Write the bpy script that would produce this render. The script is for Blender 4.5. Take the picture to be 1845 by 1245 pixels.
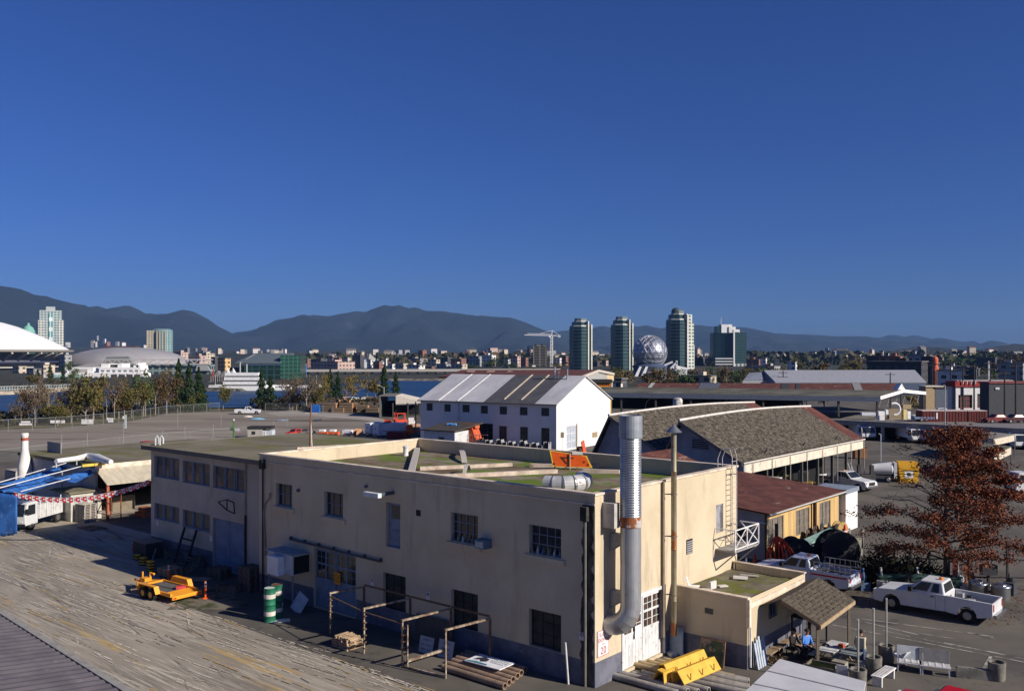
import bpy, math, random
from math import sin, cos, pi, radians as R
from mathutils import Vector as V, Matrix, noise
SC = bpy.context.scene; COL = SC.collection
for _o in list(bpy.data.objects): bpy.data.objects.remove(_o)
# ---------------- camera, sky, sun, exposure ----------------
H, F, CX, HY = 14.0, 1636.0, 922.5, 640.0       # eye height, focal length and horizon in photo pixels
cam = bpy.data.objects.new('camera', bpy.data.cameras.new('camera')); COL.objects.link(cam)
cam.location = (0, 0, H); cam.rotation_euler = (R(90), 0, 0)
cam.data.sensor_width = 36; cam.data.lens = 36*F/1845; cam.data.shift_y = (HY-622.5)/1845
cam.data.clip_start = .1; cam.data.clip_end = 40000
SC.camera = cam
SUNAZ, SUNEL = R(119.7), R(27.5)
wd = bpy.data.worlds.new('World'); SC.world = wd; wd.use_nodes = True
_n = wd.node_tree.nodes; _s = _n.new('ShaderNodeTexSky'); _s.sky_type = 'NISHITA'; _s.sun_disc = False
_s.sun_elevation = SUNEL; _s.sun_rotation = SUNAZ; _s.altitude = 150; _s.air_density = 1.0; _s.dust_density = 0.7; _s.ozone_density = 10.0
_t = _n.new('ShaderNodeMix'); _t.data_type = 'RGBA'; _t.blend_type = 'MULTIPLY'; _t.inputs[0].default_value = 1; _t.inputs[7].default_value = (.88, .99, 1.58, 1)
wd.node_tree.links.new(_s.outputs[0], _t.inputs[6]); wd.node_tree.links.new(_t.outputs[2], _n['Background'].inputs[0]); _n['Background'].inputs[1].default_value = .037
sun = bpy.data.objects.new('sun', bpy.data.lights.new('sun', 'SUN')); COL.objects.link(sun)
sun.data.energy = 5.0; sun.data.angle = R(.5); sun.data.color = (1, .91, .79)
sdir = V((sin(SUNAZ)*cos(SUNEL), cos(SUNAZ)*cos(SUNEL), sin(SUNEL)))
sun.rotation_euler = sdir.to_track_quat('Z', 'Y').to_euler()
SC.view_settings.view_transform = 'Standard'; SC.view_settings.look = 'None'; SC.view_settings.gamma = 1; SC.view_settings.exposure = 0.33
SC.render.engine = 'CYCLES'; SC.cycles.max_bounces = 6; SC.cycles.volume_bounces = 0; SC.cycles.transparent_max_bounces = 12

# ---------------- helpers ----------------
def G(px, py, z=0.0):                 # photo pixel -> point on the level z
    Y = (H-z)*F/(py-HY); return V(((px-CX)/F*Y, Y, z))
def D(px, Y, z=0.0): return V(((px-CX)/F*Y, Y, z))
def ZH(py, Y): return H-(py-HY)*Y/F
class Frame:
    def __init__(s, x, y, ang): s.o = V((x, y, 0)); s.a = ang; s.M = Matrix.Translation(s.o) @ Matrix.Rotation(ang, 4, 'Z'); s.I = s.M.inverted()
    def w(s, x, y, z=0): return s.M @ V((x, y, z))
    def hit(s, px, py, ax, val):      # local point where the pixel's ray meets local plane ax=val
        o = s.I @ V((0, 0, H)); d = s.I.to_3x3() @ V(((px-CX)/F, 1, -(py-HY)/F))
        return o + d*((val-o[ax])/d[ax])
MF = Frame(3.49, 38.2, R(-40.4))      # corner of the cream building: x along its shaded front (negative to the left), y along its sunny side
MATS = {}
def _ramp(nt, pairs, fac):
    r = nt.nodes.new('ShaderNodeValToRGB'); e = r.color_ramp.elements
    while len(e) < len(pairs): e.new(.5)
    for q, (p, c) in zip(e, pairs): q.position = p; q.color = (*c, 1) if len(c) == 3 else c
    nt.links.new(fac, r.inputs[0]); return r.outputs[0]
def mat(name, c, r=.85, c2=None, sc=1.0, st=(1, 1, 1), lo=.4, hi=.6, c3=None, sc3=3.0, st3=(1, 1, 1), lo3=.55, hi3=.62, bump=0, bsc=20, metal=0, spec=.3, det=5, bst=(1, 1, 1), alpha=1, emit=0):
    if name in MATS: return MATS[name]
    m = bpy.data.materials.new(name); m.use_nodes = True; nt = m.node_tree; N = nt.nodes; L = nt.links; b = N['Principled BSDF']
    b.inputs['Roughness'].default_value = r; b.inputs['Metallic'].default_value = metal; b.inputs['Specular IOR Level'].default_value = spec
    tc = N.new('ShaderNodeTexCoord')
    def noise_(scale, stretch, detail=det, off=0):
        mp = N.new('ShaderNodeMapping'); mp.inputs['Scale'].default_value = stretch; mp.inputs['Location'].default_value = (off, off*.7, off*.3)
        L.new(tc.outputs['Object'], mp.inputs[0]); t = N.new('ShaderNodeTexNoise'); t.inputs['Scale'].default_value = scale; t.inputs['Detail'].default_value = detail
        t.inputs['Roughness'].default_value = .62; L.new(mp.outputs[0], t.inputs[0]); return t.outputs[0]
    if c2 is None: c2 = tuple(x*.82 for x in c)
    col = _ramp(nt, [(lo, c2), (hi, c)], noise_(sc, st))
    if c3:
        mx = N.new('ShaderNodeMix'); mx.data_type = 'RGBA'; L.new(_ramp(nt, [(lo3, (0, 0, 0)), (hi3, (1, 1, 1))], noise_(sc3, st3, 6, 7.3)), mx.inputs[0])
        L.new(col, mx.inputs[6]); mx.inputs[7].default_value = (*c3, 1); col = mx.outputs[2]
    L.new(col, b.inputs['Base Color'])
    if bump:
        bp = N.new('ShaderNodeBump'); bp.inputs['Strength'].default_value = bump; bp.inputs['Distance'].default_value = .05
        L.new(noise_(bsc, bst, 3, 3), bp.inputs['Height']); L.new(bp.outputs[0], b.inputs['Normal'])
    if alpha < 1: b.inputs['Alpha'].default_value = alpha
    if emit: b.inputs['Emission Color'].default_value = (*c, 1); b.inputs['Emission Strength'].default_value = emit
    MATS[name] = m; return m
def flat(c, r=.7, metal=0, spec=.3):      # quick plain paint with slight wear
    k = 'paint_%d_%d_%d_%d_%d' % (c[0]*999, c[1]*999, c[2]*999, r*100, metal*10)
    return mat(k, c, r, tuple(x*.75 for x in c), 2.5, lo=.35, hi=.55, metal=metal, spec=spec)
def link(o, parent=None):
    COL.objects.link(o)
    if parent: o.parent = parent
    return o
def tag(o, label=None, cat=None, group=None, kind=None):
    for k, v in (('label', label), ('category', cat), ('group', group), ('kind', kind)):
        if v: o[k] = v
    return o
def thing(name, label, cat, loc=(0, 0, 0), rz=0, group=None):
    o = bpy.data.objects.new(name, None); o.empty_display_size = .3; COL.objects.link(o); o.location = loc; o.rotation_euler = (0, 0, rz)
    return tag(o, label, cat, group)
def dup(o, loc=None, rz=None, label=None, parent=None, scale=None):
    c = o.copy(); COL.objects.link(c)
    if parent: c.parent = parent
    if loc is not None: c.location = loc
    if rz is not None: c.rotation_euler = (0, 0, rz)
    if scale is not None: c.scale = scale if hasattr(scale, '__len__') else (scale,)*3
    if label: c['label'] = label
    for ch in o.children: dup(ch, parent=c)
    return c
class MB:
    def __init__(s): s.v = []; s.f = []; s.m = []; s.M = None
    def P(s, p):
        p = V(p); s.v.append(s.M @ p if s.M else p); return len(s.v)-1
    def face(s, pts, m=0): s.f.append([s.P(p) for p in pts]); s.m.append(m); return s
    def fi(s, idx, m=0): s.f.append(idx); s.m.append(m)
    def box(s, x0, x1, y0, y1, z0, z1, m=0):
        i = [s.P((x, y, z)) for z in (z0, z1) for x, y in ((x0, y0), (x1, y0), (x1, y1), (x0, y1))]
        for q in ((3, 2, 1, 0), (4, 5, 6, 7), (0, 1, 5, 4), (1, 2, 6, 5), (2, 3, 7, 6), (3, 0, 4, 7)): s.fi([i[k] for k in q], m)
        return s
    def prism(s, pts, z0, z1, m=0, m2=None):      # pts = (x,y) ring, z0/z1 numbers
        a = [s.P((x, y, z0)) for x, y in pts]; b = [s.P((x, y, z1)) for x, y in pts]; n = len(pts)
        s.fi(a[::-1], m); s.fi(b, m if m2 is None else m2)
        for k in range(n): s.fi([a[k], a[(k+1) % n], b[(k+1) % n], b[k]], m)
        return s
    def ext(s, pts, vec, m=0):                    # ring of 3d points pushed along vec
        a = [s.P(p) for p in pts]; b = [s.P(V(p)+V(vec)) for p in pts]; n = len(pts)
        s.fi(a[::-1], m); s.fi(b, m)
        for k in range(n): s.fi([a[k], a[(k+1) % n], b[(k+1) % n], b[k]], m)
        return s
    def tube(s, pts, r, n=8, m=0, cap=True):      # r number or list
        pts = [V(p) for p in pts]; rs = r if hasattr(r, '__len__') else [r]*len(pts); rings = []; up = None
        for i, p in enumerate(pts):
            d = (pts[min(i+1, len(pts)-1)]-pts[max(i-1, 0)]).normalized()
            if up is None: up = V((0, 0, 1)) if abs(d.z) < .9 else V((0, 1, 0))
            a = d.cross(up).normalized(); b = a.cross(d).normalized(); up = b
            rings.append([s.P(p+(a*cos(2*pi*k/n)+b*sin(2*pi*k/n))*rs[i]) for k in range(n)])
        for A, B in zip(rings, rings[1:]):
            for k in range(n): s.fi([A[k], A[(k+1) % n], B[(k+1) % n], B[k]], m)
        if cap: s.fi(rings[0][::-1], m); s.fi(rings[-1], m)
        return s
    def lathe(s, prof, c=(0, 0, 0), n=16, m=0):   # prof = (r,z)
        rings = [[s.P((c[0]+r*cos(2*pi*k/n), c[1]+r*sin(2*pi*k/n), c[2]+z)) for k in range(n)] for r, z in prof]
        for A, B in zip(rings, rings[1:]):
            for k in range(n): s.fi([A[k], A[(k+1) % n], B[(k+1) % n], B[k]], m)
        s.fi(rings[0][::-1], m); s.fi(rings[-1], m); return s
    def beam(s, a, b, w, h, m=0):                 # square bar
        a, b = V(a), V(b); d = (b-a).normalized(); up = V((0, 0, 1)) if abs(d.z) < .95 else V((0, 1, 0))
        x = d.cross(up).normalized(); y = x.cross(d).normalized()
        r = [a+x*w/2*i+y*h/2*j for i, j in ((-1, -1), (1, -1), (1, 1), (-1, 1))]; s.ext(r, b-a, m); return s
    def holed(s, fn, u0, u1, z0, z1, holes, dep, m=0):   # wall sheet with real openings; fn(u,z,depth)->xyz
        us = sorted({u0, u1, *[h[0] for h in holes], *[h[1] for h in holes]}); zs = sorted({z0, z1, *[h[2] for h in holes], *[h[3] for h in holes]})
        for a, b in zip(us, us[1:]):
            for c, d in zip(zs, zs[1:]):
                if not any(h[0] <= (a+b)/2 <= h[1] and h[2] <= (c+d)/2 <= h[3] for h in holes): s.face([fn(a, c, 0), fn(b, c, 0), fn(b, d, 0), fn(a, d, 0)], m)
        for a, b, c, d in holes:
            for p, q in (((a, c), (b, c)), ((b, c), (b, d)), ((b, d), (a, d)), ((a, d), (a, c))):
                s.face([fn(*p, 0), fn(*q, 0), fn(*q, dep), fn(*p, dep)], m)
        return s
    def build(s, name, mats, parent=None, smooth=False, bev=0, loc=None, rz=None):
        me = bpy.data.meshes.new(name); me.from_pydata([tuple(v) for v in s.v], [], s.f)
        for m in (mats if isinstance(mats, (list, tuple)) else [mats]): me.materials.append(m)
        me.polygons.foreach_set('material_index', s.m)
        if smooth: me.polygons.foreach_set('use_smooth', [True]*len(s.f))
        me.update(); o = bpy.data.objects.new(name, me); link(o, parent)
        if loc is not None: o.location = loc
        if rz is not None: o.rotation_euler = (0, 0, rz)
        if bev:
            b = o.modifiers.new('bevel', 'BEVEL'); b.width = bev; b.segments = 2; b.limit_method = 'ANGLE'; b.angle_limit = R(40)
        if smooth: 
            e = o.modifiers.new('edges', 'EDGE_SPLIT'); e.split_angle = R(40)
        return o
def text(name, s, size, m, parent, loc, rot, ext=.004, al='CENTER', lift=0):
    c = bpy.data.curves.new(name, 'FONT'); c.body = s; c.size = size; c.align_x = al; c.align_y = 'CENTER'; c.extrude = ext; c.resolution_u = 2
    o = bpy.data.objects.new(name, c); COL.objects.link(o)
    me = bpy.data.meshes.new_from_object(o.evaluated_get(bpy.context.evaluated_depsgraph_get())); bpy.data.objects.remove(o); bpy.data.curves.remove(c)
    me.materials.clear(); me.materials.append(m); o = bpy.data.objects.new(name, me); link(o, parent); o.location = loc; o.rotation_euler = rot; return o
def rnd(a, b): return random.uniform(a, b)
random.seed(7)
# ---------------- shared materials ----------------
glass = mat('dark_glass', (.012, .016, .02), .12, (.02, .024, .028), 1.5, spec=.6)
glassg = mat('green_glass', (.035, .10, .095), .15, (.015, .045, .05), .25, spec=.7)
black = flat((.015, .015, .016)); white = flat((.78, .78, .76)); galv = mat('galvanised', (.42, .44, .46), .38, (.30, .32, .34), 2, metal=.75)
rust = mat('rust', (.20, .075, .035), .9, (.11, .04, .022), 3); wood = mat('weathered_wood', (.30, .22, .14), .9, (.17, .12, .08), 3, (1, 1, 6)); tyre = flat((.018, .018, .018), .9)
# ---------------- ground, yard, water, hills ----------------
def structure(o): o['kind'] = 'structure'; return o
asph = mat('asphalt', (.125, .112, .094), .95, (.078, .071, .062), .16, det=10, c3=(.045, .042, .038), sc3=.5, lo3=.58, hi3=.70, bump=.25, bsc=9)
dirt = mat('far_ground', (.05, .05, .035), .95, (.028, .032, .02), .02, det=8)
structure(MB().box(-16000, 16000, -400, 16000, -.5, -.02).build('ground', dirt))
def sheet(name, pts, z, m, rz=None, o=None):
    s = MB(); s.face([(p[0], p[1], z) for p in pts]); return structure(s.build(name, m))
yard = MB(); yard.face([(-110, -20, 0), (90, -20, 0), (220, 190, 0), (190, 330, 0), (-60, 190, 0), (-75, 130, 0)])
structure(yard.build('asphalt_yard', asph))
# streaky loading yard on the left, laid along the building
conc = mat('worn_concrete', (.34, .30, .24), .9, (.20, .178, .145), .45, (.25, 1.0, 1), .38, .62, det=9, c3=(.40, .28, .11), sc3=.8, st3=(.10, 1.4, 1), lo3=.60, hi3=.64, bump=.2, bsc=14)
nt = conc.node_tree; N = nt.nodes; Lk = nt.links; bs = N['Principled BSDF']; src = bs.inputs['Base Color'].links[0].from_socket
tc = N.new('ShaderNodeTexCoord')
def _layer(src, sc, st, lo, hi, col, rot=0, off=0, rough=.75):
    mp = N.new('ShaderNodeMapping'); mp.inputs['Scale'].default_value = st; mp.inputs['Rotation'].default_value = (0, 0, rot); mp.inputs['Location'].default_value = (off, off, 0)
    t = N.new('ShaderNodeTexNoise'); t.inputs['Scale'].default_value = sc; t.inputs['Detail'].default_value = 3; t.inputs['Roughness'].default_value = rough
    pre = N.new('ShaderNodeMapping'); pre.inputs['Rotation'].default_value = (0, 0, rot); Lk.new(tc.outputs['Object'], pre.inputs[0]); mp.inputs['Rotation'].default_value = (0, 0, 0)
    Lk.new(pre.outputs[0], mp.inputs[0]); Lk.new(mp.outputs[0], t.inputs[0]); f = _ramp(nt, [(lo, (0, 0, 0)), (hi, (1, 1, 1))], t.outputs[0])
    pm = N.new('ShaderNodeTexNoise'); pm.inputs['Scale'].default_value = .16; pm.inputs['Detail'].default_value = 4; Lk.new(mp.outputs[0], pm.inputs[0]) if 0 else Lk.new(tc.outputs['Object'], pm.inputs[0]); pf = _ramp(nt, [(.40+off*.002, (.12, .12, .12)), (.58, (1, 1, 1))], pm.outputs[0]); mu = N.new('ShaderNodeMix'); mu.data_type = 'RGBA'; mu.blend_type = 'MULTIPLY'; mu.inputs[0].default_value = 1; Lk.new(f, mu.inputs[6]); Lk.new(pf, mu.inputs[7]); f = mu.outputs[2]
    mx = N.new('ShaderNodeMix'); mx.data_type = 'RGBA'; Lk.new(f, mx.inputs[0]); Lk.new(src, mx.inputs[6]); mx.inputs[7].default_value = (*col, 1); return mx.outputs[2]
src = _layer(src, 4.2, (.045, 1.3, 1), .52, .55, (.44, .40, .33), 0, 3)       # chalky white scrapes
src = _layer(src, 4.5, (.035, 1.3, 1), .56, .585, (.20, .178, .145), .05, 9)    # dark tyre tracks
src = _layer(src, 1.6, (.05, 1.6, 1), .62, .635, (.42, .39, .33), -.22, 17)
src = _layer(src, 1.1, (.07, 1.2, 1), .60, .64, (.10, .093, .082), .18, 31)
Lk.new(src, bs.inputs['Base Color'])
cy = MB()
cy.face([(-75, 4.5, .008), (-44, 4.5, .008), (-39.5, .6, .008), (-34, -1.5, .008), (-24, -4.6, .008), (4, -5.2, .008), (4, -24, .008), (-20, -40, .008), (-70, -24, .008)])
yd = structure(cy.build('concrete_loading_yard', conc, loc=MF.o, rz=MF.a))
gm = mat('weeds_and_dirt', (.16, .14, .11), .95, (.045, .055, .022), .9, lo=.42, hi=.55, det=9)
gp = MB(); gp.face([tuple(G(*p, .014)) for p in ((300, 1098), (345, 1062), (372, 1052), (420, 1072), (455, 1092), (400, 1098))]); structure(gp.build('weedy_strip', gm))
random.seed(101); s = MB(); zk = 0
for k in range(900):
    u = random.random(); x = -62+62*random.random()**.8; y = -4.6-16*random.random()**1.5; a = random.gauss(0, .035)+(rnd(-.5, .5) if k % 9 == 0 else 0); m = 0 if u < .55 else 1 if u < .72 else 2; w = rnd(.015, .06)*(1.6 if m == 1 else 1); L = rnd(.5, 3.2)
    if x < -40: y += 4
    p = 0
    while p < L:
        l = rnd(.15, .8); q = [(x+(p+i*l)*cos(a)-j*sin(a)+rnd(-.03, .03), y+(p+i*l)*sin(a)+j*cos(a), .012+zk*8e-6) for i, j in ((0, -w), (1, -w*rnd(.3, 1)), (1, w*rnd(.3, 1)), (0, w*.6))]; zk += 1; s.face(q, m); p += l+rnd(.0, .35)
sc = s.build('yard_scrapes', [mat('chalky_scrape', (.60, .55, .47), .9, (.40, .36, .30), 3), mat('ochre_scrape', (.40, .28, .11), .9, (.30, .24, .15), 2), mat('dark_scrape', (.27, .24, .20), .9)], loc=MF.o, rz=MF.a); structure(sc)
# gravel car park
lotm = mat('gravel_lot', (.26, .225, .185), .95, (.18, .155, .125), .05, (.5, 1.6, 1), .35, .65, det=8, c3=(.10, .088, .07), sc3=.10, st3=(.35, 1.6, 1), lo3=.55, hi3=.66, bump=.2, bsc=6)
lot = [(-10, 812), (-10, 775), (110, 770), (240, 758), (300, 745), (370, 742), (480, 738), (560, 738), (640, 745), (700, 757), (770, 772), (770, 810), (540, 800), (270, 830)]
sheet('gravel_car_park', [G(*p) for p in lot], .03, lotm)
paleg = mat('pale_gravel', (.36, .33, .29), .95, (.24, .22, .19), .3, (.3, 1.5, 1), det=8)
sheet('pale_gravel_edge', [G(*p) for p in ((475, 744), (520, 739), (560, 741), (640, 748), (700, 757), (690, 761), (640, 756), (560, 750), (500, 750))], .06, paleg)
sheet('shore_verge', [G(*p) for p in ((-80, 776), (110, 770), (240, 757), (300, 744), (370, 741), (480, 737), (560, 737), (700, 741), (700, 722), (560, 728), (480, 731), (330, 738), (210, 748), (100, 762), (-80, 764))], .05, mat('verge_grass', (.055, .07, .025), .95, (.13, .10, .055), .25, (.4, 1, 1), det=8))
puddle = mat('puddle_water', (.06, .09, .14), .06, (.05, .08, .12), 1, spec=.8)
sheet('puddle', [G(*p) for p in ((565, 757), (578, 755), (580, 757), (568, 759))], .075, puddle)
wat = mat('creek_water', (.012, .04, .10), .42, (.02, .06, .13), .04, (.25, 1.5, 1), spec=.12, bump=.25, bsc=.5, bst=(.4, 1.4, 1))
sheet('creek_water', [G(*p) for p in ((-120, 772), (60, 764), (215, 748), (330, 738), (450, 736), (540, 733), (640, 728), (780, 722), (830, 700), (815, 687), (700, 687), (560, 699), (480, 703), (380, 707), (340, 703), (130, 705), (60, 709), (-120, 717))], .35, wat)
bank = mat('rocky_bank', (.20, .18, .15), .95, (.05, .05, .04), .25, det=8, bump=.6, bsc=2)
def bankline(pts, w, h, m, name):
    s = MB()
    for a, b in zip(pts, pts[1:]):
        a, b = G(*a), G(*b); d = (b-a).normalized(); n = V((-d.y, d.x, 0))*w
        s.ext([a-n, a-n*.2+V((0, 0, h)), a+n+V((0, 0, h)), a+n], b-a)
    return structure(s.build(name, m))
bankline([(-120, 717), (22, 712), (60, 709.5), (135, 705)], 2.5, 1.5, mat('pale_rock_bank', (.45, .38, .29), .95, (.20, .17, .13), .3, det=8), 'rock_seawall')
bankline([(340, 703), (385, 705), (425, 706), (480, 702.5), (560, 698)], 3, 1.2, bank, 'rock_bank')
bankline([(700, 687), (760, 687), (815, 687)], 4, 1.4, bank, 'rock_bank')
# far shore land
shore = mat('far_shore', (.05, .048, .035), .95, (.022, .025, .015), .04, det=8)
sheet('far_shore', [G(*p) for p in ((-120, 716), (22, 711.5), (60, 709), (135, 705), (340, 702), (385, 704), (425, 705), (560, 697.5), (700, 686.5), (1000, 686), (1900, 688), (1900, 655), (-120, 655))], .2, shore)
# mountains -------------------------------------------------------------
def ridge(name, prof, dist, base, m, rough=.27, step=36, seed=0, depth=.32, skirt=640):
    prof = sorted(prof)
    def h(X):
        px = X/dist*F+CX
        if px <= prof[0][0]: y = prof[0][1]
        elif px >= prof[-1][0]: y = prof[-1][1]
        else:
            for (a, ya), (b, yb) in zip(prof, prof[1:]):
                if a <= px <= b: t = (px-a)/(b-a); y = ya+(yb-ya)*t; break
        return max(base, H+(HY-y)*dist/F)
    x0 = (prof[0][0]-CX)/F*dist; x1 = (prof[-1][0]-CX)/F*dist; nx = int((x1-x0)/step); ny = 22; s = MB()
    for j in range(ny+5):
        t = j/ny; 
        for i in range(nx+1):
            X = x0+(x1-x0)*i/nx; hh = h(X)
            if t <= 1:
                z = hh*(t**1.25); n = noise.fractal(V((X/420+seed, t*dist*depth/420, seed)), 1.0, 2.1, 5)
                n2 = abs(noise.noise(V((X/300+seed*3, t*1.2, 0))))
                z += hh*rough*(n*1.3-n2*1.0)*sin(min(1, t)*pi)**.8
                z += (noise.noise(V((X/60, seed, 0)))*5+noise.noise(V((X/22, seed, 3)))*2.5)*min(1, t*2)*(hh > base+8)
            else: z = hh*(1-(t-1)*3)
            s.v.append(V((X, dist*(1-depth*(1-t)), max(z, -2) if t < .99 else z)))
    for j in range(ny+4):
        for i in range(nx): a = j*(nx+1)+i; s.fi([a, a+1, a+nx+2, a+nx+1])
    o = s.build(name, m); o.data.polygons.foreach_set('use_smooth', [True]*len(s.f)); return structure(o)
forest = mat('mountain_forest', (.014, .021, .026), .95, (.008, .013, .018), .0022, det=10, c3=(.035, .038, .04), sc3=.004, lo3=.62, hi3=.72)
foot = mat('foothill_forest', (.03, .034, .028), .95, (.012, .016, .013), .01, det=10, c3=(.14, .13, .12), sc3=.06, lo3=.60, hi3=.66)
ridge('mountain', [(-260, 560), (-150, 530), (-60, 512), (0, 515), (22, 518), (45, 523), (62, 532), (85, 534), (125, 546), (150, 549), (180, 562), (230, 574), (290, 582), (340, 592), (400, 606), (440, 618), (480, 632), (520, 642)], 5200, 0, forest, seed=1)
ridge('mountain', [(100, 560), (150, 556), (160, 553), (175, 551), (195, 558), (205, 555), (215, 553), (228, 551), (240, 553), (262, 565), (278, 565), (300, 566), (320, 560), (333, 558), (350, 562), (375, 575), (400, 592), (430, 606), (470, 626), (500, 642)], 6200, 0, forest, seed=4)
ridge('mountain', [(330, 640), (380, 612), (400, 604), (430, 598), (445, 597), (470, 590), (500, 576), (540, 571), (550, 573), (560, 567), (590, 570), (640, 561), (660, 562), (675, 556), (690, 549), (705, 552), (720, 550), (735, 556), (750, 553), (765, 560), (800, 561), (840, 567), (880, 570), (920, 572), (950, 582), (985, 597), (1010, 606), (1060, 622), (1110, 642)], 6800, 0, forest, seed=7, rough=.2)
ridge('mountain', [(940, 612), (980, 600), (1020, 596), (1060, 595), (1070, 590), (1085, 587), (1110, 592), (1150, 588), (1165, 586), (1190, 592), (1230, 586), (1260, 586), (1290, 589), (1345, 590), (1370, 595), (1400, 601), (1430, 602), (1480, 604), (1510, 606), (1560, 606), (1600, 611), (1700, 622), (1760, 630), (1830, 635), (1990, 641)], 8000, 0, forest, seed=9)
ridge('mountain', [(1540, 625), (1570, 612), (1590, 607), (1600, 604), (1612, 603), (1630, 607), (1645, 604), (1660, 606), (1675, 612), (1688, 609), (1692, 607), (1705, 613), (1740, 618), (1790, 628), (1830, 634), (1990, 640)], 9200, 0, forest, seed=12)
ridge('foothills', [(-200, 632), (0, 632), (120, 626), (300, 630), (450, 632), (560, 633), (640, 630), (700, 634), (900, 636), (1100, 637), (1300, 638), (1480, 637), (1560, 636), (1600, 633), (1640, 626), (1665, 624), (1690, 629), (1740, 633), (1785, 627), (1800, 624), (1830, 620), (1900, 621), (2050, 632)], 3000, 0, foot, rough=.05, step=14, seed=15, depth=.4)
ridge('foothills', [(-200, 640), (100, 634), (420, 637), (700, 638), (1000, 639), (1200, 641), (1400, 640), (1500, 636), (1600, 634), (1760, 637), (1850, 634), (2000, 636)], 1900, 0, foot, rough=.03, step=9, seed=21, depth=.3)
# ---------------- cream stucco building ----------------
stucco = mat('cream_stucco', (.57, .485, .345), .9, (.50, .42, .29), .35, det=7, c3=(.34, .28, .20), sc3=1.3, st3=(1, 1, .16), lo3=.57, hi3=.80, bump=.25, bsc=6)
band = mat('grey_base_paint', (.15, .155, .195), .9, (.10, .105, .135), 1.2, det=7, c3=(.33, .30, .25), sc3=2, lo3=.62, hi3=.74)
moss = mat('mossy_roofing', (.22, .19, .14), .95, (.11, .075, .04), .35, (1, 1.5, 1), det=9, c3=(.10, .15, .012), sc3=.30, st3=(1, 1.7, 1), lo3=.49, hi3=.56, bump=.5, bsc=7)
moss2 = mat('roof_gravel', (.19, .17, .12), .95, (.13, .115, .075), .25, det=8, c3=(.125, .125, .035), sc3=.2, lo3=.48, hi3=.62, bump=.4, bsc=7)
blueg = mat('blue_grey_paint', (.20, .25, .33), .75, (.15, .19, .26), 1.5, c3=(.30, .28, .24), sc3=2.5, lo3=.64, hi3=.7)
capm = mat('coping_paint', (.74, .63, .50), .85, (.50, .42, .33), 1.2, c3=(.30, .24, .18), sc3=3, lo3=.62, hi3=.7)
bld = thing('stucco_building', 'long two storey cream stucco building with mossy flat roof and tall metal flue', 'building', MF.o, MF.a)
ZR, ZW = 8.09, 7.38
def fr(px, py, y=0): p = MF.hit(px, py, 1, y); return p.x, p.z
def rt(px, py, x=0): p = MF.hit(px, py, 0, x); return p.y, p.z
def rect(a, b, f=fr, off=0):
    (u0, z1), (u1, z0) = f(*a, off), f(*b, off); return (min(u0, u1), max(u0, u1), min(z0, z1), max(z0, z1))
fw = lambda u, z, d: (u, d, z); rw = lambda u, z, d: (-d, u, z); ww = lambda u, z, d: (u, 1.5+d, z)
wins = [rect((497, 869.5), (526.5, 915)), rect((584, 884.5), (618, 934)), rect((695, 904), (721, 989)), rect((812, 922), (861, 982)), rect((953, 944), (1011, 1006)),
        rect((690, 1030), (731, 1108)), rect((813, 1060), (861, 1140)), rect((953, 1095), (1011, 1177)), rect((566, 985), (641, 1112))]
E_ = wins[8]; wins[8] = (E_[0], E_[1], .05, E_[3])
rh = [(2.15, 5.55, .12, 3.15), rect((1290, 910), (1303, 957), rt)]
s = MB(); s.holed(fw, -24.3, 0, 0, ZR, wins, .28).holed(rw, 0, 13, 0, ZR, rh, .25)
s.face([(-24.3, 13, 0), (0, 13, 0), (0, 13, ZR), (-24.3, 13, ZR)]).face([(-24.3, 0, 0), (-24.3, 13, 0), (-24.3, 13, ZR), (-24.3, 0, ZR)])
ZF = ZR-.75                                                       # roof deck below the parapet
for a in ((-24.02, 0.28, -.28, .28), ): pass
s.face([(-24.05, .25, ZF), (-.25, .25, ZF), (-.25, .25, ZR), (-24.05, .25, ZR)]).face([(-.25, .25, ZF), (-.25, 12.75, ZF), (-.25, 12.75, ZR), (-.25, .25, ZR)])
s.face([(-24.05, 12.75, ZF), (-.25, 12.75, ZF), (-.25, 12.75, ZR), (-24.05, 12.75, ZR)]).face([(-24.05, .25, ZF), (-24.05, 12.75, ZF), (-24.05, 12.75, ZR), (-24.05, .25, ZR)])
s.build('wall', stucco, bld)
s = MB(); s.face([(-24.05, .25, ZF), (-.25, .25, ZF), (-.25, 12.75, ZF), (-24.05, 12.75, ZF)]); s.build('roof', moss, bld)
s = MB()
for x0, x1, y0, y1 in ((-24.36, .06, -.06, .28), (-24.36, .06, 12.72, 13.06), (-24.36, -24.02, .28, 12.72), (-.28, .06, .28, 12.72)): s.box(x0, x1, y0, y1, ZR, ZR+.09)
s.box(-24.3, .0, -.035, -.002, ZR-.42, ZR-.36)
s.build('parapet_coping', capm, bld)
s = MB()
xs = [-24.3, wins[8][0]-.05, wins[8][1]+.05, 0]; s.box(xs[0], xs[1], -.012, -.001, 0, 1.06); s.box(xs[2], xs[3], -.012, -.001, 0, 1.06)
s.box(.001, .012, 0, 2.05, 0, 1.06); s.box(.001, .012, 5.6, 6.2, 0, 1.06); s.build('base_band', band, bld)
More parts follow.
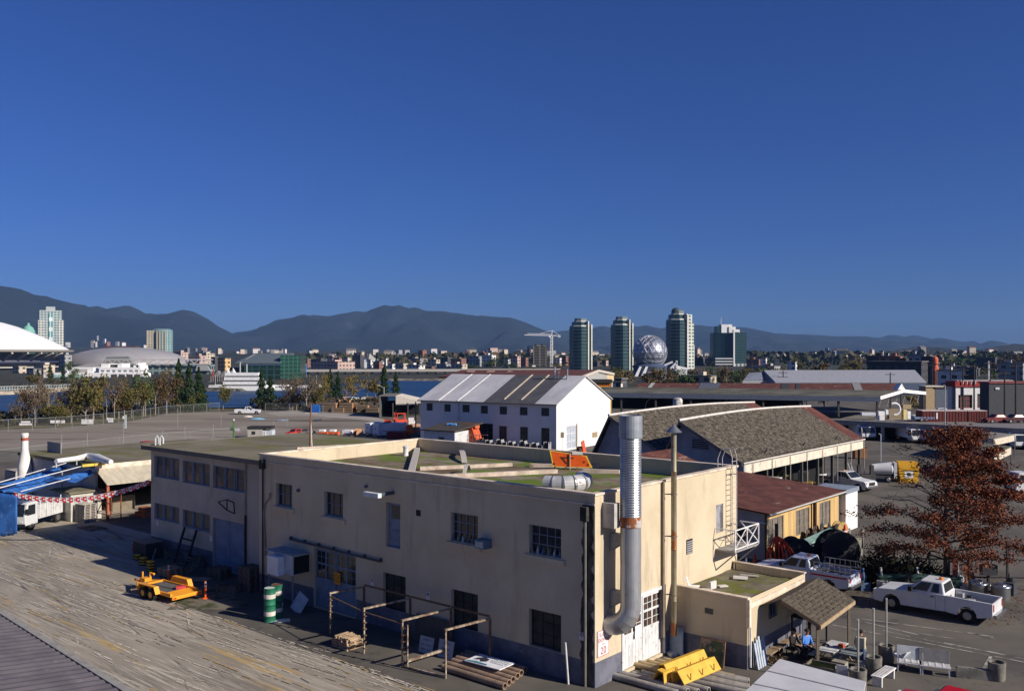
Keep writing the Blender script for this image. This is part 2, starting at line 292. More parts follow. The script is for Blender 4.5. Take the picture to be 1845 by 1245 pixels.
def window(fn, r, nx, nz, dep=.2, fm=None, gm=None, parent=None, fw_=.06, bar=.03, sill=True, name='window', split=None):
    u0, u1, z0, z1 = r; s = MB()
    def bx(a, b, c, d, p, q):
        s.ext([fn(a, c, p), fn(b, c, p), fn(b, d, p), fn(a, d, p)], V(fn(a, c, q))-V(fn(a, c, p)))
    bx(u0, u0+fw_, z0, z1, dep-.03, dep+.03); bx(u1-fw_, u1, z0, z1, dep-.03, dep+.03); bx(u0+fw_, u1-fw_, z0, z0+fw_, dep-.03, dep+.03); bx(u0+fw_, u1-fw_, z1-fw_, z1, dep-.03, dep+.03)
    for k in range(1, nx): u = u0+(u1-u0)*k/nx; bx(u-bar/2, u+bar/2, z0+fw_, z1-fw_, dep-.02, dep+.024)
    for k in range(1, nz): z = z0+(z1-z0)*k/nz; bx(u0+fw_, u1-fw_, z-bar/2, z+bar/2, dep-.018, dep+.022)
    o = s.build(name, fm or blueg, parent); g = MB(); g.face([fn(u0, z0, dep+.026), fn(u1, z0, dep+.026), fn(u1, z1, dep+.026), fn(u0, z1, dep+.026)]); g.build('pane', gm or glass, o)
    if sill:
        s2 = MB(); s2.ext([fn(u0-.22, z0-.30, -.10), fn(u1+.22, z0-.30, -.10), fn(u1+.22, z0-.06, -.10), fn(u0-.22, z0-.06, -.10)], V(fn(u0, z0, 0.02))-V(fn(u0, z0, -.10))); s2.build('sill', stucco, o)
    return o
boarded = mat('boarded_dark', (.055, .055, .048), .8, (.03, .03, .028), 2)
window(fw, wins[0], 3, 2, parent=bld); window(fw, wins[1], 3, 2, parent=bld); window(fw, wins[3], 4, 3, parent=bld); window(fw, wins[4], 4, 3, parent=bld)
for w_ in wins[5:8]: window(fw, w_, 3, 3, parent=bld, fm=boarded, gm=boarded, sill=False, dep=.22)
def leafdoor(fn, r, dep, parent, nx=2, nz=2, up=.5, m=None, name='door', gl=None):      # one leaf: boarded bottom, panes above
    u0, u1, z0, z1 = r; m = m or blueg; s = MB(); zc = z0+(z1-z0)*(1-up)
    E1 = lambda a, b, c, d, p, q: s.ext([fn(a, c, p), fn(b, c, p), fn(b, d, p), fn(a, d, p)], V(fn(a, c, q))-V(fn(a, c, p)))
    E1(u0, u1, z0, zc, dep, dep+.05); w = (u1-u0)
    E1(u0, u0+.1, zc, z1, dep, dep+.05); E1(u1-.1, u1, zc, z1, dep, dep+.05); E1(u0+.1, u1-.1, z1-.12, z1, dep, dep+.05)
    E1(u0+w/2-.05, u0+w/2+.05, zc, z1-.12, dep, dep+.05); zm = (zc+z1)/2; E1(u0+.1, u0+w/2-.05, zm-.06, zm+.04, dep, dep+.05); E1(u0+w/2+.05, u1-.1, zm-.06, zm+.04, dep, dep+.05)
    for a, b in ((u0+.1, u0+w/2-.05), (u0+w/2+.05, u1-.1)):
        E1((a+b)/2-.012, (a+b)/2+.012, zc, z1-.12, dep+.012, dep+.04)
        for c, d in ((zc, zm-.06), (zm+.04, z1-.12)): E1(a, b, (c+d)/2-.012, (c+d)/2+.012, dep+.014, dep+.038)
    for k in range(1, 6): u = u0+w*k/6; E1(u-.012, u+.012, z0+.05, zc-.08, dep-.012, dep)
    E1(u0, u1, zc-.07, zc+.03, dep-.02, dep-.001)
    o = s.build(name, m, parent); g = MB(); g.face([fn(u0, zc, dep+.03), fn(u1, zc, dep+.03), fn(u1, z1, dep+.03), fn(u0, z1, dep+.03)]); g.build('pane', gl or glass, o); return o
d0 = wins[8]; n_ = 2
for k in range(n_):
    a = d0[0]+(d0[1]-d0[0])*k/n_; b = d0[0]+(d0[1]-d0[0])*(k+1)/n_; leafdoor(fw, (a+.03, b-.03, .08, d0[3]-.05), .12, bld)
wdoor = mat('peeling_white_paint', (.66, .66, .66), .85, (.50, .51, .52), 2.5, (1, 1, .5), c3=(.30, .29, .27), sc3=6, lo3=.62, hi3=.66)
warmglass = mat('door_glass', (.10, .055, .035), .25, (.03, .03, .03), 2.2, spec=.5)
leafdoor(rw, (2.2, 3.83, .15, 3.1), .1, bld, m=wdoor, gl=warmglass); leafdoor(rw, (3.87, 5.5, .15, 3.1), .1, bld, m=wdoor, gl=warmglass)
s = MB(); s.box(-.02, .05, 2.0, 2.15, .1, 3.3); s.box(-.02, .05, 5.55, 5.65, .1, 3.3); s.box(-.02, .06, 2.15, 5.55, 3.15, 3.3); s.build('door_frame', wdoor, bld)
# tall narrow hatch door on the front, upper door on the side
r = wins[2]; o = MB().box(r[0], r[1], .18, .24, r[2], r[3]).build('hatch_door', blueg, bld)
s = MB(); s.box(r[0]+.25, r[1]-.12, .165, .178, r[2]+1.45, r[3]-.15); s.build('pane', glass, o)
[MB().box(r[0]+.25+k*.28, r[0]+.27+k*.28, .155, .166, r[2]+1.45, r[3]-.15).build('glazing_bar', blueg, o) for k in range(3)]; MB().box(r[0]+.2, r[1]-.1, .15, .179, r[2]+.8, r[2]+.86).build('cross_rail', blueg, o)
r = rh[1]; s = MB(); s.box(-.16, -.1, r[0], r[1], r[2], r[3]); s.box(-.09, -.05, r[0], r[0]+.08, r[2], r[3]); s.box(-.09, -.05, r[1]-.08, r[1], r[2], r[3]); s.box(-.09, -.05, r[0]+.08, r[1]-.08, r[3]-.08, r[3]); s.build('upper_door', mat('lilac_door', (.30, .30, .33), .8, (.19, .19, .21), 4, (1, 1, .4)), bld)
r = rect((750, 918), (758, 930)); MB().box(r[0], r[1], -.015, .0, r[2], r[3]).build('vent_opening', black, bld)
s = MB(); r = rect((1237, 974), (1247, 994), rt)
for k in range(6): s.box(.0, .035, r[0], r[1], r[2]+k*(r[3]-r[2])/6, r[2]+(k+.55)*(r[3]-r[2])/6)
s.box(.001, .008, r[0]-.04, r[1]+.04, r[2]-.04, r[3]+.04, 1); s.build('louvre_vent', [flat((.3, .3, .32)), black], bld)
s = MB(); s.box(-.24, -.13, .0, .0, 0, 0); 
# downpipes, conduit, sliding rail
def pipe(name, pts, r, m, parent=bld, n=8): return MB().tube(pts, r, n).build(name, m, parent, smooth=True)
soot = mat('soot_stain', (.02, .019, .018), .95, (.05, .047, .042), 4)
xr = fr(1057, 950)[0]; pipe('downpipe', [(xr, -.1, 7.0), (xr, -.1, 0)], .06, flat((.16, .15, .14)))
MB().box(xr-.16, xr+.16, -.26, -.0, 7.0, 7.6).build('rainwater_head', soot, bld)
s = MB(); n = 60; L_ = [(xr-.22-.16*noise.noise(V((k*.35, 0, 0)))-(.1 if k < 30 else .0)*sin(k*.1), 7.7*k/n) for k in range(n+1)]; R_ = [(min(-.02, xr+.34+.22*noise.noise(V((k*.4, 9, 0)))), 7.7*k/n) for k in range(n+1)]
for k in range(n): s.face([(L_[k][0], -.014, L_[k][1]), (R_[k][0], -.014, R_[k][1]), (R_[k+1][0], -.014, R_[k+1][1]), (L_[k+1][0], -.014, L_[k+1][1])])
s.build('soot_streak', mat('soot_streak', (.03, .028, .025), .95, (.14, .12, .095), 1.6, (1.6, 1, .5), .38, .6), bld)
xl = fr(476, 900)[0]; pipe('downpipe', [(xl, -.1, 7.3), (xl, -.1, 0)], .05, flat((.03, .03, .03))); MB().box(xl-.16, xl+.16, -.26, 0, 7.3, 7.85).build('rainwater_head', soot, bld)
pts = [fr(*p) for p in ((488, 888), (488, 896), (479, 908), (477, 925), (480, 1000))]; pipe('conduit', [(x, -.08, z) for x, z in pts], .045, flat((.25, .24, .23)))
a = fr(526, 970); b = fr(688, 1010); pipe('sliding_rail', [(a[0], -.16, a[1]), (b[0], -.16, b[1])], .06, flat((.07, .075, .085)))
for k in range(7): MB().box(a[0]+(b[0]-a[0])*k/6-.04, a[0]+(b[0]-a[0])*k/6+.04, -.16, -.0, a[1]+(b[1]-a[1])*k/6-.05, a[1]+(b[1]-a[1])*k/6+.14).build('rail_bracket', flat((.07, .075, .085)), bld)
# floodlight and wall boxes
a = fr(681, 885); s = MB(); s.box(a[0], a[0]+1.15, -1.0, -.75, a[1]-.14, a[1]+.1); o = s.build('wall_lamp', flat((.62, .66, .66)), bld, bev=.03)
MB().beam((a[0]+.9, -.78, a[1]), (a[0]+1.2, 0, a[1]+.05), .16, .16).build('lamp_arm', flat((.06, .09, .12)), o)
r = rect((868, 968), (886, 987)); s = MB(); s.box(r[0], r[1], -.5, 0, r[2], r[3]); s.box(r[0]+.05, r[1]-.1, -.52, -.501, r[2]+.05, r[3]-.08, 1); s.build('wall_cabinet', [flat((.10, .16, .22)), flat((.45, .47, .5))], bld)
for p, w in (((661, 876), .07), ((539, 883), .09)): x, z = fr(*p); MB().tube([(x, 0, z), (x, -.14, z)], w, 10).build('wall_fitting', flat((.07, .09, .15)), bld)
# big flue: ribbed upper pipe, plain lower pipe, segmented elbow into the wall
galvL = mat('grey_flue_steel', (.50, .51, .52), .42, (.36, .37, .39), 1.2, (1, 1, .3), metal=.55, c3=(.30, .24, .18), sc3=2.2, lo3=.6, hi3=.75)
fx, fy, fr_ = .95, 1.27, .44
s = MB(); prof = []
for k in range(34): z = 7.15+k*.105; prof += [(fr_, z), (fr_+.022, z+.045)]
s.lathe([(fr_-.01, 6.9)]+prof+[(fr_, 10.75)], (fx, fy, 0), 28); s.build('flue', galv, bld, smooth=False)
s = MB(); s.lathe([(fr_+.055, 10.5), (fr_+.06, 10.52), (fr_+.06, 11.45), (fr_+.045, 11.45), (fr_+.045, 11.0)], (fx, fy, 0), 28); s.build('flue_cap', mat('dull_zinc', (.34, .37, .40), .5, (.27, .30, .33), 2, metal=.5), bld)
s = MB(); s.lathe([(fr_+.012, 6.72), (fr_+.03, 6.75), (fr_+.03, 6.95), (fr_+.012, 7.2)], (fx, fy, 0), 28)
s.build('flue_collar', mat('rusty_collar', (.26, .085, .03), .85, (.42, .40, .38), 2.6, lo=.44, hi=.52), bld)
s = MB(); s.lathe([(fr_, 3.3)]+[(fr_+(.012 if k % 2 else 0), 3.3+k*.85+j*.04) for k in range(1, 5) for j in (0, 1)]+[(fr_, 6.78)], (fx, fy, 0), 28)
A = [V((fx, fy, 3.35))]+[V((fx-1.0*(1-cos(t))*.75, fy-.25*(t/1.5), 3.3-.8*sin(t))) for t in (.3, .65, 1.0, 1.35)]+[V((-.02, fy-.28, 2.48))]
s.tube(A, [fr_, fr_, fr_+.01, fr_+.02, fr_, fr_], 28); s.build('flue_elbow', galvL, bld)
for z in (6.35, 3.9):
    s = MB(); s.ext([(.0, fy-.2, z), (.0, fy+.2, z), (0, fy+.2, z-.75), (0, fy-.2, z-.75)], (.015, 0, 0)); s.ext([(0, fy-.2, z), (fx, fy-.2, z), (fx, fy-.2, z-.12), (0, fy-.2, z-.75)], (0, .02, 0)); s.ext([(0, fy+.2, z), (fx, fy+.2, z), (fx, fy+.2, z-.12), (0, fy+.2, z-.75)], (0, .02, 0)); s.box(0, fx, fy-.18, fy+.2, z-.02, z)
    s.build('flue_bracket', flat((.33, .32, .31)), bld)
s = MB(); s.box(.0, .62, fy-.75, fy-.35, 6.7, 7.75); s.build('duct_box', flat((.45, .43, .39)), bld)
# thin stove pipe
px_, py_ = .5, 5.62
s = MB(); s.lathe([(.125, 1.0), (.135, 1.35), (.135, 2.6), (.145, 2.62), (.13, 2.66), (.13, 5), (.145, 5.02), (.13, 5.06), (.13, 8.6), (.145, 8.62), (.13, 8.66), (.13, 10.35)], (px_, py_, 0), 14)
s.build('stove_pipe', mat('tarnished_pipe', (.36, .33, .22), .5, (.24, .21, .14), 1.2, (1, 1, .4), metal=.5, c3=(.24, .09, .035), sc3=.9, st3=(1, 1, 1), lo3=.52, hi3=.6), bld, smooth=True)
s = MB(); s.lathe([(.36, 10.42), (.37, 10.45), (.02, 10.78)], (px_, py_, 0), 16); s.lathe([(.1, 10.3), (.1, 10.5)], (px_, py_, 0), 8); s.build('rain_cap', galv, bld)
s = MB(); s.box(.02, .14, py_-.33, py_-.2, .9, 8.15)
for z in (2.9, 5.6, 7.55): s.tube([(.1, py_-.26, z), (px_-.1, py_-.02, z)], .03, 6); s.lathe([(.16, z-.03), (.16, z+.03)], (px_, py_, 0), 14)
s.build('pipe_stay', flat((.20, .16, .12)), bld)
# ladder with hoops, landing and railing
yl = rt(1313, 900)[0]; s = MB()
for yy in (yl-.25, yl+.25): s.tube([(.32, yy, 4.2), (.32, yy, 8.7), (.2, yy, 9.1), (-.3, yy, 9.1), (-.5, yy, 8.6), (-.5, yy, 8.15)], .028, 6)
for k in range(16): s.tube([(.32, yl-.25, 4.45+k*.27), (.32, yl+.25, 4.45+k*.27)], .016, 5)
for z in (5.2, 7.8): s.beam((0, yl-.25, z), (.32, yl-.25, z), .05, .05); s.beam((0, yl+.25, z), (.32, yl+.25, z), .05, .05)
s.build('ladder', flat((.45, .42, .40)), bld)
y0, y1, x1, zl = rt(1290, 985)[0]-.1, 13.25, 1.1, 4.15; s = MB(); s.box(.02, x1, y0, y1, zl-.08, zl); s.beam((0, y0+.1, zl-1.1), (x1, y0+.1, zl-.1), .06, .06); s.beam((0, y1-.3, zl-1.1), (x1, y1-.3, zl-.1), .06, .06); o = s.build('landing', flat((.30, .29, .28)), bld)
s = MB()
for y in (y0, (y0+y1)/2, y1): s.beam((x1, y, zl), (x1, y, zl+1.05), .05, .05)
s.beam((x1, y0, zl+1.05), (x1, y1, zl+1.05), .05, .05); s.beam((x1, y0, zl+.1), (x1, y1, zl+.1), .05, .05); s.beam((.05, y1, zl+1.05), (x1, y1, zl+1.05), .05, .05); s.beam((.05, y0, zl+1.05), (x1, y0, zl+1.05), .05, .05); s.beam((.05, y0, zl+.5), (x1, y0, zl+.5), .04, .04)
ym = (y0+y1)/2
for a, b in ((y0, ym), (ym, y1)): s.beam((x1, a, zl+.1), (x1, b, zl+1.05), .035, .035); s.beam((x1, b, zl+.1), (x1, a, zl+1.05), .035, .035)
s.beam((.05, y1, zl+.1), (x1, y1, zl+1.05), .035, .035); s.beam((x1, y1, zl+.1), (.05, y1, zl+1.05), .035, .035); s.build('railing', flat((.72, .72, .72)), o)
# ---- left wing ----
WF0, WF1, WY = -39.9, -24.3, 1.5
def wr(a, b): 
    p = MF.hit(*a, 1, WY); q = MF.hit(*b, 1, WY); return (p.x, q.x, q.z, p.z)
up = [wr((278, 820), (323, 866)), wr((329, 829), (378, 877)), wr((384, 838), (441, 888))]; lowr = [wr((278, 905), (323, 944)), wr((329, 917), (378, 960))]
drr = wr((384, 932), (441, 1020)); drr = (drr[0], drr[1], .05, drr[3])
s = MB(); s.holed(ww, WF0, WF1, 0, ZW, up+lowr+[drr], .3)
s.face([(WF0, WY, 0), (WF0, 15.1, 0), (WF0, 15.1, ZW), (WF0, WY, ZW)]).face([(WF0, 15.1, 0), (WF1, 15.1, 0), (WF1, 15.1, ZW), (WF0, 15.1, ZW)]).face([(WF1, WY, 0), (WF1, 15.1, 0), (WF1, 15.1, ZW), (WF1, WY, ZW)])
s.build('wing_wall', mat('grey_stucco', (.50, .44, .36), .9, (.42, .37, .30), .4, det=7, c3=(.32, .28, .23), sc3=1, st3=(1, 1, .25), lo3=.6, hi3=.76, bump=.2, bsc=6), bld)
s = MB(); s.box(WF0-.45, WF1+.0, WY-.45, 15.3, ZW-.02, ZW+.14); s.build('wing_roof', moss2, bld)
s = MB(); s.box(WF0-.5, WF1-.02, WY-.5, WY-.452, ZW-.12, ZW+.17); s.box(WF0-.5, WF0-.452, WY-.5, 15.3, ZW-.12, ZW+.17); s.box(WF0-.45, WF1+.3, 15.3, 15.4, ZW-.1, ZW+.18); s.build('wing_fascia', mat('dark_fascia', (.16, .15, .13), .9), bld)
s = MB()
for r in up:
    pass
s.box(WF0, WF1, WY-.012, WY-.001, 0, 1.06) if 0 else s.box(WF0, drr[0]-.05, WY-.012, WY-.001, 0, 1.06); s.build('wing_base_band', band, bld)
brg = mat('curtained_glass', (.20, .11, .075), .3, (.03, .03, .035), .9, lo=.45, hi=.6, spec=.6); grg = mat('dusty_glass', (.10, .10, .09), .35, (.06, .06, .06), 1)
for i, r in enumerate(up):
    w3 = (r[1]-r[0])/3
    for k in range(3): window(ww, (r[0]+k*w3+.04, r[0]+(k+1)*w3-.04, r[2], r[3]), 1, 2, parent=bld, sill=False, gm=brg, dep=.15, fw_=.09)
for r in lowr:
    w3 = (r[1]-r[0])/3
    for k in range(3): window(ww, (r[0]+k*w3+.04, r[0]+(k+1)*w3-.04, r[2], r[3]), 1, 1, parent=bld, sill=False, gm=grg, dep=.15, fw_=.08)
for k in range(2):
    a = drr[0]+(drr[1]-drr[0])*k/2; MB().box(a+.02, a+(drr[1]-drr[0])/2-.02, WY+.12, WY+.18, .06, drr[3]-.04).build('wing_door', blueg, bld)
x = MF.hit(444, 880, 1, WY).x; pipe('downpipe', [(x, WY-.08, ZW-.1), (x, WY-.08, 3.9)], .05, flat((.34, .32, .29))); pipe('downpipe', [(x, WY-.08, 3.88), (x, WY-.08, 0)], .07, soot)
s = MB(); P = [MF.hit(*p, 1, WY-.6) for p in ((393, 904), (409, 900), (421, 905), (409, 919), (423, 925))]
s.beam(P[0], P[1], .06, .06); s.beam(P[0], P[3], .06, .06); s.beam(P[1], P[3], .06, .06); s.beam(P[2], P[4], .06, .06); s.beam(P[3], P[4], .06, .06); s.beam(P[1], P[2], .06, .06); s.build('hoist_bracket', black, bld)
# ---- flat roofed annex against the sunny wall ----
ax = thing('annex', 'small single storey cream annex with sagging mossy flat roof below the landing', 'annex', MF.w(.02, 6.25), MF.a); AH = 3.13; AX, AY = 3.84, 6.4
s = MB(); aw = lambda u, z, d: (AX-d, u, z); hole = [(2.2, 3.2, 1.75, 2.45)]
s.holed(aw, 0, AY, 0, AH, hole, .2).face([(0, 0, 0), (AX, 0, 0), (AX, 0, AH), (0, 0, AH)]).face([(0, AY, 0), (AX, AY, 0), (AX, AY, AH), (0, AY, AH)])
s.box(0, AX-.002, .002, .2, AH-.4, AH-.001).box(.2, AX-.002, AY-.2, AY-.002, AH-.4, AH-.001); s.build('wall', stucco, ax)
s = MB(); n = 10; pts = [[(.0+AX*i/n, .2+(AY-.4)*j/n, AH-.33+.06*noise.noise(V((i*.7, j*.6, 0)))) for i in range(n+1)] for j in range(n+1)]
for j in range(n):
    for i in range(n): s.face([pts[j][i], pts[j][i+1], pts[j+1][i+1], pts[j+1][i]])
s.build('roof', mat('annex_moss', (.17, .15, .11), .95, (.10, .085, .06), 1.2, det=8, c3=(.11, .12, .02), sc3=.7, lo3=.45, hi3=.6, bump=.5, bsc=9), ax)
s = MB(); s.box(0, AX+.05, -.05, .22, AH, AH+.07); s.box(0, AX+.05, AY-.22, AY+.05, AH, AH+.07); s.box(AX-.0, AX+.09, .22, AY-.22, AH-.42, AH-.2); s.box(AX-.03, AX+.14, -.05, .12, 1.9, AH); s.build('parapet_coping', capm, ax)
s = MB(); s.box(0, AX, -.012, -.001, 0, 1.06).box(AX+.001, AX+.012, 0, AY, 0, 1.06); s.build('base_band', band, ax)
window(aw, hole[0], 3, 1, parent=ax, sill=False, dep=.12); MB().box(1.75, 2.15, -.03, 0, 2.15, 2.4).build('vent', flat((.08, .08, .08)), ax)
pipe('downpipe', [(AX+.1, .12, 2.2), (AX+.1, .12, .1)], .05, flat((.6, .6, .6)), ax)
# ---------------- things on the mossy roof ----------------
def lay(a, b, w, h, z, m, name, label, cat, group=None, lift=0):
    A, B = G(*a, z), G(*b, z); s = MB(); c = (A+B)/2; A = A-c; B = B-c; s.beam(A+V((0, 0, h/2+lift)), B+V((0, 0, h/2+lift)), w, h)
    return tag(s.build(name, m, loc=c), label, cat, group)
pt = mat('old_pale_timber', (.62, .52, .42), .9, (.42, .34, .27), 1.5, c3=(.25, .19, .13), sc3=3, lo3=.6, hi3=.68)
gp_ = 'long pale timbers lying on the mossy roof'
lay((756, 847), (922, 839.5), .28, .2, ZF, pt, 'roof_timber', 'pale timber lying across the moss beside the curved board', 'timber', gp_)
lay((772, 863), (1003, 852), .30, .22, ZF, pt, 'roof_timber', 'longest pale timber nearest the shaded parapet of the mossy roof', 'timber', gp_)
lay((955, 841), (1196, 845), .26, .2, ZF, pt, 'roof_timber', 'pale timber passing just in front of the orange road sign', 'timber', gp_)
lay((1050, 851), (1116, 853), .26, .2, ZF, pt, 'roof_timber', 'short pale timber lying behind the round metal duct', 'timber', gp_)
bw = mat('bleached_board', (.50, .46, .42), .9, (.33, .30, .28), 5, (4, 1, 1))
lay((741, 856), (752, 812), .38, .12, ZF, bw, 'walkway_board', 'wide bleached board crossing the left part of the mossy roof', 'board', lift=.12)
def arcb(p, q, bulge, z, w, m, name, label):
    A, B = G(*p, z), G(*q, z); s = MB(); n = 7; pts = [A.lerp(B, k/n)+V((0, 0, bulge*sin(pi*k/n)+.05)) for k in range(n+1)]; sd = (B-A).cross(V((0, 0, 1))).normalized()*w/2; c = (A+B)/2
    for a, b in zip(pts, pts[1:]): s.ext([a-sd-c, a+sd-c, a+sd-c+V((0, 0, .05)), a-sd-c+V((0, 0, .05))], b-a)
    return tag(s.build(name, m, loc=c), label, 'board')
arcb((829, 816), (837, 835), .35, ZF, .35, bw, 'curved_board', 'curved bleached board arching over green moss'); arcb((836, 858), (846, 849), .45, ZF, .2, bw, 'curved_board', 'small curved white piece between the two long timbers')
p = G(731, 821, ZF); MBv = MB(); MBv.lathe([(.2, 0), (.17, .12), (.17, .55), (.21, .56), (.21, .62), (.05, .7)], n=12); tag(MBv.build('roof_vent', flat((.6, .6, .6)), loc=p, smooth=True), 'small round white vent beside the wide bleached board', 'vent')
p = G(940, 826, ZF); s = MB(); s.tube([(0, 0, 0), (0, 0, .45)], .05); s.beam((-.9, 0, .03), (.9, .1, .03), .05, .05); tag(s.build('pipe_stub', flat((.12, .11, .1)), loc=p), 'dark stub of pipe standing near the back parapet', 'pipe')
# orange road sign
sg = thing('road_sign', 'orange road sign with yellow rim propped up on the mossy roof', 'road sign', G(1030, 846, ZF), R(-8))
Yd = G(1030, 846, ZF).y; sc_ = Yd/F
def sp(px, py): return V(((px-1030)*sc_, 0, (846-py)*sc_))
q = [sp(990, 812), sp(1057, 821), sp(1067, 842), sp(996, 841)]; s = MB(); s.ext([v for v in q], (0, .05, 0)); s.build('rim', flat((.85, .62, .06)), sg)
c = sum(q, V())/4; s = MB(); s.ext([c+(v-c)*.93+V((0, -.004, 0)) for v in q], (0, .003, 0)); o_ = s.build('panel', mat('sign_orange', (.80, .13, .015), .6, (.72, .10, .012), 3), sg)
s = MB()
s.ext([sp(1008, 823)+V((0, -.012, 0)), sp(1034, 824)+V((0, -.012, 0)), sp(1034, 826)+V((0, -.012, 0)), sp(1016, 826)+V((0, -.012, 0)), sp(1022, 835)+V((0, -.012, 0)), sp(1019, 836)+V((0, -.012, 0))], (0, .004, 0)); s.build('arrow', flat((.10, .03, .01)), sg)
for a, b in ((998, 836), (1052, 832), (1059, 837)): v = sp(a, b); MB().ext([v+V((-.06, -.012, -.06)), v+V((.06, -.012, -.05)), v+V((.05, -.012, .07)), v+V((-.05, -.012, .05))], (0, .004, 0)).build('bolt_mark', flat((.12, .03, .01)), sg)
s = MB(); s.box((1031-1030)*sc_, (1050-1030)*sc_, -.03, -.01, (846-819)*sc_, (846-814)*sc_); s.build('plate', flat((.65, .62, .58)), sg)
MB().tube([(-.1, -.05, 0), (-.1, -.05, .95)], .03, 6).build('post', flat((.4, .36, .3)), sg)
for k in (-.35, .3): MB().beam((k, -.1, -.0), (k, .6, .45), .05, .05, 0).build('prop', flat((.10, .08, .06)), sg)
# fat round duct elbow
el = thing('metal_duct', 'fat round galvanised duct elbow curving along the roof edge', 'duct', G(1018, 889, ZF), R(-8))
path = [V((-.95, .15, .42)), V((-.55, .02, .42)), V((-.1, -.02, .43)), V((.35, .12, .45)), V((.72, .45, .47)), V((.88, .85, .5)), V((.7, 1.2, .55))]
ductm = mat('duct_sheet', (.58, .58, .57), .45, (.44, .44, .44), 1.5, metal=.3, c3=(.22, .09, .05), sc3=1.6, lo3=.62, hi3=.66)
for a, b in zip(path, path[1:]): MB().tube([a, b], .42, 20).build('duct_segment', ductm, el)
for a in path[1:-1]:
    i = path.index(a); d = (path[i+1]-path[i-1]).normalized(); MB().tube([a-d*.03, a+d*.03], .435, 20).build('seam', galv, el)
# mast with stay blocks on the wing roof
ms = thing('roof_mast', 'tall thin brown mast standing on the left wing roof', 'mast', G(559, 806, ZW+.14)); hgt = (806-727)*ms.location.y/F
MB().tube([(0, 0, 0), (.02, 0, hgt*.6), (.06, 0, hgt)], [.09, .06, .04]).build('pole', flat((.20, .10, .06)), ms); MB().tube([(.12, 0, 0), (.06, 0, 1.0), (.03, 0, 2.2)], .04, 6).build('stay', flat((.6, .57, .53)), ms)
s = MB(); s.beam((-.35, 0, hgt*.78), (.5, 0, hgt*.78), .04, .04); s.build('crossarm', flat((.5, .48, .45)), ms)
lay((535, 809), (690, 800), .14, .12, ZW+.14, pt, 'roof_batten', 'thin pale batten lying along the wing roof at the mast foot', 'batten')
lay((548, 814), (580, 811), .3, .08, ZW+.14, pt, 'roof_board', 'short pale board on the wing roof in front of the mast', 'board')
for k, x in enumerate((283, 291)):
    p = G(x, 802, ZW+.14); s = MB(); s.tube([(-.12, 0, 0), (-.12, 0, .5), (0, 0, .68), (.12, 0, .5), (.12, 0, .1)], .06, 7); tag(s.build('gooseneck_vent', flat((.55, .57, .58)), loc=p, smooth=True), ('left', 'right')[k]+' of two small gooseneck vents at the far wing corner', 'vent', 'gooseneck vents')
# ---------------- notices ----------------
signw = flat((.72, .70, .70), .6); inkr = flat((.42, .02, .04), .6); ink = flat((.03, .03, .04))
def plate(name, lab, r, fn_, out, lines, col, rot, base=signw, cat='sign', group=None):
    u0, u1, z0, z1 = r; w, h = u1-u0, z1-z0; t = thing(name, lab, cat, MF.w(*fn_((u0+u1)/2, (z0+z1)/2, out)), rot, group)
    MB().box(-w/2, w/2, -.012, .012, -h/2, h/2).build('panel', base, t)
    for tx, size, zz in lines: text('lettering', tx, size, col, t, (0, -.014, zz*h), (R(90), 0, 0))
    return t
r = (.14, .98, 1.25, 2.35); t = plate('traffic_sign', 'white and red sign reading SLOW DOWN TO 20 on the sunny corner', r, rw, -.03, [('SLOW', .22, .33), ('DOWN', .22, .12), ('TO', .13, -.06), ('20', .44, -.30)], inkr, MF.a+R(90))
s = MB()
for a in ((-.40, .40, .53, .55), (-.40, .40, -.55, -.53)): s.box(a[0], a[1], -.016, -.0125, a[2], a[3])
for a in (-.40, .38): s.box(a, a+.02, -.016, -.0125, -.53, .53)
s.build('border', inkr, t)
g4 = 'small white notices on the shaded wall'
for (a, b), lab in ((((1045, 1137), (1054, 1154)), 'small white no parking notice beside the sooty downpipe'), (((669, 1041), (675, 1055)), 'small white notice left of the first boarded window'), (((769, 1065), (775, 1081)), 'small white notice between the two left boarded windows')):
    r = rect(a, b); t = plate('notice', lab, r, fw, -.03, [('P', (r[3]-r[2])*.42, .2), ('---', (r[3]-r[2])*.3, -.25)], ink, MF.a, group=g4)
    w = (r[1]-r[0])*.33; s = MB(); pts = [(w*cos(2*pi*k/16), -.018, w*sin(2*pi*k/16)+.2*(r[3]-r[2])) for k in range(17)]; s.tube(pts, .012, 4, cap=False); s.build('ring', inkr, t)
r = rect((601, 1030), (612, 1054)); plate('hazard_notice', 'orange hazard notice pinned on the blue double door', r, fw, .05, [('====', .2, .25), ('===', .2, 0), ('====', .2, -.25)], ink, MF.a, flat((.75, .30, .02)))
r = (3.1, 3.55, 1.35, 1.9); plate('door_notice', 'blank white square notice on the peeling garage door', r, rw, -.0, [], ink, MF.a+R(90), flat((.85, .85, .84)))
for (a, b, lab) in (((283, 937), (285, 946), 'small white tag on the wing wall by its left lower windows'), ((379, 964), (382, 975), 'small white tag left of the blue wing door')):
    p = MF.hit(*a, 1, WY); q2 = MF.hit(*b, 1, WY); plate('wall_tag', lab, (p.x, q2.x+.1, q2.z, p.z), ww, -.03, [], ink, MF.a, cat='tag', group='small white tags on the wing')
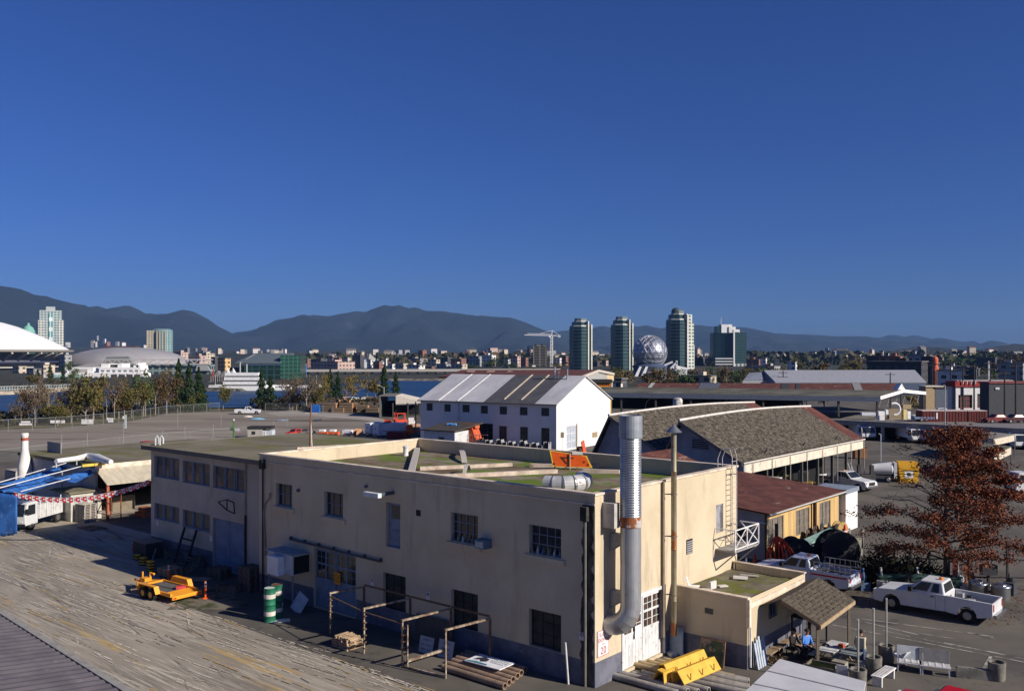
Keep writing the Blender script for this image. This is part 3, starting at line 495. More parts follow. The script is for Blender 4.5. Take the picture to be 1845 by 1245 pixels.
# ---------------- steel rack in front of the shaded wall ----------------
feet = [MF.I @ G(*p) for p in ((595, 1144), (656, 1177), (725, 1202), (803, 1222))]; yb = -.75; hr = 2.05
rk = thing('steel_rack', 'open rusty steel rack frame of posts and beams beside the shaded wall', 'rack', MF.o, MF.a)
rst = mat('rusty_cream_steel', (.38, .33, .25), .8, (.16, .10, .06), 4, lo=.42, hi=.60)
rsd = mat('dark_rusty_steel', (.10, .07, .05), .85, (.20, .12, .07), 3)
for i, f in enumerate(feet):
    MB().beam((f.x, f.y, 0), (f.x, f.y, hr), .055, .07).build('post', rst, rk)
    if i == 2: MB().beam((f.x+.28, f.y+.05, 0), (f.x+.28, f.y+.05, hr-.1), .05, .06).build('post', rst, rk)
    if i < 3:
        for k in range(6): MB().box(f.x-.05, f.x+.12, f.y-.07, f.y+.07, .25+k*.3, .29+k*.3).build('peg', rsd, rk)
    xb = f.x+.35; MB().beam((xb, yb, 0), (xb, yb, hr), .09, .09).build('post', rsd, rk)
    MB().beam((f.x, f.y-.05, hr+.06), (xb, yb+.05, hr+.06), .11, .07).build('beam', rst, rk)
for i in range(3):
    a, b = feet[i], feet[i+1]; MB().beam((a.x+.4, yb, hr+.16), (b.x+.3, yb, hr+.16), .07, .08).build('rail', rsd, rk)
    if i < 2: MB().beam((a.x, a.y, hr-.1), (b.x, b.y, hr-.1), .04, .05).build('rail', rsd, rk)
f = feet[2]; MB().beam((f.x+.3, f.y, .35), (f.x+.5, yb, .35), .12, .1).build('beam', rst, rk)
for a, b in ((2, 3),): MB().beam((feet[a].x, feet[a].y, .07), (feet[b].x, feet[b].y, .07), .08, .08).build('rail', rst, rk)
# pallets
def pallet_mesh(s, z, w=1.15, d=1.0, jit=.03):
    dx, dy = rnd(-jit, jit), rnd(-jit, jit)
    for k in range(3): y = -d/2+k*(d/2-.05); s.box(-w/2+dx, w/2+dx, y+dy, y+.1+dy, z+.02, z+.1)
    for k in range(6): x = -w/2+k*(w-.1)/5; s.box(x+dx, x+.1+dx, -d/2+dy, d/2+dy, z+.1, z+.125)
    for k in range(3): x = -w/2+k*(w-.1)/2; s.box(x+dx, x+.1+dx, -d/2+dy, d/2+dy, z, z+.02)
pw = mat('pallet_wood', (.42, .30, .19), .9, (.24, .17, .11), 3); pwd = mat('shaded_pallet_wood', (.17, .14, .11), .9, (.09, .075, .06), 3)  # second tone: same wood with the wing's shade put into the colour
def stack(name, n, loc, rz, m, lab, group=None, w=1.15, d=1.0):
    gs = []
    for k in range(n):
        s = MB(); pallet_mesh(s, 0, w, d); l = V(loc)+V((0, 0, k*.13)); 
        tag(s.build('pallet', m, loc=l, rz=rz+rnd(-.03, .03)), lab, 'pallet', group or lab)
stack('p', 3, G(627, 1164), MF.a, pw, 'wooden pallet in the low stack inside the steel rack')
s = MB()
for k in range(11): x = -.5+k*.095; s.box(x, x+.07, -.45+rnd(-.1, .1), .45+rnd(-.1, .1), 0, .06+rnd(0, .09))
tag(s.build('firewood_offcuts', pw, loc=G(627, 1164)+V((0, 0, .4)), rz=MF.a), 'layer of sunlit timber offcuts on top of the pallets in the rack', 'offcuts')
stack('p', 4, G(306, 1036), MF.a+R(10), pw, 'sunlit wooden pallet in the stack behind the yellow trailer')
stack('p', 11, G(452, 1062), MF.a, pwd, 'dark pallet in the tall stack by the wing corner')
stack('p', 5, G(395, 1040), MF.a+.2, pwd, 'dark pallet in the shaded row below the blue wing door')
# boards and white panels
def leanb(name, lab, p, w, h, tilt, rz, m, cat, t=.03, lines=(), yaw=0, roll=0):
    o = thing(name, lab, cat, p, rz); s = MB(); s.M = Matrix.Rotation(tilt, 4, 'X') @ Matrix.Rotation(roll, 4, 'Y'); s.box(-w/2, w/2, -t/2, t/2, 0, h); s.build('board', m, o)
    for tx, size, zz in lines:
        q = Matrix.Rotation(tilt, 4, 'X') @ Matrix.Rotation(roll, 4, 'Y') @ V((0, -t/2-.004, zz*h)); text('lettering', tx, size, ink, o, q, (R(90)+tilt, 0, 0))
    return o
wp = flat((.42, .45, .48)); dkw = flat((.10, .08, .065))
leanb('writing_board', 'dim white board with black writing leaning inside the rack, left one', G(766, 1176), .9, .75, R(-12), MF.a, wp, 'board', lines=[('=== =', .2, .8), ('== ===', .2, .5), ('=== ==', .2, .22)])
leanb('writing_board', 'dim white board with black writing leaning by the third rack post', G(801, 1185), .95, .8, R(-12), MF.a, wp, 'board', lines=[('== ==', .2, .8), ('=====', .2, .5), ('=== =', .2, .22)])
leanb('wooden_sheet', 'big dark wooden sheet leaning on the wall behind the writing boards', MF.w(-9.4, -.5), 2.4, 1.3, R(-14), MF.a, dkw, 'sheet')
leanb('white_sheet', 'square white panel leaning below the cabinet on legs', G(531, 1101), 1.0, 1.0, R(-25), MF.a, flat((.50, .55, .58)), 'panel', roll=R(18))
s = MB(); s.box(-.5, .5, -.3, .3, 0, .02); tag(s.build('paper_sheet', flat((.55, .58, .6)), loc=G(505, 1118, .02), rz=R(15)), 'flat pale sheet lying on the ground beside the green drums', 'sheet')
# green drums
dg = mat('drum_green', (.02, .16, .09), .5, (.015, .11, .065), 2); dwm = mat('drum_white', (.62, .60, .54), .6, (.5, .47, .42), 3)
def drum(loc, lab, top=None, group='green and white steel drums'):
    t = thing('steel_drum', lab, 'drum', loc, rnd(0, 3), group); r = .30
    MB().lathe([(r, 0), (r+.012, .02), (r, .04), (r, .29), (r+.012, .31), (r, .33), (r, .57), (r+.012, .59), (r, .61), (r, .85), (r+.012, .865), (r-.02, .875), (r-.03, .85)], n=22).build('body', dg, t, smooth=True)
    MB().lathe([(r+.003, .34), (r+.003, .56)], n=22).build('band', dwm, t, smooth=True)
    if top: MB().lathe([(r-.03, .852), (r-.03, .868)], n=20).build('lid', top, t)
    return t
p = G(486, 1119); drum(p, 'lower of two green drums stacked at the yard edge'); drum(p+V((0, 0, .9)), 'upper green drum with pale lid and white label', flat((.5, .55, .5)))
MB().box(-.1, .12, -.305, -.30, .62, .82).build('paper_label', flat((.7, .7, .7)), drum(G(499, 1112), 'lower green drum standing behind the stacked pair'))
drum(G(499, 1112)+V((0, 0, .9)), 'upper green drum with rusty brown lid behind the pale one', rust)
# cabinet on legs
cb = thing('cabinet_on_legs', 'white metal cabinet raised on thin legs beside the shaded wall', 'cabinet', G(527, 1098), MF.a); cwm = mat('dull_white_metal', (.50, .54, .57), .6, (.38, .42, .45), 2)
z0_, z1_ = 1.85, 2.95
MB().box(-2.3, 0, 0, 1.4, z0_, z1_).build('body', cwm, cb, bev=.03); MB().box(.002, .02, .08, 1.32, z0_+.06, z1_-.08).build('open_side_shade', black, cb)  # black panel paints the shade inside the open side
for x, y in ((-2.25, .05), (-.05, .05), (-.05, 1.35), (-2.25, 1.35)): MB().beam((x, y, 0), (x, y, z0_), .07, .07).build('leg', flat((.2, .23, .26)), cb)
MB().box(-1.75, -.72, -.45, -.01, z0_-.05, z1_-.12).build('front_box', mat('lit_white_metal', (.74, .75, .75), .5, (.66, .67, .68), 2), cb, bev=.02)  # front box in a paler white, its lit look put into the colour
s = MB(); s.box(-2.45, .1, -.1, 1.5, z1_+.01, z1_+.05); s.build('lid', flat((.30, .36, .40)), cb)
# pipes at the bottom edge and white board
def pipes(base, n, L, r, m, lab, name, dx, dy, rz, h=0, rows=1, grp=None):
    for k in range(n):
        s = MB(); s.tube([(-L/2, 0, r), (L/2, 0, r)], [r, r], 12, cap=False); s.tube([(-L/2, 0, r), (L/2, 0, r)], [r*.78, r*.78], 12, cap=False)
        for x in (-L/2, L/2):
            R1 = [(x, r*cos(2*pi*j/12), r+r*sin(2*pi*j/12)) for j in range(12)]; R2 = [(x, r*.78*cos(2*pi*j/12), r+r*.78*sin(2*pi*j/12)) for j in range(12)]
            for j in range(12): s.face([R1[j], R1[(j+1) % 12], R2[(j+1) % 12], R2[j]])
        o = s.build(name, m, loc=V(base)+V(dx)*k+V((0, 0, dy*(k % 2))), rz=rz+rnd(-.01, .01), smooth=True); tag(o, lab, 'pipe', grp or lab)
brownp = mat('brown_pipe', (.32, .22, .15), .8, (.20, .14, .10), 2)
dirn = MF.M.to_3x3() @ V((.12, -.42, 0))
pipes(G(892, 1196), 6, 3.6, .15, brownp, 'long brown pipe in the pile below the shaded wall', 'long_pipe', dirn, 0, MF.a)
wb = thing('lettered_board', 'white board with dark smudged lettering lying on the brown pipes', 'board', G(882, 1192, .42), MF.a+R(3)); MB().box(-1.0, 1.0, -.55, .55, -.02, .02).build('board', flat((.72, .74, .77)), wb)
s = MB(); s.ext([(-.8, -.2, .021), (-.5, -.05, .021), (-.35, -.25, .021), (-.1, -.1, .021), (-.15, .2, .021), (-.5, .35, .021), (-.75, .1, .021)], (0, 0, .004)); s.build('silhouette', ink, wb)
s = MB(); s.ext([(-.95, -.52, .021), (.2, -.5, .021), (.15, -.35, .021), (-.5, -.3, .021), (-.9, -.38, .021)], (0, 0, .004)); s.build('smudge', flat((.05, .2, .26)), wb)
for k, z in enumerate((.30, .12, -.06)): text('lettering', ('S A F E T Y', 'N O T I C E', '=======')[k], .17, ink, wb, (.42, z, .022), (0, 0, 0))
p = G(1024, 1232); tag(MB().tube([(0, 0, 0), (-.12, .1, 1.75)], .045, 8).build('leaning_pole', flat((.6, .6, .58)), loc=p), 'thin pale pole leaning near the sooty downpipe', 'pole')
# timbers and yellow troughs in front of the garage door
tim = mat('grey_timber', (.34, .29, .22), .9, (.20, .17, .13), 2.5, (1, 5, 1)); tan = mat('tan_pipe', (.40, .30, .16), .8, (.24, .18, .11), 2)
pipes(G(1196, 1216), 5, 3.4, .13, tan, 'tan pipe in the heap under the yellow troughs', 'tan_pipe', MF.M.to_3x3() @ V((.22, .36, 0)), 0, MF.a)
pipes(G(1160, 1238), 4, 3.2, .15, mat('grey_pipe', (.36, .34, .30), .8, (.22, .2, .18), 2), 'grey pipe at the near side of the heap by the garage door', 'grey_pipe', MF.M.to_3x3() @ V((.3, .33, 0)), .04, MF.a)
pipes(G(1296, 1222), 5, 2.6, .15, mat('grey_pipe', (0, 0, 0)), 'grey pipe in the heap at the annex corner', 'grey_pipe', MF.M.to_3x3() @ V((.16, -.33, 0)), .05, MF.a+R(6))
yt = mat('trough_yellow', (.66, .40, .055), .55, (.55, .32, .04), 1.5, c3=(.30, .17, .05), sc3=4, lo3=.66, hi3=.7)
def trough(loc, rz, L, lab, tilt=0, dark=False):
    t = thing('yellow_trough', lab, 'trough', loc, rz, 'yellow steel troughs on the pipes'); s = MB(); s.M = Matrix.Rotation(tilt, 4, 'X')
    P = [(-.34, .02), (-.31, .0), (-.13, .52), (.13, .52), (.31, .0), (.34, .02), (.16, .58), (-.16, .58)]; s.ext([(0, y, z) for y, z in P], (L, 0, 0)); s.build('shell', yt, t)
    for x in (.5, L/2, L-.5):
        k = MB(); k.M = s.M; k.beam((x, -.34, .1), (x, -.42, .35), .05, .03); k.build('lug', flat((.3, .18, .04)), t)
    return t
p0 = G(1196, 1222, .35); trough(p0, MF.a+R(84), 2.9, 'upper big yellow trough lying across the pipes', R(-14)); trough(G(1222, 1235, .25), MF.a+R(84), 2.7, 'lower big yellow trough beside the upper one', R(-20)); trough(G(1186, 1232, .2), MF.a+R(84), 1.0, 'short yellow trough end at the left of the heap', R(10))
lay((1190, 1168), (1215, 1182), .35, .12, 0, flat((.62, .60, .55)), 'pale_plank', 'short pale plank behind the yellow troughs at the door', 'plank')
pa = thing('landscape_picture', 'framed mottled green and brown picture leaning against the annex wall', 'picture', MF.w(2.35, 5.75), MF.a); s = MB(); s.M = Matrix.Rotation(R(-10), 4, 'X'); s.box(-.62, .62, -.02, .02, 0, 1.15); s.build('frame', flat((.28, .17, .11)), pa)
s = MB(); s.M = Matrix.Rotation(R(-10), 4, 'X'); s.box(-.56, .56, -.028, -.021, .06, 1.09); s.build('canvas', mat('mottled_canvas', (.10, .13, .05), .8, (.04, .06, .05), 3, c3=(.30, .22, .16), sc3=3, lo3=.52, hi3=.6), pa)
s = MB(); s.box(-.35, .35, -.05, .05, 0, 1.3); tag(s.build('pale_door_panel', flat((.35, .42, .48)), loc=MF.w(.4, 6.05), rz=MF.a), 'narrow pale blue panel standing where annex meets the tall wall', 'panel')
# roof debris on the annex
gd = 'scraps on the annex roof'
for i, (px, py, w, d, h, rz, lab) in enumerate(((1284, 1060, .5, .12, .35, .8, 'upright white scrap near the annex roof corner'), (1302, 1056, .45, .3, .05, .3, 'flat white scrap in the middle of the annex roof'), (1269, 1062, .5, .35, .04, .1, 'flat pale sheet left of the upright scrap'), (1350, 1037, .9, .1, .04, -.35, 'thin pale lath at the back of the annex roof'), (1334, 1041, .7, .6, .04, -.3, 'pale square frame lying at the back of the annex roof'))):
    s = MB(); s.box(-w/2, w/2, -d/2, d/2, 0, h); tag(s.build('roof_scrap', flat((.62, .6, .56)), loc=G(px, py, AH-.28), rz=rz), lab, 'scrap', gd)
s = MB(); s.ext([(0, 0, 0), (.45, 0, -.05), (.5, .3, 0), (0, .25, .0)], (0, 0, .03)); s.ext([(0, 0, 0), (-.12, 0, .4), (-.12, .25, .4), (0, .25, 0)], (.03, 0, 0)); tag(s.build('bent_sheet', flat((.78, .78, .75)), loc=G(1240, 1056, AH), rz=R(-20)), 'bent white sheet perched on the annex roof edge by the wall', 'sheet')
# ---------------- yellow trailer ----------------
ty = mat('trailer_yellow', (.80, .33, .02), .45, (.70, .27, .018), 1.2, spec=.5); dk = mat('trailer_deck', (.13, .12, .12), .9, (.09, .085, .085), 3)
tr = thing('equipment_trailer', 'yellow tandem axle equipment trailer with grey deck and raised ramp', 'trailer', G(296, 1072), MF.a+R(4))
MB().box(-1.3, 1.25, -.75, .75, .42, .47).build('deck', dk, tr); MB().box(-1.3, 1.25, -.02, .02, .471, .49).build('deck_strip', black, tr)
for y in (-.9, .78): MB().box(-1.35, 2.0, y, y+.12, .36, .56).build('side_rail', ty, tr, bev=.01)
MB().box(-1.47, -1.35, -.9, .9, .36, .56).build('cross_rail', ty, tr)
for y in (-.45, .45): MB().beam((-1.45, y*1.7, .46), (-2.75, y*.12, .46), .12, .14).build('drawbar', ty, tr)
MB().beam((-2.7, 0, .46), (-3.05, 0, .5), .1, .1).build('coupling', rust, tr); MB().tube([(-2.5, .16, .15), (-2.5, .16, 1.0)], .05, 8).build('jack', ty, tr)
MB().box(-2.2, -1.7, -.2, .2, .55, .75).build('tool_box', ty, tr); MB().tube([(-2.0, .35, .5), (-2.05, .4, .95), (-1.75, .45, .9)], .07, 8).build('chain_arm', ty, tr)
s = MB(); s.ext([(1.25, -.78, .5), (2.15, -.78, .38), (2.15, -.78, .3), (1.25, -.78, .42)], (0, 1.56, 0)); s.build('ramp', ty, tr, bev=.01); MB().box(2.15, 2.28, -.95, .95, .25, .45).build('rear_bumper', ty, tr, bev=.02)
for y in (-.9, .7): MB().box(2.281, 2.29, y, y+.2, .3, .38).build('tail_light', flat((.45, .02, .01)), tr)
for sy in (-1, 1):
    s = MB(); s.ext([(-.85, sy*.92, .45), (-.65, sy*.92, .85), (.85, sy*.92, .85), (1.05, sy*.92, .45), (1.0, sy*.92, .45), (.82, sy*.92, .81), (-.62, sy*.92, .81), (-.8, sy*.92, .45)], (0, sy*.3, 0)); s.ext([(-.85, sy*.915, .45), (-.65, sy*.915, .85), (.85, sy*.915, .85), (1.05, sy*.915, .45)], (0, sy*.02, 0)); s.build('fender', ty, tr)
    for x in (-.32, .45):
        w = MB(); w.tube([(x, sy*.95, .34), (x, sy*1.18, .34)], [.34, .34], 20).build('wheel', tyre, tr); MB().tube([(x, sy*1.17, .34), (x, sy*1.195, .34)], .17, 14).build('hub', ty, tr)
rope = MB(); rope.box(-.25, .3, -.15, .15, .0, .15); tag(rope.build('red_strap', flat((.5, .05, .06)), loc=tr.location+MF.M.to_3x3() @ V((1.0, .45, .48)), rz=.4), 'crumpled red and white strap lying on the trailer deck', 'strap')
# delineator posts
def delin(p, lab, h=1.0):
    t = thing('delineator', lab, 'post', p, 0, 'orange delineator posts'); MB().lathe([(.2, 0), (.19, .04), (.06, .07), (.055, h)], n=12).build('tube', flat((.85, .12, .015)), t, smooth=True)
    for z in (h-.32, h-.14): MB().lathe([(.058, z), (.058, z+.09)], n=12).build('white_band', flat((.85, .85, .85)), t)
delin(G(370, 1078), 'orange post with white bands to the right of the yellow trailer'); delin(G(304, 1046), 'orange post with white bands behind the trailer fender'); delin(G(240, 990), 'dark orange post in the shade by the black bin', .8)
# shaded junk along the wing
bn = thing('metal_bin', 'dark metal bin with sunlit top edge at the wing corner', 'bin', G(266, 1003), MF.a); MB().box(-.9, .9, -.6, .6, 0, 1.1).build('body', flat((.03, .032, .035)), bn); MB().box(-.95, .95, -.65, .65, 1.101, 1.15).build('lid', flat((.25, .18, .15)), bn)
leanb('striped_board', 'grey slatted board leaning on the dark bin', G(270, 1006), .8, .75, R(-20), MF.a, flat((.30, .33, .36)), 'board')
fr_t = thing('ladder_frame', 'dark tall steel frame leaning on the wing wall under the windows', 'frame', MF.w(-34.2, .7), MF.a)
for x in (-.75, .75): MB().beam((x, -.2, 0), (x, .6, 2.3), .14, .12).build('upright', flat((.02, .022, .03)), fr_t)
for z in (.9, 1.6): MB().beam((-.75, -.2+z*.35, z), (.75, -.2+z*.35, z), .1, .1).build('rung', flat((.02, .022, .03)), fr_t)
def roller(p, lab, n, rz):
    t = thing('barrier_base', lab, 'barrier', p, rz, 'black and yellow striped barrier parts')
    for k in range(n):
        MB().box(-.22, .22, -.18, .18, k*.18, k*.18+.09).build('black_block', black, t); MB().box(-.2, .2, -.16, .16, k*.18+.09, k*.18+.18).build('yellow_block', flat((.75, .42, .03)), t)
roller(G(271, 1030), 'tallest black and yellow striped block pile beside the pallets', 4, MF.a); roller(G(258, 1018), 'middle black and yellow striped block pile', 3, MF.a+.3); roller(G(247, 1008), 'lowest black and yellow striped block pile at the shadow edge', 2, MF.a)
dr_ = 'dark scrap along the foot of the wing'
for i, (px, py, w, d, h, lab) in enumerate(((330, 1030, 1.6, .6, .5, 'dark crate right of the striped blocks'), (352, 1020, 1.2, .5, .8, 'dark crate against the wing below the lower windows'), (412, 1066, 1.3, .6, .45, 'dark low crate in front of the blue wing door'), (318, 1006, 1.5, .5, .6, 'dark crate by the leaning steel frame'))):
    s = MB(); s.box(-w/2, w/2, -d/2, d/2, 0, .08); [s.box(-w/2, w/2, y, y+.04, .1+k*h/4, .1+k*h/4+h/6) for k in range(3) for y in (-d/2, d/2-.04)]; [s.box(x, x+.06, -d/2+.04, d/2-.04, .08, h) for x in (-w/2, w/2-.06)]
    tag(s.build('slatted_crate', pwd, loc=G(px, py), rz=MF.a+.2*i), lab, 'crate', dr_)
s = MB()
for k in range(7): s.box(-1.2+rnd(-.1, .1), 1.2+rnd(-.1, .1), -.4+k*.12, -.33+k*.12, .02, .08)
tag(s.build('loose_laths', flat((.35, .27, .18)), loc=G(345, 1044, .02), rz=MF.a+.6), 'bundle of loose laths on the ground behind the trailer', 'laths')
# near corrugated roof at the lower left
cr = thing('corrugated_roof_shed', 'near shed whose mauve corrugated roof fills the lower left corner', 'shed', (0, 0, 0)); zc = 5.2
A = G(22, 1121, zc); B = G(185, 1224, zc); d = (B-A).normalized(); nrm = V((-d.y, d.x, 0)); nrm = nrm if nrm.y < 0 else -nrm; s = MB(); m_ = MB(); n = 68; W0 = A-d*5
cm = mat('mauve_corrugated', (.16, .142, .145), .6, (.12, .106, .11), 1.2, c3=(.20, .17, .17), sc3=2, lo3=.62, hi3=.7)
for k in range(n):
    a = W0+d*(k*.21); b = W0+d*((k+1)*.21); za = .0145*cos(k*pi); zb = .0145*cos((k+1)*pi); s.face([a+V((0, 0, za)), b+V((0, 0, zb)), b+nrm*9+V((0, 0, zb+.9)), a+nrm*9+V((0, 0, za+.9))])
s.build('roof', cm, cr); m_.ext([W0+V((0, 0, -.05)), W0+nrm*9+V((0, 0, .75)), W0+nrm*9-V((0, 0, zc)), W0-V((0, 0, zc))-d*0], d*n*.21); o_ = m_.build('wall', flat((.22, .2, .2)), cr)
for v in o_.data.vertices: v.co += nrm*.15
MB().ext([W0-nrm*.02-V((0, 0, .12)), W0-nrm*.30-V((0, 0, .12)), W0-nrm*.30-V((0, 0, .04)), W0-nrm*.02-V((0, 0, .04))], d*n*.21).build('gutter', flat((.30, .29, .26)), cr)
MB().ext([W0-nrm*.0-V((0, 0, .10)), W0-nrm*.03-V((0, 0, .10)), W0-nrm*.03+V((0, 0, .02)), W0-nrm*.0+V((0, 0, .02))], d*n*.21).build('flashing', flat((.03, .03, .06)), cr)
# ---------------- vehicles ----------------
vwhite = mat('vehicle_white', (.62, .63, .64), .35, (.55, .56, .57), .8, spec=.6); chrome = flat((.5, .5, .5), .25, .9); lampr = flat((.40, .015, .01), .3, 0, .6); lampw = flat((.75, .75, .7), .2, 0, .6)
def wheel(t, x, y, r, w=.24):
    s = 1 if y > 0 else -1
    o = MB().tube([(x, y-s*w, r), (x, y-s*.02, r), (x, y, r)], [r*.97, r, r*.93], 20).build('wheel', tyre, t, smooth=True)
    MB().tube([(x, y, r), (x, y+s*.012, r)], [r*.56, r*.5], 14).build('rim', flat((.35, .35, .36), .4, .8), o)
def glassq(s, q, u0, u1, v0, v1, out):     # panel on a sloping quad q=(bl,br,tr,tl)
    f = lambda u, v: (V(q[0])*(1-u)+V(q[1])*u)*(1-v)+(V(q[3])*(1-u)+V(q[2])*u)*v
    n = (V(q[1])-V(q[0])).cross(V(q[3])-V(q[0])).normalized()*out; s.ext([f(u0, v0)+n, f(u1, v0)+n, f(u1, v1)+n, f(u0, v1)+n], n*.5)
def pickup(name, label, loc, rz, paint=None, group=None, beacon=True, ladder=False, stripe=False, cab2=True, load=True, sc=1):
    paint = paint or vwhite; t = thing(name, label, 'pickup truck', loc, rz, group); t.scale = (sc,)*3; ax_ = (-2.05, 1.8); random.seed(4)
    def arch(c, r=.47, n=9): return [(c-r*cos(pi*k/n), .36+r*sin(pi*k/n)*1.08) for k in range(n+1)]
    s = MB()
    side = [(-3.02, .42)]+arch(ax_[0])+[(.72, .42), (.72, 1.28), (-1.3, 1.24), (-1.5, 1.2), (-2.75, 1.1), (-2.98, .98), (-3.06, .7)]
    s.ext([(x, -.98, z) for x, z in side], (0, 1.96, 0)); s.build('body', paint, t, bev=.035)
    bed = [(.74, .42)]+arch(ax_[1])+[(2.95, .5), (3.02, .62), (3.02, 1.22), (.74, 1.28)]
    for y in (-.98, .86): MB().ext([(x, y, z) for x, z in bed], (0, .12, 0)).build('bed_side', paint, t, bev=.02)
    MB().box(.74, 2.95, -.86, .86, .62, .7).build('bed_floor', flat((.04, .045, .045)), t); MB().box(2.93, 3.03, -.86, .86, .6, 1.2).build('tailgate', paint, t, bev=.02)
    z0, z1 = 1.25, 1.86; b = [(-1.28, -.93, z0), (.68, -.93, z0), (.68, .93, z0), (-1.28, .93, z0)]; tp = [(-.55, -.74, z1), (.52, -.74, z1), (.52, .74, z1), (-.55, .74, z1)]
    s = MB(); i = [s.P(p) for p in b+tp]
    for q in ((0, 1, 5, 4), (1, 2, 6, 5), (2, 3, 7, 6), (3, 0, 4, 7), (4, 5, 6, 7)): s.fi([i[k] for k in q])
    s.build('cab', paint, t, bev=.06)
    fs = [(b[0], b[1], tp[1], tp[0]), (b[1], b[2], tp[2], tp[1]), (b[2], b[3], tp[3], tp[2]), (b[3], b[0], tp[0], tp[3])]
    for k, rects_ in ((0, ((.10, .54, .12, .86), (.63, .86, .12, .86))), (2, ((.14, .37, .12, .86), (.46, .90, .12, .86)))):
        for r in rects_: s = MB(); glassq(s, fs[k], *r, .012); s.build('side_window', glass, t)
    s = MB(); glassq(s, fs[1], .1, .9, .15, .85, .012); s.build('rear_window', glass, t); s = MB(); glassq(s, fs[3], .06, .94, .08, .92, .012); s.build('windscreen', glass, t)
    for y in (-.99, .99):
        for x in ax_: wheel(t, x, y*.97, .38, .25)
        sg_ = 1 if y > 0 else -1
        MB().box(-1.12, -.92, min(y, y+sg_*.2), max(y, y+sg_*.2), 1.25, 1.5).build('mirror', black, t)
        MB().box(.0, .14, min(y, y+sg_*.03), max(y, y+sg_*.03), 1.08, 1.14).build('door_handle', black, t)
        s = MB(); s.box(.24, .25, min(y-.005*sg_, y+.003*sg_), max(y-.005*sg_, y+.003*sg_), .5, 1.22); s.build('door_seam', flat((.12, .12, .13)), t)
        MB().box(3.0, 3.045, y*.82-.08, y*.82+.08, .8, 1.15).build('tail_light', lampr, t); MB().box(-3.07, -2.98, y*.7-.17, y*.7+.17, .78, .98).build('headlight', lampw, t)
    MB().box(-3.18, -3.03, -.98, .98, .42, .64).build('front_bumper', chrome, t, bev=.03); MB().box(3.05, 3.22, -.95, .95, .45, .65).build('rear_bumper', chrome, t, bev=.03)
    MB().box(-3.09, -3.0, -.5, .5, .68, .98).build('grille', black, t)
    if beacon: MB().lathe([(.12, 0), (.11, .1), (.05, .14)], (.25, 0, z1), 12).build('beacon', flat((.8, .22, .02), .3), t)
    if stripe:
        for y in (-.984, .982): MB().box(.78, 2.9, min(y, y+.003), max(y, y+.003), 1.0, 1.1).build('stripe', flat((.5, .02, .03)), t)
    if ladder:
        for y in (-.85, .85):
            for z in (1.75, 1.4): MB().beam((.85, y, z), (3.1, y, z), .04, .05).build('rack_rail', chrome, t)
            for k in range(8): MB().beam((.9+k*.31, y, 1.25), (.9+k*.31, y, 1.75), .035, .035).build('rack_bar', chrome, t)
    if load:
        for k in range(5): w, h = rnd(.25, .5), rnd(.2, .55); x = rnd(1.0, 2.4); y = rnd(-.55, .5); MB().box(x, x+w, y-w/2, y+w/2, .7, .75+h).build('bed_load', flat(random.choice([(.02, .03, .04), (.05, .06, .08), (.3, .3, .32), (.02, .08, .06)])), t, bev=.02)
    return t
def boxtruck(name, label, loc, rz, L=6, W=2.3, Hh=2.6, paint=None, body=None, cabL=1.6, group=None, cat='truck', boxed=True):
    t = thing(name, label, cat, loc, rz, group); paint = paint or vwhite; body = body or paint; hc = 2.25
    s = MB(); s.ext([(-L/2, -W/2, .45), (-L/2, -W/2, 1.2), (-L/2+.3, -W/2, hc), (-L/2+cabL, -W/2, hc), (-L/2+cabL, -W/2, .45)], (0, W, 0)); s.build('cab', paint, t, bev=.06)
    s = MB(); s.ext([(-L/2-.01, -W/2+.12, 1.22), (-L/2+.27, -W/2+.2, hc-.12), (-L/2+.26, W/2-.2, hc-.12), (-L/2-.01, W/2-.12, 1.22)], (-.02, 0, 0)); s.build('windscreen', glass, t)
    for y in (-W/2-.01, W/2-.005): MB().ext([(-L/2+.22, y, 1.25), (-L/2+.42, y, hc-.2), (-L/2+cabL-.35, y, hc-.2), (-L/2+cabL-.35, y, 1.25)], (0, .015, 0)).build('side_window', glass, t)
    if boxed: MB().box(-L/2+cabL+.08, L/2, -W/2, W/2, .75, Hh).build('cargo_box', body, t, bev=.03)
    else: MB().box(-L/2+cabL+.08, L/2, -W/2, W/2, .75, 1.0).build('flat_bed', body, t)
    MB().box(-L/2+.4, L/2-.1, -.45, .45, .45, .74).build('chassis', black, t)
    for sy in (-1, 1):
        for x in (-L/2+.9, L/2-1.3): wheel(t, x, sy*(W/2-.02), .44, .28)
        MB().box(-L/2-.03, -L/2+.02, sy*.8-.14, sy*.8+.14, .7, .9).build('headlight', lampw, t); MB().box(-L/2+.0, -L/2+.1, sy*(W/2+.02), sy*(W/2+.22), 1.4, 1.8).build('mirror', black, t) if sy > 0 else MB().box(-L/2+.0, -L/2+.1, -(W/2+.22), -(W/2+.02), 1.4, 1.8).build('mirror', black, t)
    MB().box(-L/2-.08, -L/2+.02, -W/2, W/2, .4, .62).build('bumper', black, t); return t
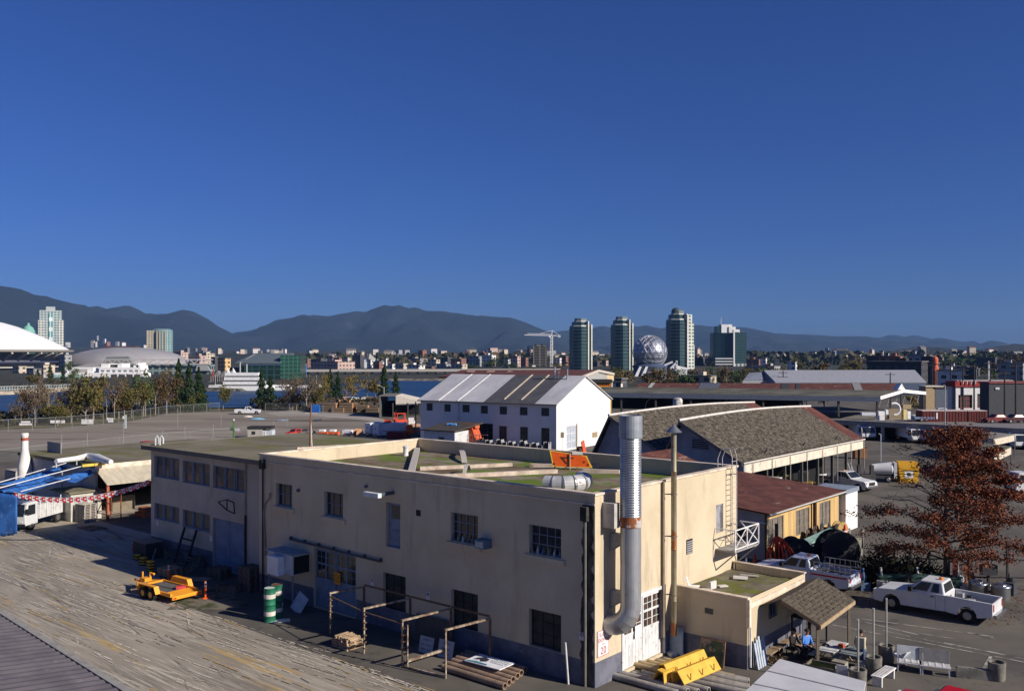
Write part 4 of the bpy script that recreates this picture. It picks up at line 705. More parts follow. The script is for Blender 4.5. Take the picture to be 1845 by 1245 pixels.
def car(label, loc, rz, paint, group=None, sc=1, cat='car', name='parked_car'):
    t = thing(name, label, cat, loc, rz, group); t.scale = (sc,)*3
    def arch(c, r=.36, n=7): return [(c-r*cos(pi*k/n), .3+r*sin(pi*k/n)) for k in range(n+1)]
    side = [(-2.15, .3)]+arch(-1.35)+arch(1.3)+[(2.15, .3), (2.2, .75), (1.6, .92), (-.9, .92), (-2.0, .78), (-2.2, .6)]
    MB().ext([(x, -.85, z) for x, z in side], (0, 1.7, 0)).build('body', paint, t, bev=.05)
    b = [(-1.05, -.8, .9), (1.55, -.8, .9), (1.55, .8, .9), (-1.05, .8, .9)]; tp = [(-.35, -.62, 1.4), (.95, -.62, 1.4), (.95, .62, 1.4), (-.35, .62, 1.4)]; s = MB(); i = [s.P(p) for p in b+tp]
    for q in ((0, 1, 5, 4), (1, 2, 6, 5), (2, 3, 7, 6), (3, 0, 4, 7), (4, 5, 6, 7)): s.fi([i[k] for k in q])
    s.build('roof', paint, t, bev=.05)
    for q, r in (((b[0], b[1], tp[1], tp[0]), (.14, .86, .1, .85)), ((b[2], b[3], tp[3], tp[2]), (.14, .86, .1, .85)), ((b[1], b[2], tp[2], tp[1]), (.06, .94, .1, .9)), ((b[3], b[0], tp[0], tp[3]), (.06, .94, .1, .9))): s = MB(); glassq(s, q, *r, .012); s.build('window', glass, t)
    for x in (-1.35, 1.3):
        for y in (-.86, .86): wheel(t, x, y, .32, .2)
    for y in (-.6, .6): MB().box(-2.2, -2.12, y-.15, y+.15, .6, .72).build('headlight', lampw, t); MB().box(2.13, 2.2, y-.15, y+.15, .6, .75).build('tail_light', lampr, t)
    return t
# ---------------- two mossy sheds ----------------
shing = mat('mossy_shingle', (.10, .084, .062), .95, (.03, .025, .019), 2.6, (1, .7, 1), .42, .58, det=11, c3=(.19, .165, .13), sc3=5.5, st3=(1, .7, 1), lo3=.55, hi3=.62, bump=.8, bsc=5)
peel = mat('peeling_cream', (.66, .58, .47), .9, (.56, .49, .40), 1.2, c3=(.22, .20, .17), sc3=1.6, st3=(1, 1, .5), lo3=.62, hi3=.68)
rustroof = mat('rusty_roof', (.13, .046, .032), .85, (.075, .026, .020), .9, det=8, c3=(.24, .16, .13), sc3=1.4, st3=(1, .3, 1), lo3=.62, hi3=.67)
ridgec = flat((.62, .58, .54)); gry = mat('grey_gable_paint', (.36, .37, .40), .9, (.29, .30, .33), .8); dkin = flat((.012, .012, .013), .95); darkw = flat((.06, .06, .06), .9)  # dkin carries the shade behind openings as a near-black colour
def sawshed(lab, x, y, L, left_z, posts, zr=8.11, ze=4.8):
    t = thing('mossy_shed', lab, 'shed', MF.w(x, y), MF.a, 'long mossy roofed sheds'); P = [(-2.1, left_z), (0, zr), (6.1, ze)]; n = 10
    lift = lambda k: .30*sin(pi*k/n)
    s = MB(); r = MB()
    for k in range(n):
        a, b = -.5+(L+.5)*k/n, -.5+(L+.5)*(k+1)/n; m = r if k >= n-1 else s
        for (x0, z0), (x1, z1) in zip(P, P[1:]):
            f0 = lambda q, kk: q[1]+lift(kk)*(1 if q[0] == 0 else .4)
            m.ext([(x0, a, f0((x0, z0), k)), (x1, a, f0((x1, z1), k)), (x1, a, f0((x1, z1), k)-.16), (x0, a, f0((x0, z0), k)-.16)], (0, b-a, 0)) if 0 else None
            tp = [(x0, a, f0((x0, z0), k)), (x1, a, f0((x1, z1), k)), (x1, b, f0((x1, z1), k+1)), (x0, b, f0((x0, z0), k+1))]; m.face(tp); m.face([V(p)-V((0, 0, .16)) for p in tp][::-1])
    s.build('roof', shing, t); r.build('rusty_roof_end', rustroof, t)
    s = MB(); s.tube([(0, -.55+(L+.55)*k/n, zr+lift(k)+.03) for k in range(n+1)], .13, 6); s.build('ridge_cap', ridgec, t)
    s = MB(); s.ext([(-2.0, .1, 0), (6.0, .1, 0), (6.0, .1, ze-.22), (0, .1, zr-.22), (-2.0, .1, left_z-.22)], (0, .2, 0)); s.build('gable_wall', gry, t)
    for a, b in (((-2.1, left_z), (0, zr)), ((0, zr), (6.15, ze))): s = MB(); s.ext([(a[0], -.56, a[1]-.02), (b[0], -.56, b[1]-.02), (b[0], -.56, b[1]-.32), (a[0], -.56, a[1]-.32)], (0, .06, 0)); s.build('bargeboard', flat((.17, .16, .15)), t)
    o = MB().box(1.0, 2.6, .06, .1, 5.6, 6.55).build('gable_louvre', dkin, t)
    for k in range(6): MB().box(1.0, 2.6, .03, .09, 5.64+k*.16, 5.7+k*.16).build('slat', gry, o)
    MB().box(-1.9, -1.7, .3, L, 0, left_z-.2).build('shade_back_wall', darkw, t)  # coloured dark for the shade inside the shed
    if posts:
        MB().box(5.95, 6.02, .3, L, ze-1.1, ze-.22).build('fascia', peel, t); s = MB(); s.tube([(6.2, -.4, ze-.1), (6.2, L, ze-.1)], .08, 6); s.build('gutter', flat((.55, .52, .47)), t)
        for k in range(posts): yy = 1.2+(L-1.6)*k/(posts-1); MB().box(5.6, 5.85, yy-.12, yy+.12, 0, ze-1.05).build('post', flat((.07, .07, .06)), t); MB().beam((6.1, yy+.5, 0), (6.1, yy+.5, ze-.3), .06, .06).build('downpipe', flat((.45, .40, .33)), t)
        MB().box(1.5, 1.7, .3, L, 0, 4.2).build('shade_inner_wall', dkin, t)  # near-black wall paints the shade within the open bays
        for k in range(3): MB().tube([(5.6, 5+k*8.5, 5.1), (5.9, 5+k*8.5, 5.5), (6.0, 5.2+k*8.5, 5.6)], .07, 6).build('floodlight', flat((.12, .12, .12)), t)
    return t
sawshed('front mossy roofed shed with cream fascia and open post bays', -19.5, 41.3, 29.2, 4.2, 8)
sawshed('rear mossy roofed shed behind the big flue', -28.3, 43.0, 31.5, 4.2, 0)
# rooftop tank on the rear shed
p = D(1221, 104, ZH(742, 104)); s = MB(); s.lathe([(.55, -.6), (.55, 1.3), (.48, 1.5), (.3, 1.6), (.05, 1.64)], n=18); tag(s.build('roof_cowl', mat('mottled_white', (.62, .60, .56), .8, (.30, .28, .25), 1.8, lo=.42, hi=.55), loc=p, smooth=True), 'stained white domed cowl behind the rear mossy roof', 'cowl')
# small rust roofed outbuilding between, and the rust roofed shed with timber front
t = thing('rust_roofed_hut', 'low hut with red brown rusty roof showing over the back parapet', 'hut', MF.w(-17.7, 29), MF.a)
s = MB(); s.ext([(-4, 0, 0), (3.6, 0, 0), (3.6, 0, 4.7), (0, 0, 5.85), (-4, 0, 4.7)], (0, 7, 0)); s.build('wall', gry, t); s = MB()
for a, b in (((-4.2, 4.66), (0, 5.95)), ((0, 5.95), (3.8, 4.66))): s.ext([(a[0], -.2, a[1]), (b[0], -.2, b[1]), (b[0], -.2, b[1]+.1), (a[0], -.2, a[1]+.1)], (0, 7.4, 0))
s.build('roof', rustroof, t)
t = thing('timber_shed', 'rust roofed shed with sunlit yellow timber front and boarded windows', 'shed', MF.w(-4.85, 27), MF.a)
ylw = mat('yellow_boards', (.58, .40, .17), .9, (.42, .28, .12), 1.2, (1, 1.5, .12), det=8, c3=(.28, .16, .07), sc3=2.2, st3=(1, 3, .3), lo3=.62, hi3=.68)
holes = [(.35, 2.9, .9, 2.75), (5.0, 7.5, .9, 2.75), (9.4, 11.6, .9, 2.75)]; s = MB(); s.holed(lambda u, z, d: (-d, u, z), 0, 13.3, 0, 3.2, holes, .1); s.build('front_wall', ylw, t)
for r in holes: window(lambda u, z, d: (-d, u, z), r, 3, 3, parent=t, sill=False, dep=.06, fm=flat((.24, .2, .15)), gm=mat('weathered_boarding', (.20, .17, .14), .85, (.10, .09, .08), 3, (1, 3, .5)))
[MB().face([(-9, y, 0), (0, y, 0), (0, y, 3.2), (-9, y, 4.0)]).build('side_wall', gry, t) for y in (0, 13.3)]; MB().box(-3.4, -1.4, -.05, -.005, 1.3, 2.1).build('side_window', darkw, t)
s = MB(); s.ext([(-9.2, -.4, 4.03), (.45, -.4, 3.2), (.45, -.4, 3.3), (-9.2, -.4, 4.13)], (0, 14, 0)); s.build('roof', rustroof, t); MB().tube([(.5, -.4, 3.2), (.5, 13.6, 3.2)], .06, 6).build('gutter', flat((.45, .45, .42)), t)
MB().beam((.25, 7.9, 0), (.25, 7.9, 3.15), .22, .22).build('post', flat((.10, .05, .035)), t); MB().box(-.05, .05, -.05, .1, 0, 3.15).build('corner_post', flat((.05, .06, .035)), t)
MB().beam((.1, -.3, 2.6), (-.7, -.3, 2.6), .2, .08).build('lamp', flat((.5, .5, .5)), t)
t = thing('white_cabin', 'small white cabin with grey roof at the end of the timber shed', 'cabin', MF.w(-4.6, 40.6), MF.a); MB().box(-2.4, .2, 0, 2.6, 0, 3.0).build('wall', white, t); MB().box(-2.5, .3, -.1, 2.7, 3.0, 3.35).build('roof', flat((.20, .24, .30)), t)
# ---------------- white warehouse ----------------
WH = Frame(6.4, 130.9, R(-31.8)); t = thing('white_warehouse', 'white two storey warehouse with pale metal roof and dark grey roof patch', 'warehouse', WH.o, WH.a); EZ, RZ, WL, WD = 6.96, 10.75, 24.6, 17.9
ww_ = mat('warehouse_white', (.76, .74, .70), .85, (.70, .68, .64), .4); wf_ = lambda u, z, d: (u, d, z); we_ = lambda u, z, d: (-d, u, z)
def whr(a, b): p = WH.hit(*a, 1, 0); q = WH.hit(*b, 1, 0); return (p.x, q.x, max(.05, q.z), p.z)
def wher(a, b): p = WH.hit(*a, 0, 0); q = WH.hit(*b, 0, 0); return (p.y, q.y, max(.05, q.z), p.z)
W1 = [whr((x, y), (x+w, y+h)) for x, y, w, h in ((768.5, 726, 11, 14), (800.5, 728, 11.5, 14), (833, 729, 13, 14), (866, 730.5, 13, 15), (900, 732, 13.5, 15), (936.5, 733, 14, 15.5), (975, 734.5, 14.5, 15.5))]
W2 = [whr((899, 767), (913, 795)), whr((937, 768.5), (951, 798)), whr((975, 770.5), (990, 803)), whr((857, 762), (888, 796))]; W3 = [wher((1020.5, 768), (1038.5, 807))]
s = MB(); s.holed(wf_, -WL, 0, 0, EZ, W1+W2, .2).holed(we_, 0, WD, 0, EZ, W3, .2); s.face([(0, 0, EZ), (0, WD, EZ), (0, WD/2, RZ)]).face([(-WL, 0, 0), (-WL, WD, 0), (-WL, WD, EZ), (-WL, WD/2, RZ), (-WL, 0, EZ)]).face([(-WL, WD, 0), (0, WD, 0), (0, WD, EZ), (-WL, WD, EZ)])
s.build('wall', ww_, t)
for r in W1: window(wf_, r, 3, 3, parent=t, sill=False, dep=.12, fm=flat((.13, .15, .17)), fw_=.09, bar=.04)
for i, r in enumerate(W2[:3]): window(wf_, r, 2, 4, parent=t, sill=False, dep=.12, fm=flat((.10, .12, .13)), gm=(flat((.11, .06, .045)) if i == 0 else glass), fw_=.1, name='tall_window')
window(wf_, W2[3], 3, 2, parent=t, sill=False, dep=.15, fm=flat((.13, .15, .18)), gm=dkin, name='loading_door'); r = W3[0]; window(we_, r, 2, 3, parent=t, sill=False, dep=.1, fm=flat((.60, .62, .66)), gm=flat((.40, .44, .50)), name='end_door', fw_=.12, bar=.1)
MB().box(-.02, .05, r[1], r[1]+.25, .05, r[3]+.2).build('door_post', flat((.22, .17, .10)), t); q_ = wher((1067, 779), (1076, 787)); MB().box(0, .06, *q_).build('vent', flat((.35, .26, .16)), t)
whm = mat('pale_metal_roof', (.55, .55, .56), .6, (.44, .44, .46), .35, (1, .25, 1), metal=.1, c3=(.36, .36, .38), sc3=.8, st3=(2.5, .3, 1), lo3=.58, hi3=.72); dgm = mat('dark_roof_felt', (.085, .085, .095), .85, (.065, .065, .075), .6)
sl = (RZ-EZ)/(WD/2); f0 = lambda x, y: (x, y, EZ+sl*y+.02)
def slab(x0, x1, m, name, lift=0, y0=-.35, y1=WD/2): s = MB(); s.ext([V(f0(x0, y0))+V((0, 0, lift)), V(f0(x1, y0))+V((0, 0, lift)), V(f0(x1, y1))+V((0, 0, lift)), V(f0(x0, y1))+V((0, 0, lift))], (0, 0, .10)); return s.build(name, m, t)
slab(-WL-.3, -12.4, whm, 'roof'); slab(-12.395, -3.405, dgm, 'dark_roof_patch'); slab(-3.4, .3, whm, 'roof')
for x in (-17.2, -20.8): slab(x-.04, x+.04, flat((.66, .66, .66)), 'roof_seam', .1)
for x in (-9.3, -6.3): slab(x-.12, x+.12, flat((.55, .48, .36)), 'roof_batten', .1, .6, WD/2)
s = MB(); s.ext([(-WL-.3, WD+.35, EZ-.1), (.3, WD+.35, EZ-.1), (.3, WD/2+.01, RZ+.02), (-WL-.3, WD/2+.01, RZ+.02)], (0, 0, .1)); s.build('rear_roof', whm, t); MB().tube([(-WL-.3, -.42, EZ-.12), (.3, -.42, EZ-.12)], .09, 6).build('gutter', flat((.12, .12, .13)), t)
for x, h in ((-4.6, 1.5), (-3.9, .8), (-2.4, 1.15)): MB().tube([(x, WD/2-1.2, RZ-.6), (x, WD/2-1.2, RZ+h)], .13 if h > .9 else .07, 8).build('roof_vent', galv, t)
p_ = WH.hit(827, 725, 1, 0).x; MB().tube([(p_, -.1, EZ-.2), (p_, -.1, 0)], .06, 6).build('downpipe', flat((.5, .5, .5)), t)
# lean-to, chute, rubbish rows in front of it
LT = Frame(*(G(764, 812).xy), R(-31.8)); t = thing('lean_to', 'low white lean-to with dark sagging roof against the warehouse', 'lean-to', LT.o, LT.a); lz = 3.0
MB().box(0, 5.5, 0, 4.5, 0, lz).build('wall', flat((.55, .56, .57)), t); s = MB(); s.ext([(-.3, -.4, lz), (5.8, -.4, lz), (5.8, -.4, lz+.15), (-.3, -.4, lz+.15)], (1.2, 5.6, .95)); s.build('roof', flat((.07, .06, .05)), t)
o = MB().box(2.6, 3.7, -.05, 0, 1.3, 2.2).build('window', flat((.25, .3, .32)), t); MB().box(2.7, 3.6, -.06, -.052, 1.4, 2.1).build('pane', glass, o)
for k in range(2): MB().tube([(2.3+k*.8, 2.6, lz+.75), (3.0+k*.8, 2.8, lz+.8)], .22, 8).build('blue_bundle', flat((.10, .30, .65)), t)
s = MB(); s.box(-3.6, 3.6, -.35, .35, 0, .35); tag(s.build('blue_trough', flat((.12, .20, .42)), loc=G(782, 816), rz=R(-20)), 'long pale blue trough lying in front of the lean-to', 'trough')
ch = thing('rubbish_chute', 'orange red hopper on a light pipe frame in front of the warehouse', 'hopper', G(846, 812), R(-31.8)); orr = flat((.55, .09, .03))
s = MB(); s.ext([(-2.2, 0, 3.2), (.4, 0, 3.4), (1.1, 0, 1.6), (-.6, 0, .6)], (0, 1.6, .2)); s.build('hopper', orr, ch); MB().box(-.8, .9, .2, 1.3, 3.3, 3.9).build('cap', flat((.6, .14, .05)), ch)
for k in range(6): MB().tube([(-.6+k*.55, -.3, 0), (-.4+k*.6, -.3, 2.6-.2*(k % 3))], .06, 6).build('frame_leg', flat((.50, .32, .25)), ch)
for k in range(3): MB().beam((-.6, -.3, .9+k*.7), (3.4, -.3, 1.1+k*.7), .07, .07).build('frame_bar', flat((.5, .33, .26)), ch)
s = MB(); s.ext([(-2.6, 0, 0), (2.6, 0, 0), (1.6, 0, .9), (-.9, 0, 1.1)], (0, 2.2, 0)); tag(s.build('gravel_heap', mat('heap_gravel', (.3, .28, .23), .95), loc=G(826, 818), rz=R(-31.8)), 'small grey gravel heap left of the orange hopper', 'heap')
MB_ = MB().box(-.8, .8, -.5, .5, 0, 1.3); tag(MB_.build('cream_crate', flat((.5, .46, .36)), loc=G(868, 817), rz=R(-31.8)), 'square cream crate right of the orange hopper', 'crate')
for k in range(11):
    p = WH.w(-10.6+k*1.0, -1.6-.15*(k % 2)); h = (1.4, 1.1, 1.6, 1.3)[k % 4]; q = thing('shaded_pallet_box', 'dark cage box in the row along the shaded warehouse wall', 'box', p, WH.a, 'cage boxes along the warehouse'); w_ = .42
    MB().box(-w_, w_, -.4, .4, 0, .25).build('base', flat((.30, .30, .29)), q); MB().box(-w_+.08, w_-.08, -.32, .32, .25, h-.1).build('contents', darkw, q)
    for x in (-w_, w_-.07): MB().box(x, x+.07, -.4, .4, .25, h).build('upright', flat((.33, .34, .35)), q)
s = MB(); s.box(-.35, .35, -.06, .06, 0, 2.0); o = s.build('leaning_red_door', flat((.65, .09, .04)), loc=G(1054, 818)); o.rotation_euler = (0, R(-18), R(50)); tag(o, 'leaning red panel at the sunny end of the warehouse', 'panel')
s = MB(); s.lathe([(.5, 0), (.55, .2), (.5, .9), (.3, 1.1)], n=10); tag(s.build('rusty_barrel', flat((.10, .06, .04)), loc=G(1045, 818)), 'dark rusty barrel beside the warehouse end door', 'barrel')
s = MB(); s.box(-.03, .03, -.03, .03, 0, 3.2); s.box(-.25, .25, -.04, -.03, 2.3, 3.1); tag(s.build('sign_post', flat((.30, .25, .18)), loc=G(1013, 818)), 'thin sign post at the corner of the white warehouse', 'sign post')
# ---------------- left yard building ----------------
LB = Frame(*(MF.w(-56, 5).xy), MF.a)
t = thing('yard_building', 'low yard building with mossy flat roof, tan metal awning and dark open bays', 'building', LB.o, LB.a); zr = 4.25
s = MB(); s.box(-16, 0, 0, .2, 0, zr).box(-16, -15.8, .2, 18, 0, zr).box(-15.8, 0, 17.8, 18, 0, zr); s.build('wall', mat('yard_grey_wall', (.42, .42, .43), .9), t); MB().box(-11, -10.8, .2, 17.8, 0, zr).build('shade_inner_wall', flat((.04, .035, .03)), t)  # inner wall coloured dark so the open bays look shaded
MB().box(-16.2, .1, -.1, 18.2, zr, zr+.3).build('roof', moss2, t); MB().box(.1, .16, -.1, 18.2, zr-.1, zr+.32).build('fascia', capm, t)
s = MB(); s.ext([(.16, -.1, zr-.15), (2.3, -.1, zr-1.25), (2.3, -.1, zr-1.17), (.16, -.1, zr-.07)], (0, 18.2, 0)); s.build('awning', mat('tan_awning', (.48, .43, .33), .8, (.38, .34, .26), 1, (1, 3, 1)), t)
for y in (.1, 5.1, 10.4, 15.6): MB().beam((2.0, y, 0), (2.0, y, zr-1.25), .2, .2).build('post', flat((.42, .12, .07)), t)
MB().box(-15.8, -.2, .22, 17.8, .005, .02).build('bay_floor', mat('bay_floor', (.36, .32, .27), .9), t); MB().box(-2.2, -1.9, 2.4, 4.5, 0, 1.3).build('workbench', flat((.2, .17, .12)), t)
MB().box(.3, 2.2, 5.3, 10.0, 0.01, .04).build('apron', mat('bay_floor', (0, 0, 0)), t)
s = MB(); cx, cy = -13.2, -.6; s.lathe([(.62, 0), (.62, 3.3), (.60, 3.5), (.32, 5.0), (.30, 6.3)], (cx, cy, 0), 16); o = s.build('chimney', mat('chimney_white', (.74, .72, .68), .8), t, smooth=True)
MB().lathe([(.34, 0), (.34, .28)], (cx, cy, 5.9), 16).build('red_band', flat((.35, .09, .06)), o); MB().lathe([(.33, 0), (.35, .1), (.3, .3)], (cx, cy, 6.3), 16).build('cap', flat((.7, .66, .62)), o)
P = [G(x, y, zr+.75) for x, y in ((101, 831), (115, 829), (138, 826), (158, 822), (176, 826), (200, 832))]; s = MB(); s.M = LB.I; s.tube(P, [.2, .22, .24, .3, .42, .2], 10); s.build('roof_duct', mat('white_duct', (.70, .70, .68), .6), t, smooth=True)
for k in (0, 2, 4): q = LB.I @ P[k]; MB().beam((q.x, q.y, zr+.2), (q.x, q.y, zr+.6), .1, .1).build('duct_foot', flat((.4, .38, .35)), t)
MB().box(-14.5, -11.5, 2.0, 2.06, zr+.3, zr+1.3).build('roof_screen', flat((.30, .31, .32)), t)
yl_ = flat((.7, .5, .08))
for k, (px, py) in enumerate(((158, 840), (180, 838))): s = MB(); s.box(-.5, .5, -.12, .12, 0, .2); tag(s.build('yellow_edging', yl_, loc=G(px, py, zr+.32), rz=LB.a+R(90)), ('left','right')[k]+' yellow bar on the edge of the yard building roof', 'bar')
# blue tarps on poles
blue = mat('blue_tarp', (.045, .17, .48), .6, (.02, .09, .30), .8, (1, 3, 1), c3=(.20, .36, .60), sc3=1.5, st3=(1, 4, 1), lo3=.6, hi3=.7)
def cloth(a, b, c, d, sag, name, lab, n=10, thick=.02, rag=0):
    s = MB(); o = (a+b+c+d)/4; g = []
    for i in range(n+1):
        for j in range(n+1):
            u, v = i/n, j/n; p = a.lerp(b, u).lerp(d.lerp(c, u), v); p = p+V((0, 0, -sag*sin(pi*u)*sin(pi*v)+.14*noise.noise(V((u*7, v*4, sag*9)))+rag*abs(noise.noise(V((u*6, 3, 1))))*(v > .9))); g.append(s.P(p-o))
    for i in range(n):
        for j in range(n): k = i*(n+1)+j; s.fi([g[k], g[k+n+1], g[k+n+2], g[k+1]])
    ob = s.build(name, blue, loc=o, smooth=True); md = ob.modifiers.new('thick', 'SOLIDIFY'); md.thickness = thick; return tag(ob, lab, 'tarp', 'blue tarps stretched over the yard')
def T(px, py, Y): return D(px, Y, ZH(py, Y))
cloth(T(-5, 874, 70), T(122, 836, 84), T(136, 838, 84), T(40, 872, 72), .35, 'blue_tarp', 'thin upper blue tarp running up to the yard roof')
cloth(T(-5, 884, 68), T(40, 890, 66), T(120, 862, 76), T(84, 856, 78), .5, 'blue_tarp', 'middle blue tarp sagging between the white ropes')
cloth(T(90, 862, 75), T(182, 842, 80), T(178, 848, 79), T(136, 869, 74), .35, 'blue_tarp', 'right hand blue tarp reaching the tan awning')
cloth(T(-6, 886, 66), T(31, 893, 65.5), T(31, 962, 65.5), T(-6, 968, 66), .1, 'blue_tarp', 'blue tarp hanging down at the left picture edge')
for i, (a, b) in enumerate((((-5, 880, 67), (158, 837, 80)), ((38, 885, 66), (126, 862, 75)), ((-5, 870, 70), (140, 828, 84)))):
    A, B = T(*a), T(*b); tag(MB().tube([A-A, B-A], .04, 6).build('tarp_rope', flat((.75, .75, .75)), loc=A), ('long white rope crossing the blue tarps', 'short white rope at the lower tarp edge', 'topmost white rope above the blue tarps')[i], 'rope')
for i, (x, y, Y) in enumerate(((-4, 880, 67), (112, 850, 78))): p = T(x, y, Y); tag(MB().tube([(0, 0, 0), (0, 0, p.z)], .06, 6).build('tarp_pole', flat((.25, .25, .25)), loc=(p.x, p.y, 0)), ('pole holding the tarps at the left edge', 'pole holding the tarps by the yard building')[i], 'pole')
# bunting
A, B = T(24, 886, 66), T(273, 862, 64.8); bt = thing('bunting', 'string of red and white round pennants hung across the yard', 'bunting', A); d = B-A; n = 40; pts = [d*(k/n)+V((0, 0, -1.35*4*(k/n)*(1-k/n)*.62)) for k in range(n+1)]
MB().tube(pts, .02, 5).build('string', flat((.5, .5, .5)), bt); redp = flat((.62, .03, .03)); whp = flat((.72, .72, .72))
for k in range(1, n):
    p = pts[k]; s = MB(); w = .15; s.ext([p+V((-w, 0, -.02)), p+V((w, 0, -.02)), p+V((w*1.0, 0, -.26)), p+V((.05, 0, -.36)), p+V((-.05, 0, -.36)), p+V((-w*1.0, 0, -.26))], (0, .015, 0)); o = s.build('pennant', redp if k % 2 else whp, bt)
    MB().ext([p+V((-.07, -.006, -.12)), p+V((.07, -.006, -.12)), p+V((.05, -.006, -.22)), p+V((-.05, -.006, -.22))], (0, .003, 0)).build('mark', whp if k % 2 else redp, o)
# old white truck, hut, pallets, scaffold, blocks
ot = boxtruck('utility_truck', 'old white utility truck parked under the blue tarps', G(62, 946), R(-62)+R(90)+R(55), 5.6, 2.3, 1.9, body=flat((.55, .55, .55)))
for k in range(4): MB().beam((-1+k*.9, -1.2, .9), (-1+k*.9, -1.2, 2.3), .06, .06).build('side_rail', flat((.7, .7, .7)), ot)
for k in range(3): MB().tube([(-.5+k*.8, -.4, 1.95), (-.5+k*.8, .5, 2.1)], .14, 8).build('hose_coil', black, ot)
h = thing('site_hut', 'little cream hut with flat roof behind the old white truck', 'hut', G(118, 938), MF.a+R(0)); MB().box(-2.4, 1.0, 0, 2.6, 0, 2.35).build('wall', flat((.48, .46, .40)), h); MB().box(-2.6, 1.2, -.2, 2.8, 2.35, 2.5).build('roof', moss2, h)
o = MB().box(1.0, 1.05, .5, 1.5, 1.0, 1.9).build('window', flat((.6, .62, .6)), h); MB().box(1.051, 1.06, .58, 1.42, 1.08, 1.82).build('pane', flat((.25, .30, .30)), o); MB().box(-2.0, -.6, -.02, -.001, .9, 1.8).build('side_window', glass, h)
stack('p', 12, G(155, 940), MF.a+R(8), mat('pale_pallet_wood', (.42, .38, .33), .9, (.25, .22, .19), 3), 'grey wooden pallet in the tall stack under the bunting', d=1.1, w=1.3)
MB1 = MB(); [MB1.box(-1.2, 1.2, -.6+k*.3, -.45+k*.3, 0, .08) for k in range(5)]; tag(MB1.build('flat_pallet', pwd, loc=G(165, 952), rz=MF.a), 'flat empty pallet lying before the tall stack', 'pallet')
sf = thing('scaffold_frame', 'rusty brown scaffold frame standing beside the pallet stack', 'scaffold', G(184, 936), MF.a)
for x in (-.9, .9):
    for y in (0, 1.2): MB().beam((x, y, 0), (x, y, 2.5), .08, .08).build('upright', rust, sf)
for z in (.5, 1.5, 2.45): MB().beam((-.9, 0, z), (.9, 0, z), .06, .06).build('ledger', rust, sf); MB().beam((.9, 0, z), (.9, 1.2, z), .06, .06).build('ledger', rust, sf)
MB().beam((-.9, 0, .5), (.9, 0, 2.45), .05, .05).build('brace', rust, sf); MB().beam((.9, 0, .5), (-.9, 0, 2.45), .05, .05).build('brace', rust, sf)
for i, (px, py, w, h_, c) in enumerate(((30, 868, 3.0, 1.5, (.42, .37, .30)), (48, 868, 2.2, 1.2, (.45, .40, .33)), (28, 880, 1.6, .9, (.5, .48, .46)), (46, 878, 1.4, 1.1, (.25, .23, .22)))):
    s = MB(); s.box(-w/2, w/2, -.7, .7, 0, h_*.46).box(-w/2+.08, w/2-.06, -.66, .68, h_*.5, h_); s.box(-w/2+.1, w/2-.1, -.6, .6, h_+.02, h_+.16) if i < 2 else 0; tag(s.build('stone_block_pile', flat(c), loc=G(px, py+6), rz=MF.a), ('long pale block pile at the far left edge', 'pale block pile next to the chimney', 'low white sacks in front of the blocks', 'dark rounded bundle left of the chimney')[i], 'block pile')
s = MB(); s.box(-.9, .9, -.5, .5, 0, .4); s.box(-.5, .6, -.4, .4, .42, .8); tag(s.build('orange_crates', flat((.35, .10, .05)), loc=G(262, 930), rz=MF.a), 'orange crates at the right post of the open bay', 'crates')
car('white and red car parked just behind the far wing corner', G(262, 812), R(-20), flat((.35, .03, .03)))
# ---------------- fences ----------------
wire = mat('chain_link', (.26, .27, .25), .8, alpha=.09); pst = flat((.25, .26, .25), .6, .2)
def fence(lab, pts, h, name='chain_link_fence', every=3.0, mesh=True, boards=()):
    W = [G(*p) for p in pts]; t = thing(name, lab, 'fence', W[0])
    for a, b in zip(W, W[1:]):
        a0, b0 = a-W[0], b-W[0]; n = max(1, round((b-a).length/every))
        for k in range(n+(b is W[-1])): q = a0.lerp(b0, k/n); MB().beam(q, q+V((0, 0, h)), .09, .09).build('post', pst, t)
        MB().beam(a0+V((0, 0, h)), b0+V((0, 0, h)), .05, .05).build('top_rail', pst, t)
        if mesh: s = MB(); s.face([a0+V((0, 0, .05)), b0+V((0, 0, .05)), b0+V((0, 0, h-.03)), a0+V((0, 0, h-.03))]); s.build('wire_mesh', wire, t)
    return t
fence('long chain link fence between the car park and the shore trees', [(-30, 781), (100, 774), (186, 766), (240, 759), (300, 749.5), (395, 742.5)], 2.3, every=4.6)
fence('short chain link fence beside the white pickup and conifers', [(478, 741.5), (565, 741.5), (600, 746)], 2.0, every=5)
fence('near chain link fence behind the left yard building', [(-20, 836), (60, 826), (150, 816), (215, 808), (300, 799), (420, 789), (455, 786)], 1.7, every=4.5)
bsn = 'white notice boards on the shore fence'
for i, (x0, x1, y0, y1, Y) in enumerate(((35, 58, 767, 774.5, 172.5), (91, 117, 765.5, 770.5, 174.5), (147, 168, 763.5, 772, 180), (193, 204, 760.5, 768.5, 189), (221, 227, 757, 762, 197))):
    a, b = D(x0, Y, ZH(y1, Y)), D(x1, Y, ZH(y0, Y)); a.z += .9; b.z += .9; t = thing('notice_board', ('two row white notice board furthest left on the shore fence', 'row of three white notices on the shore fence', 'big white notice board in the middle of the shore fence', 'small white notice board of four panels on the shore fence', 'smallest white notice at the fence corner')[i], 'notice board', a, 0, bsn)
    w, h_ = b.x-a.x, b.z-a.z
    for k in range(3 if i == 1 else 2 if i in (0, 3) else 1):
        if i == 0: MB().box(w*.15*(k == 1), w*(1-.15*(k == 1)), -.1, 0, h_*.55*k, h_*(.45+.55*k)).build('panel', white, t)
        elif i == 1: MB().box(w*.36*k, w*(.36*k+.28), -.1, 0, 0, h_).build('panel', white, t)
        else: MB().box(w*.52*k, w*(.52*k+.48) if i == 3 else w, -.1, 0, 0, h_).build('panel', white, t)
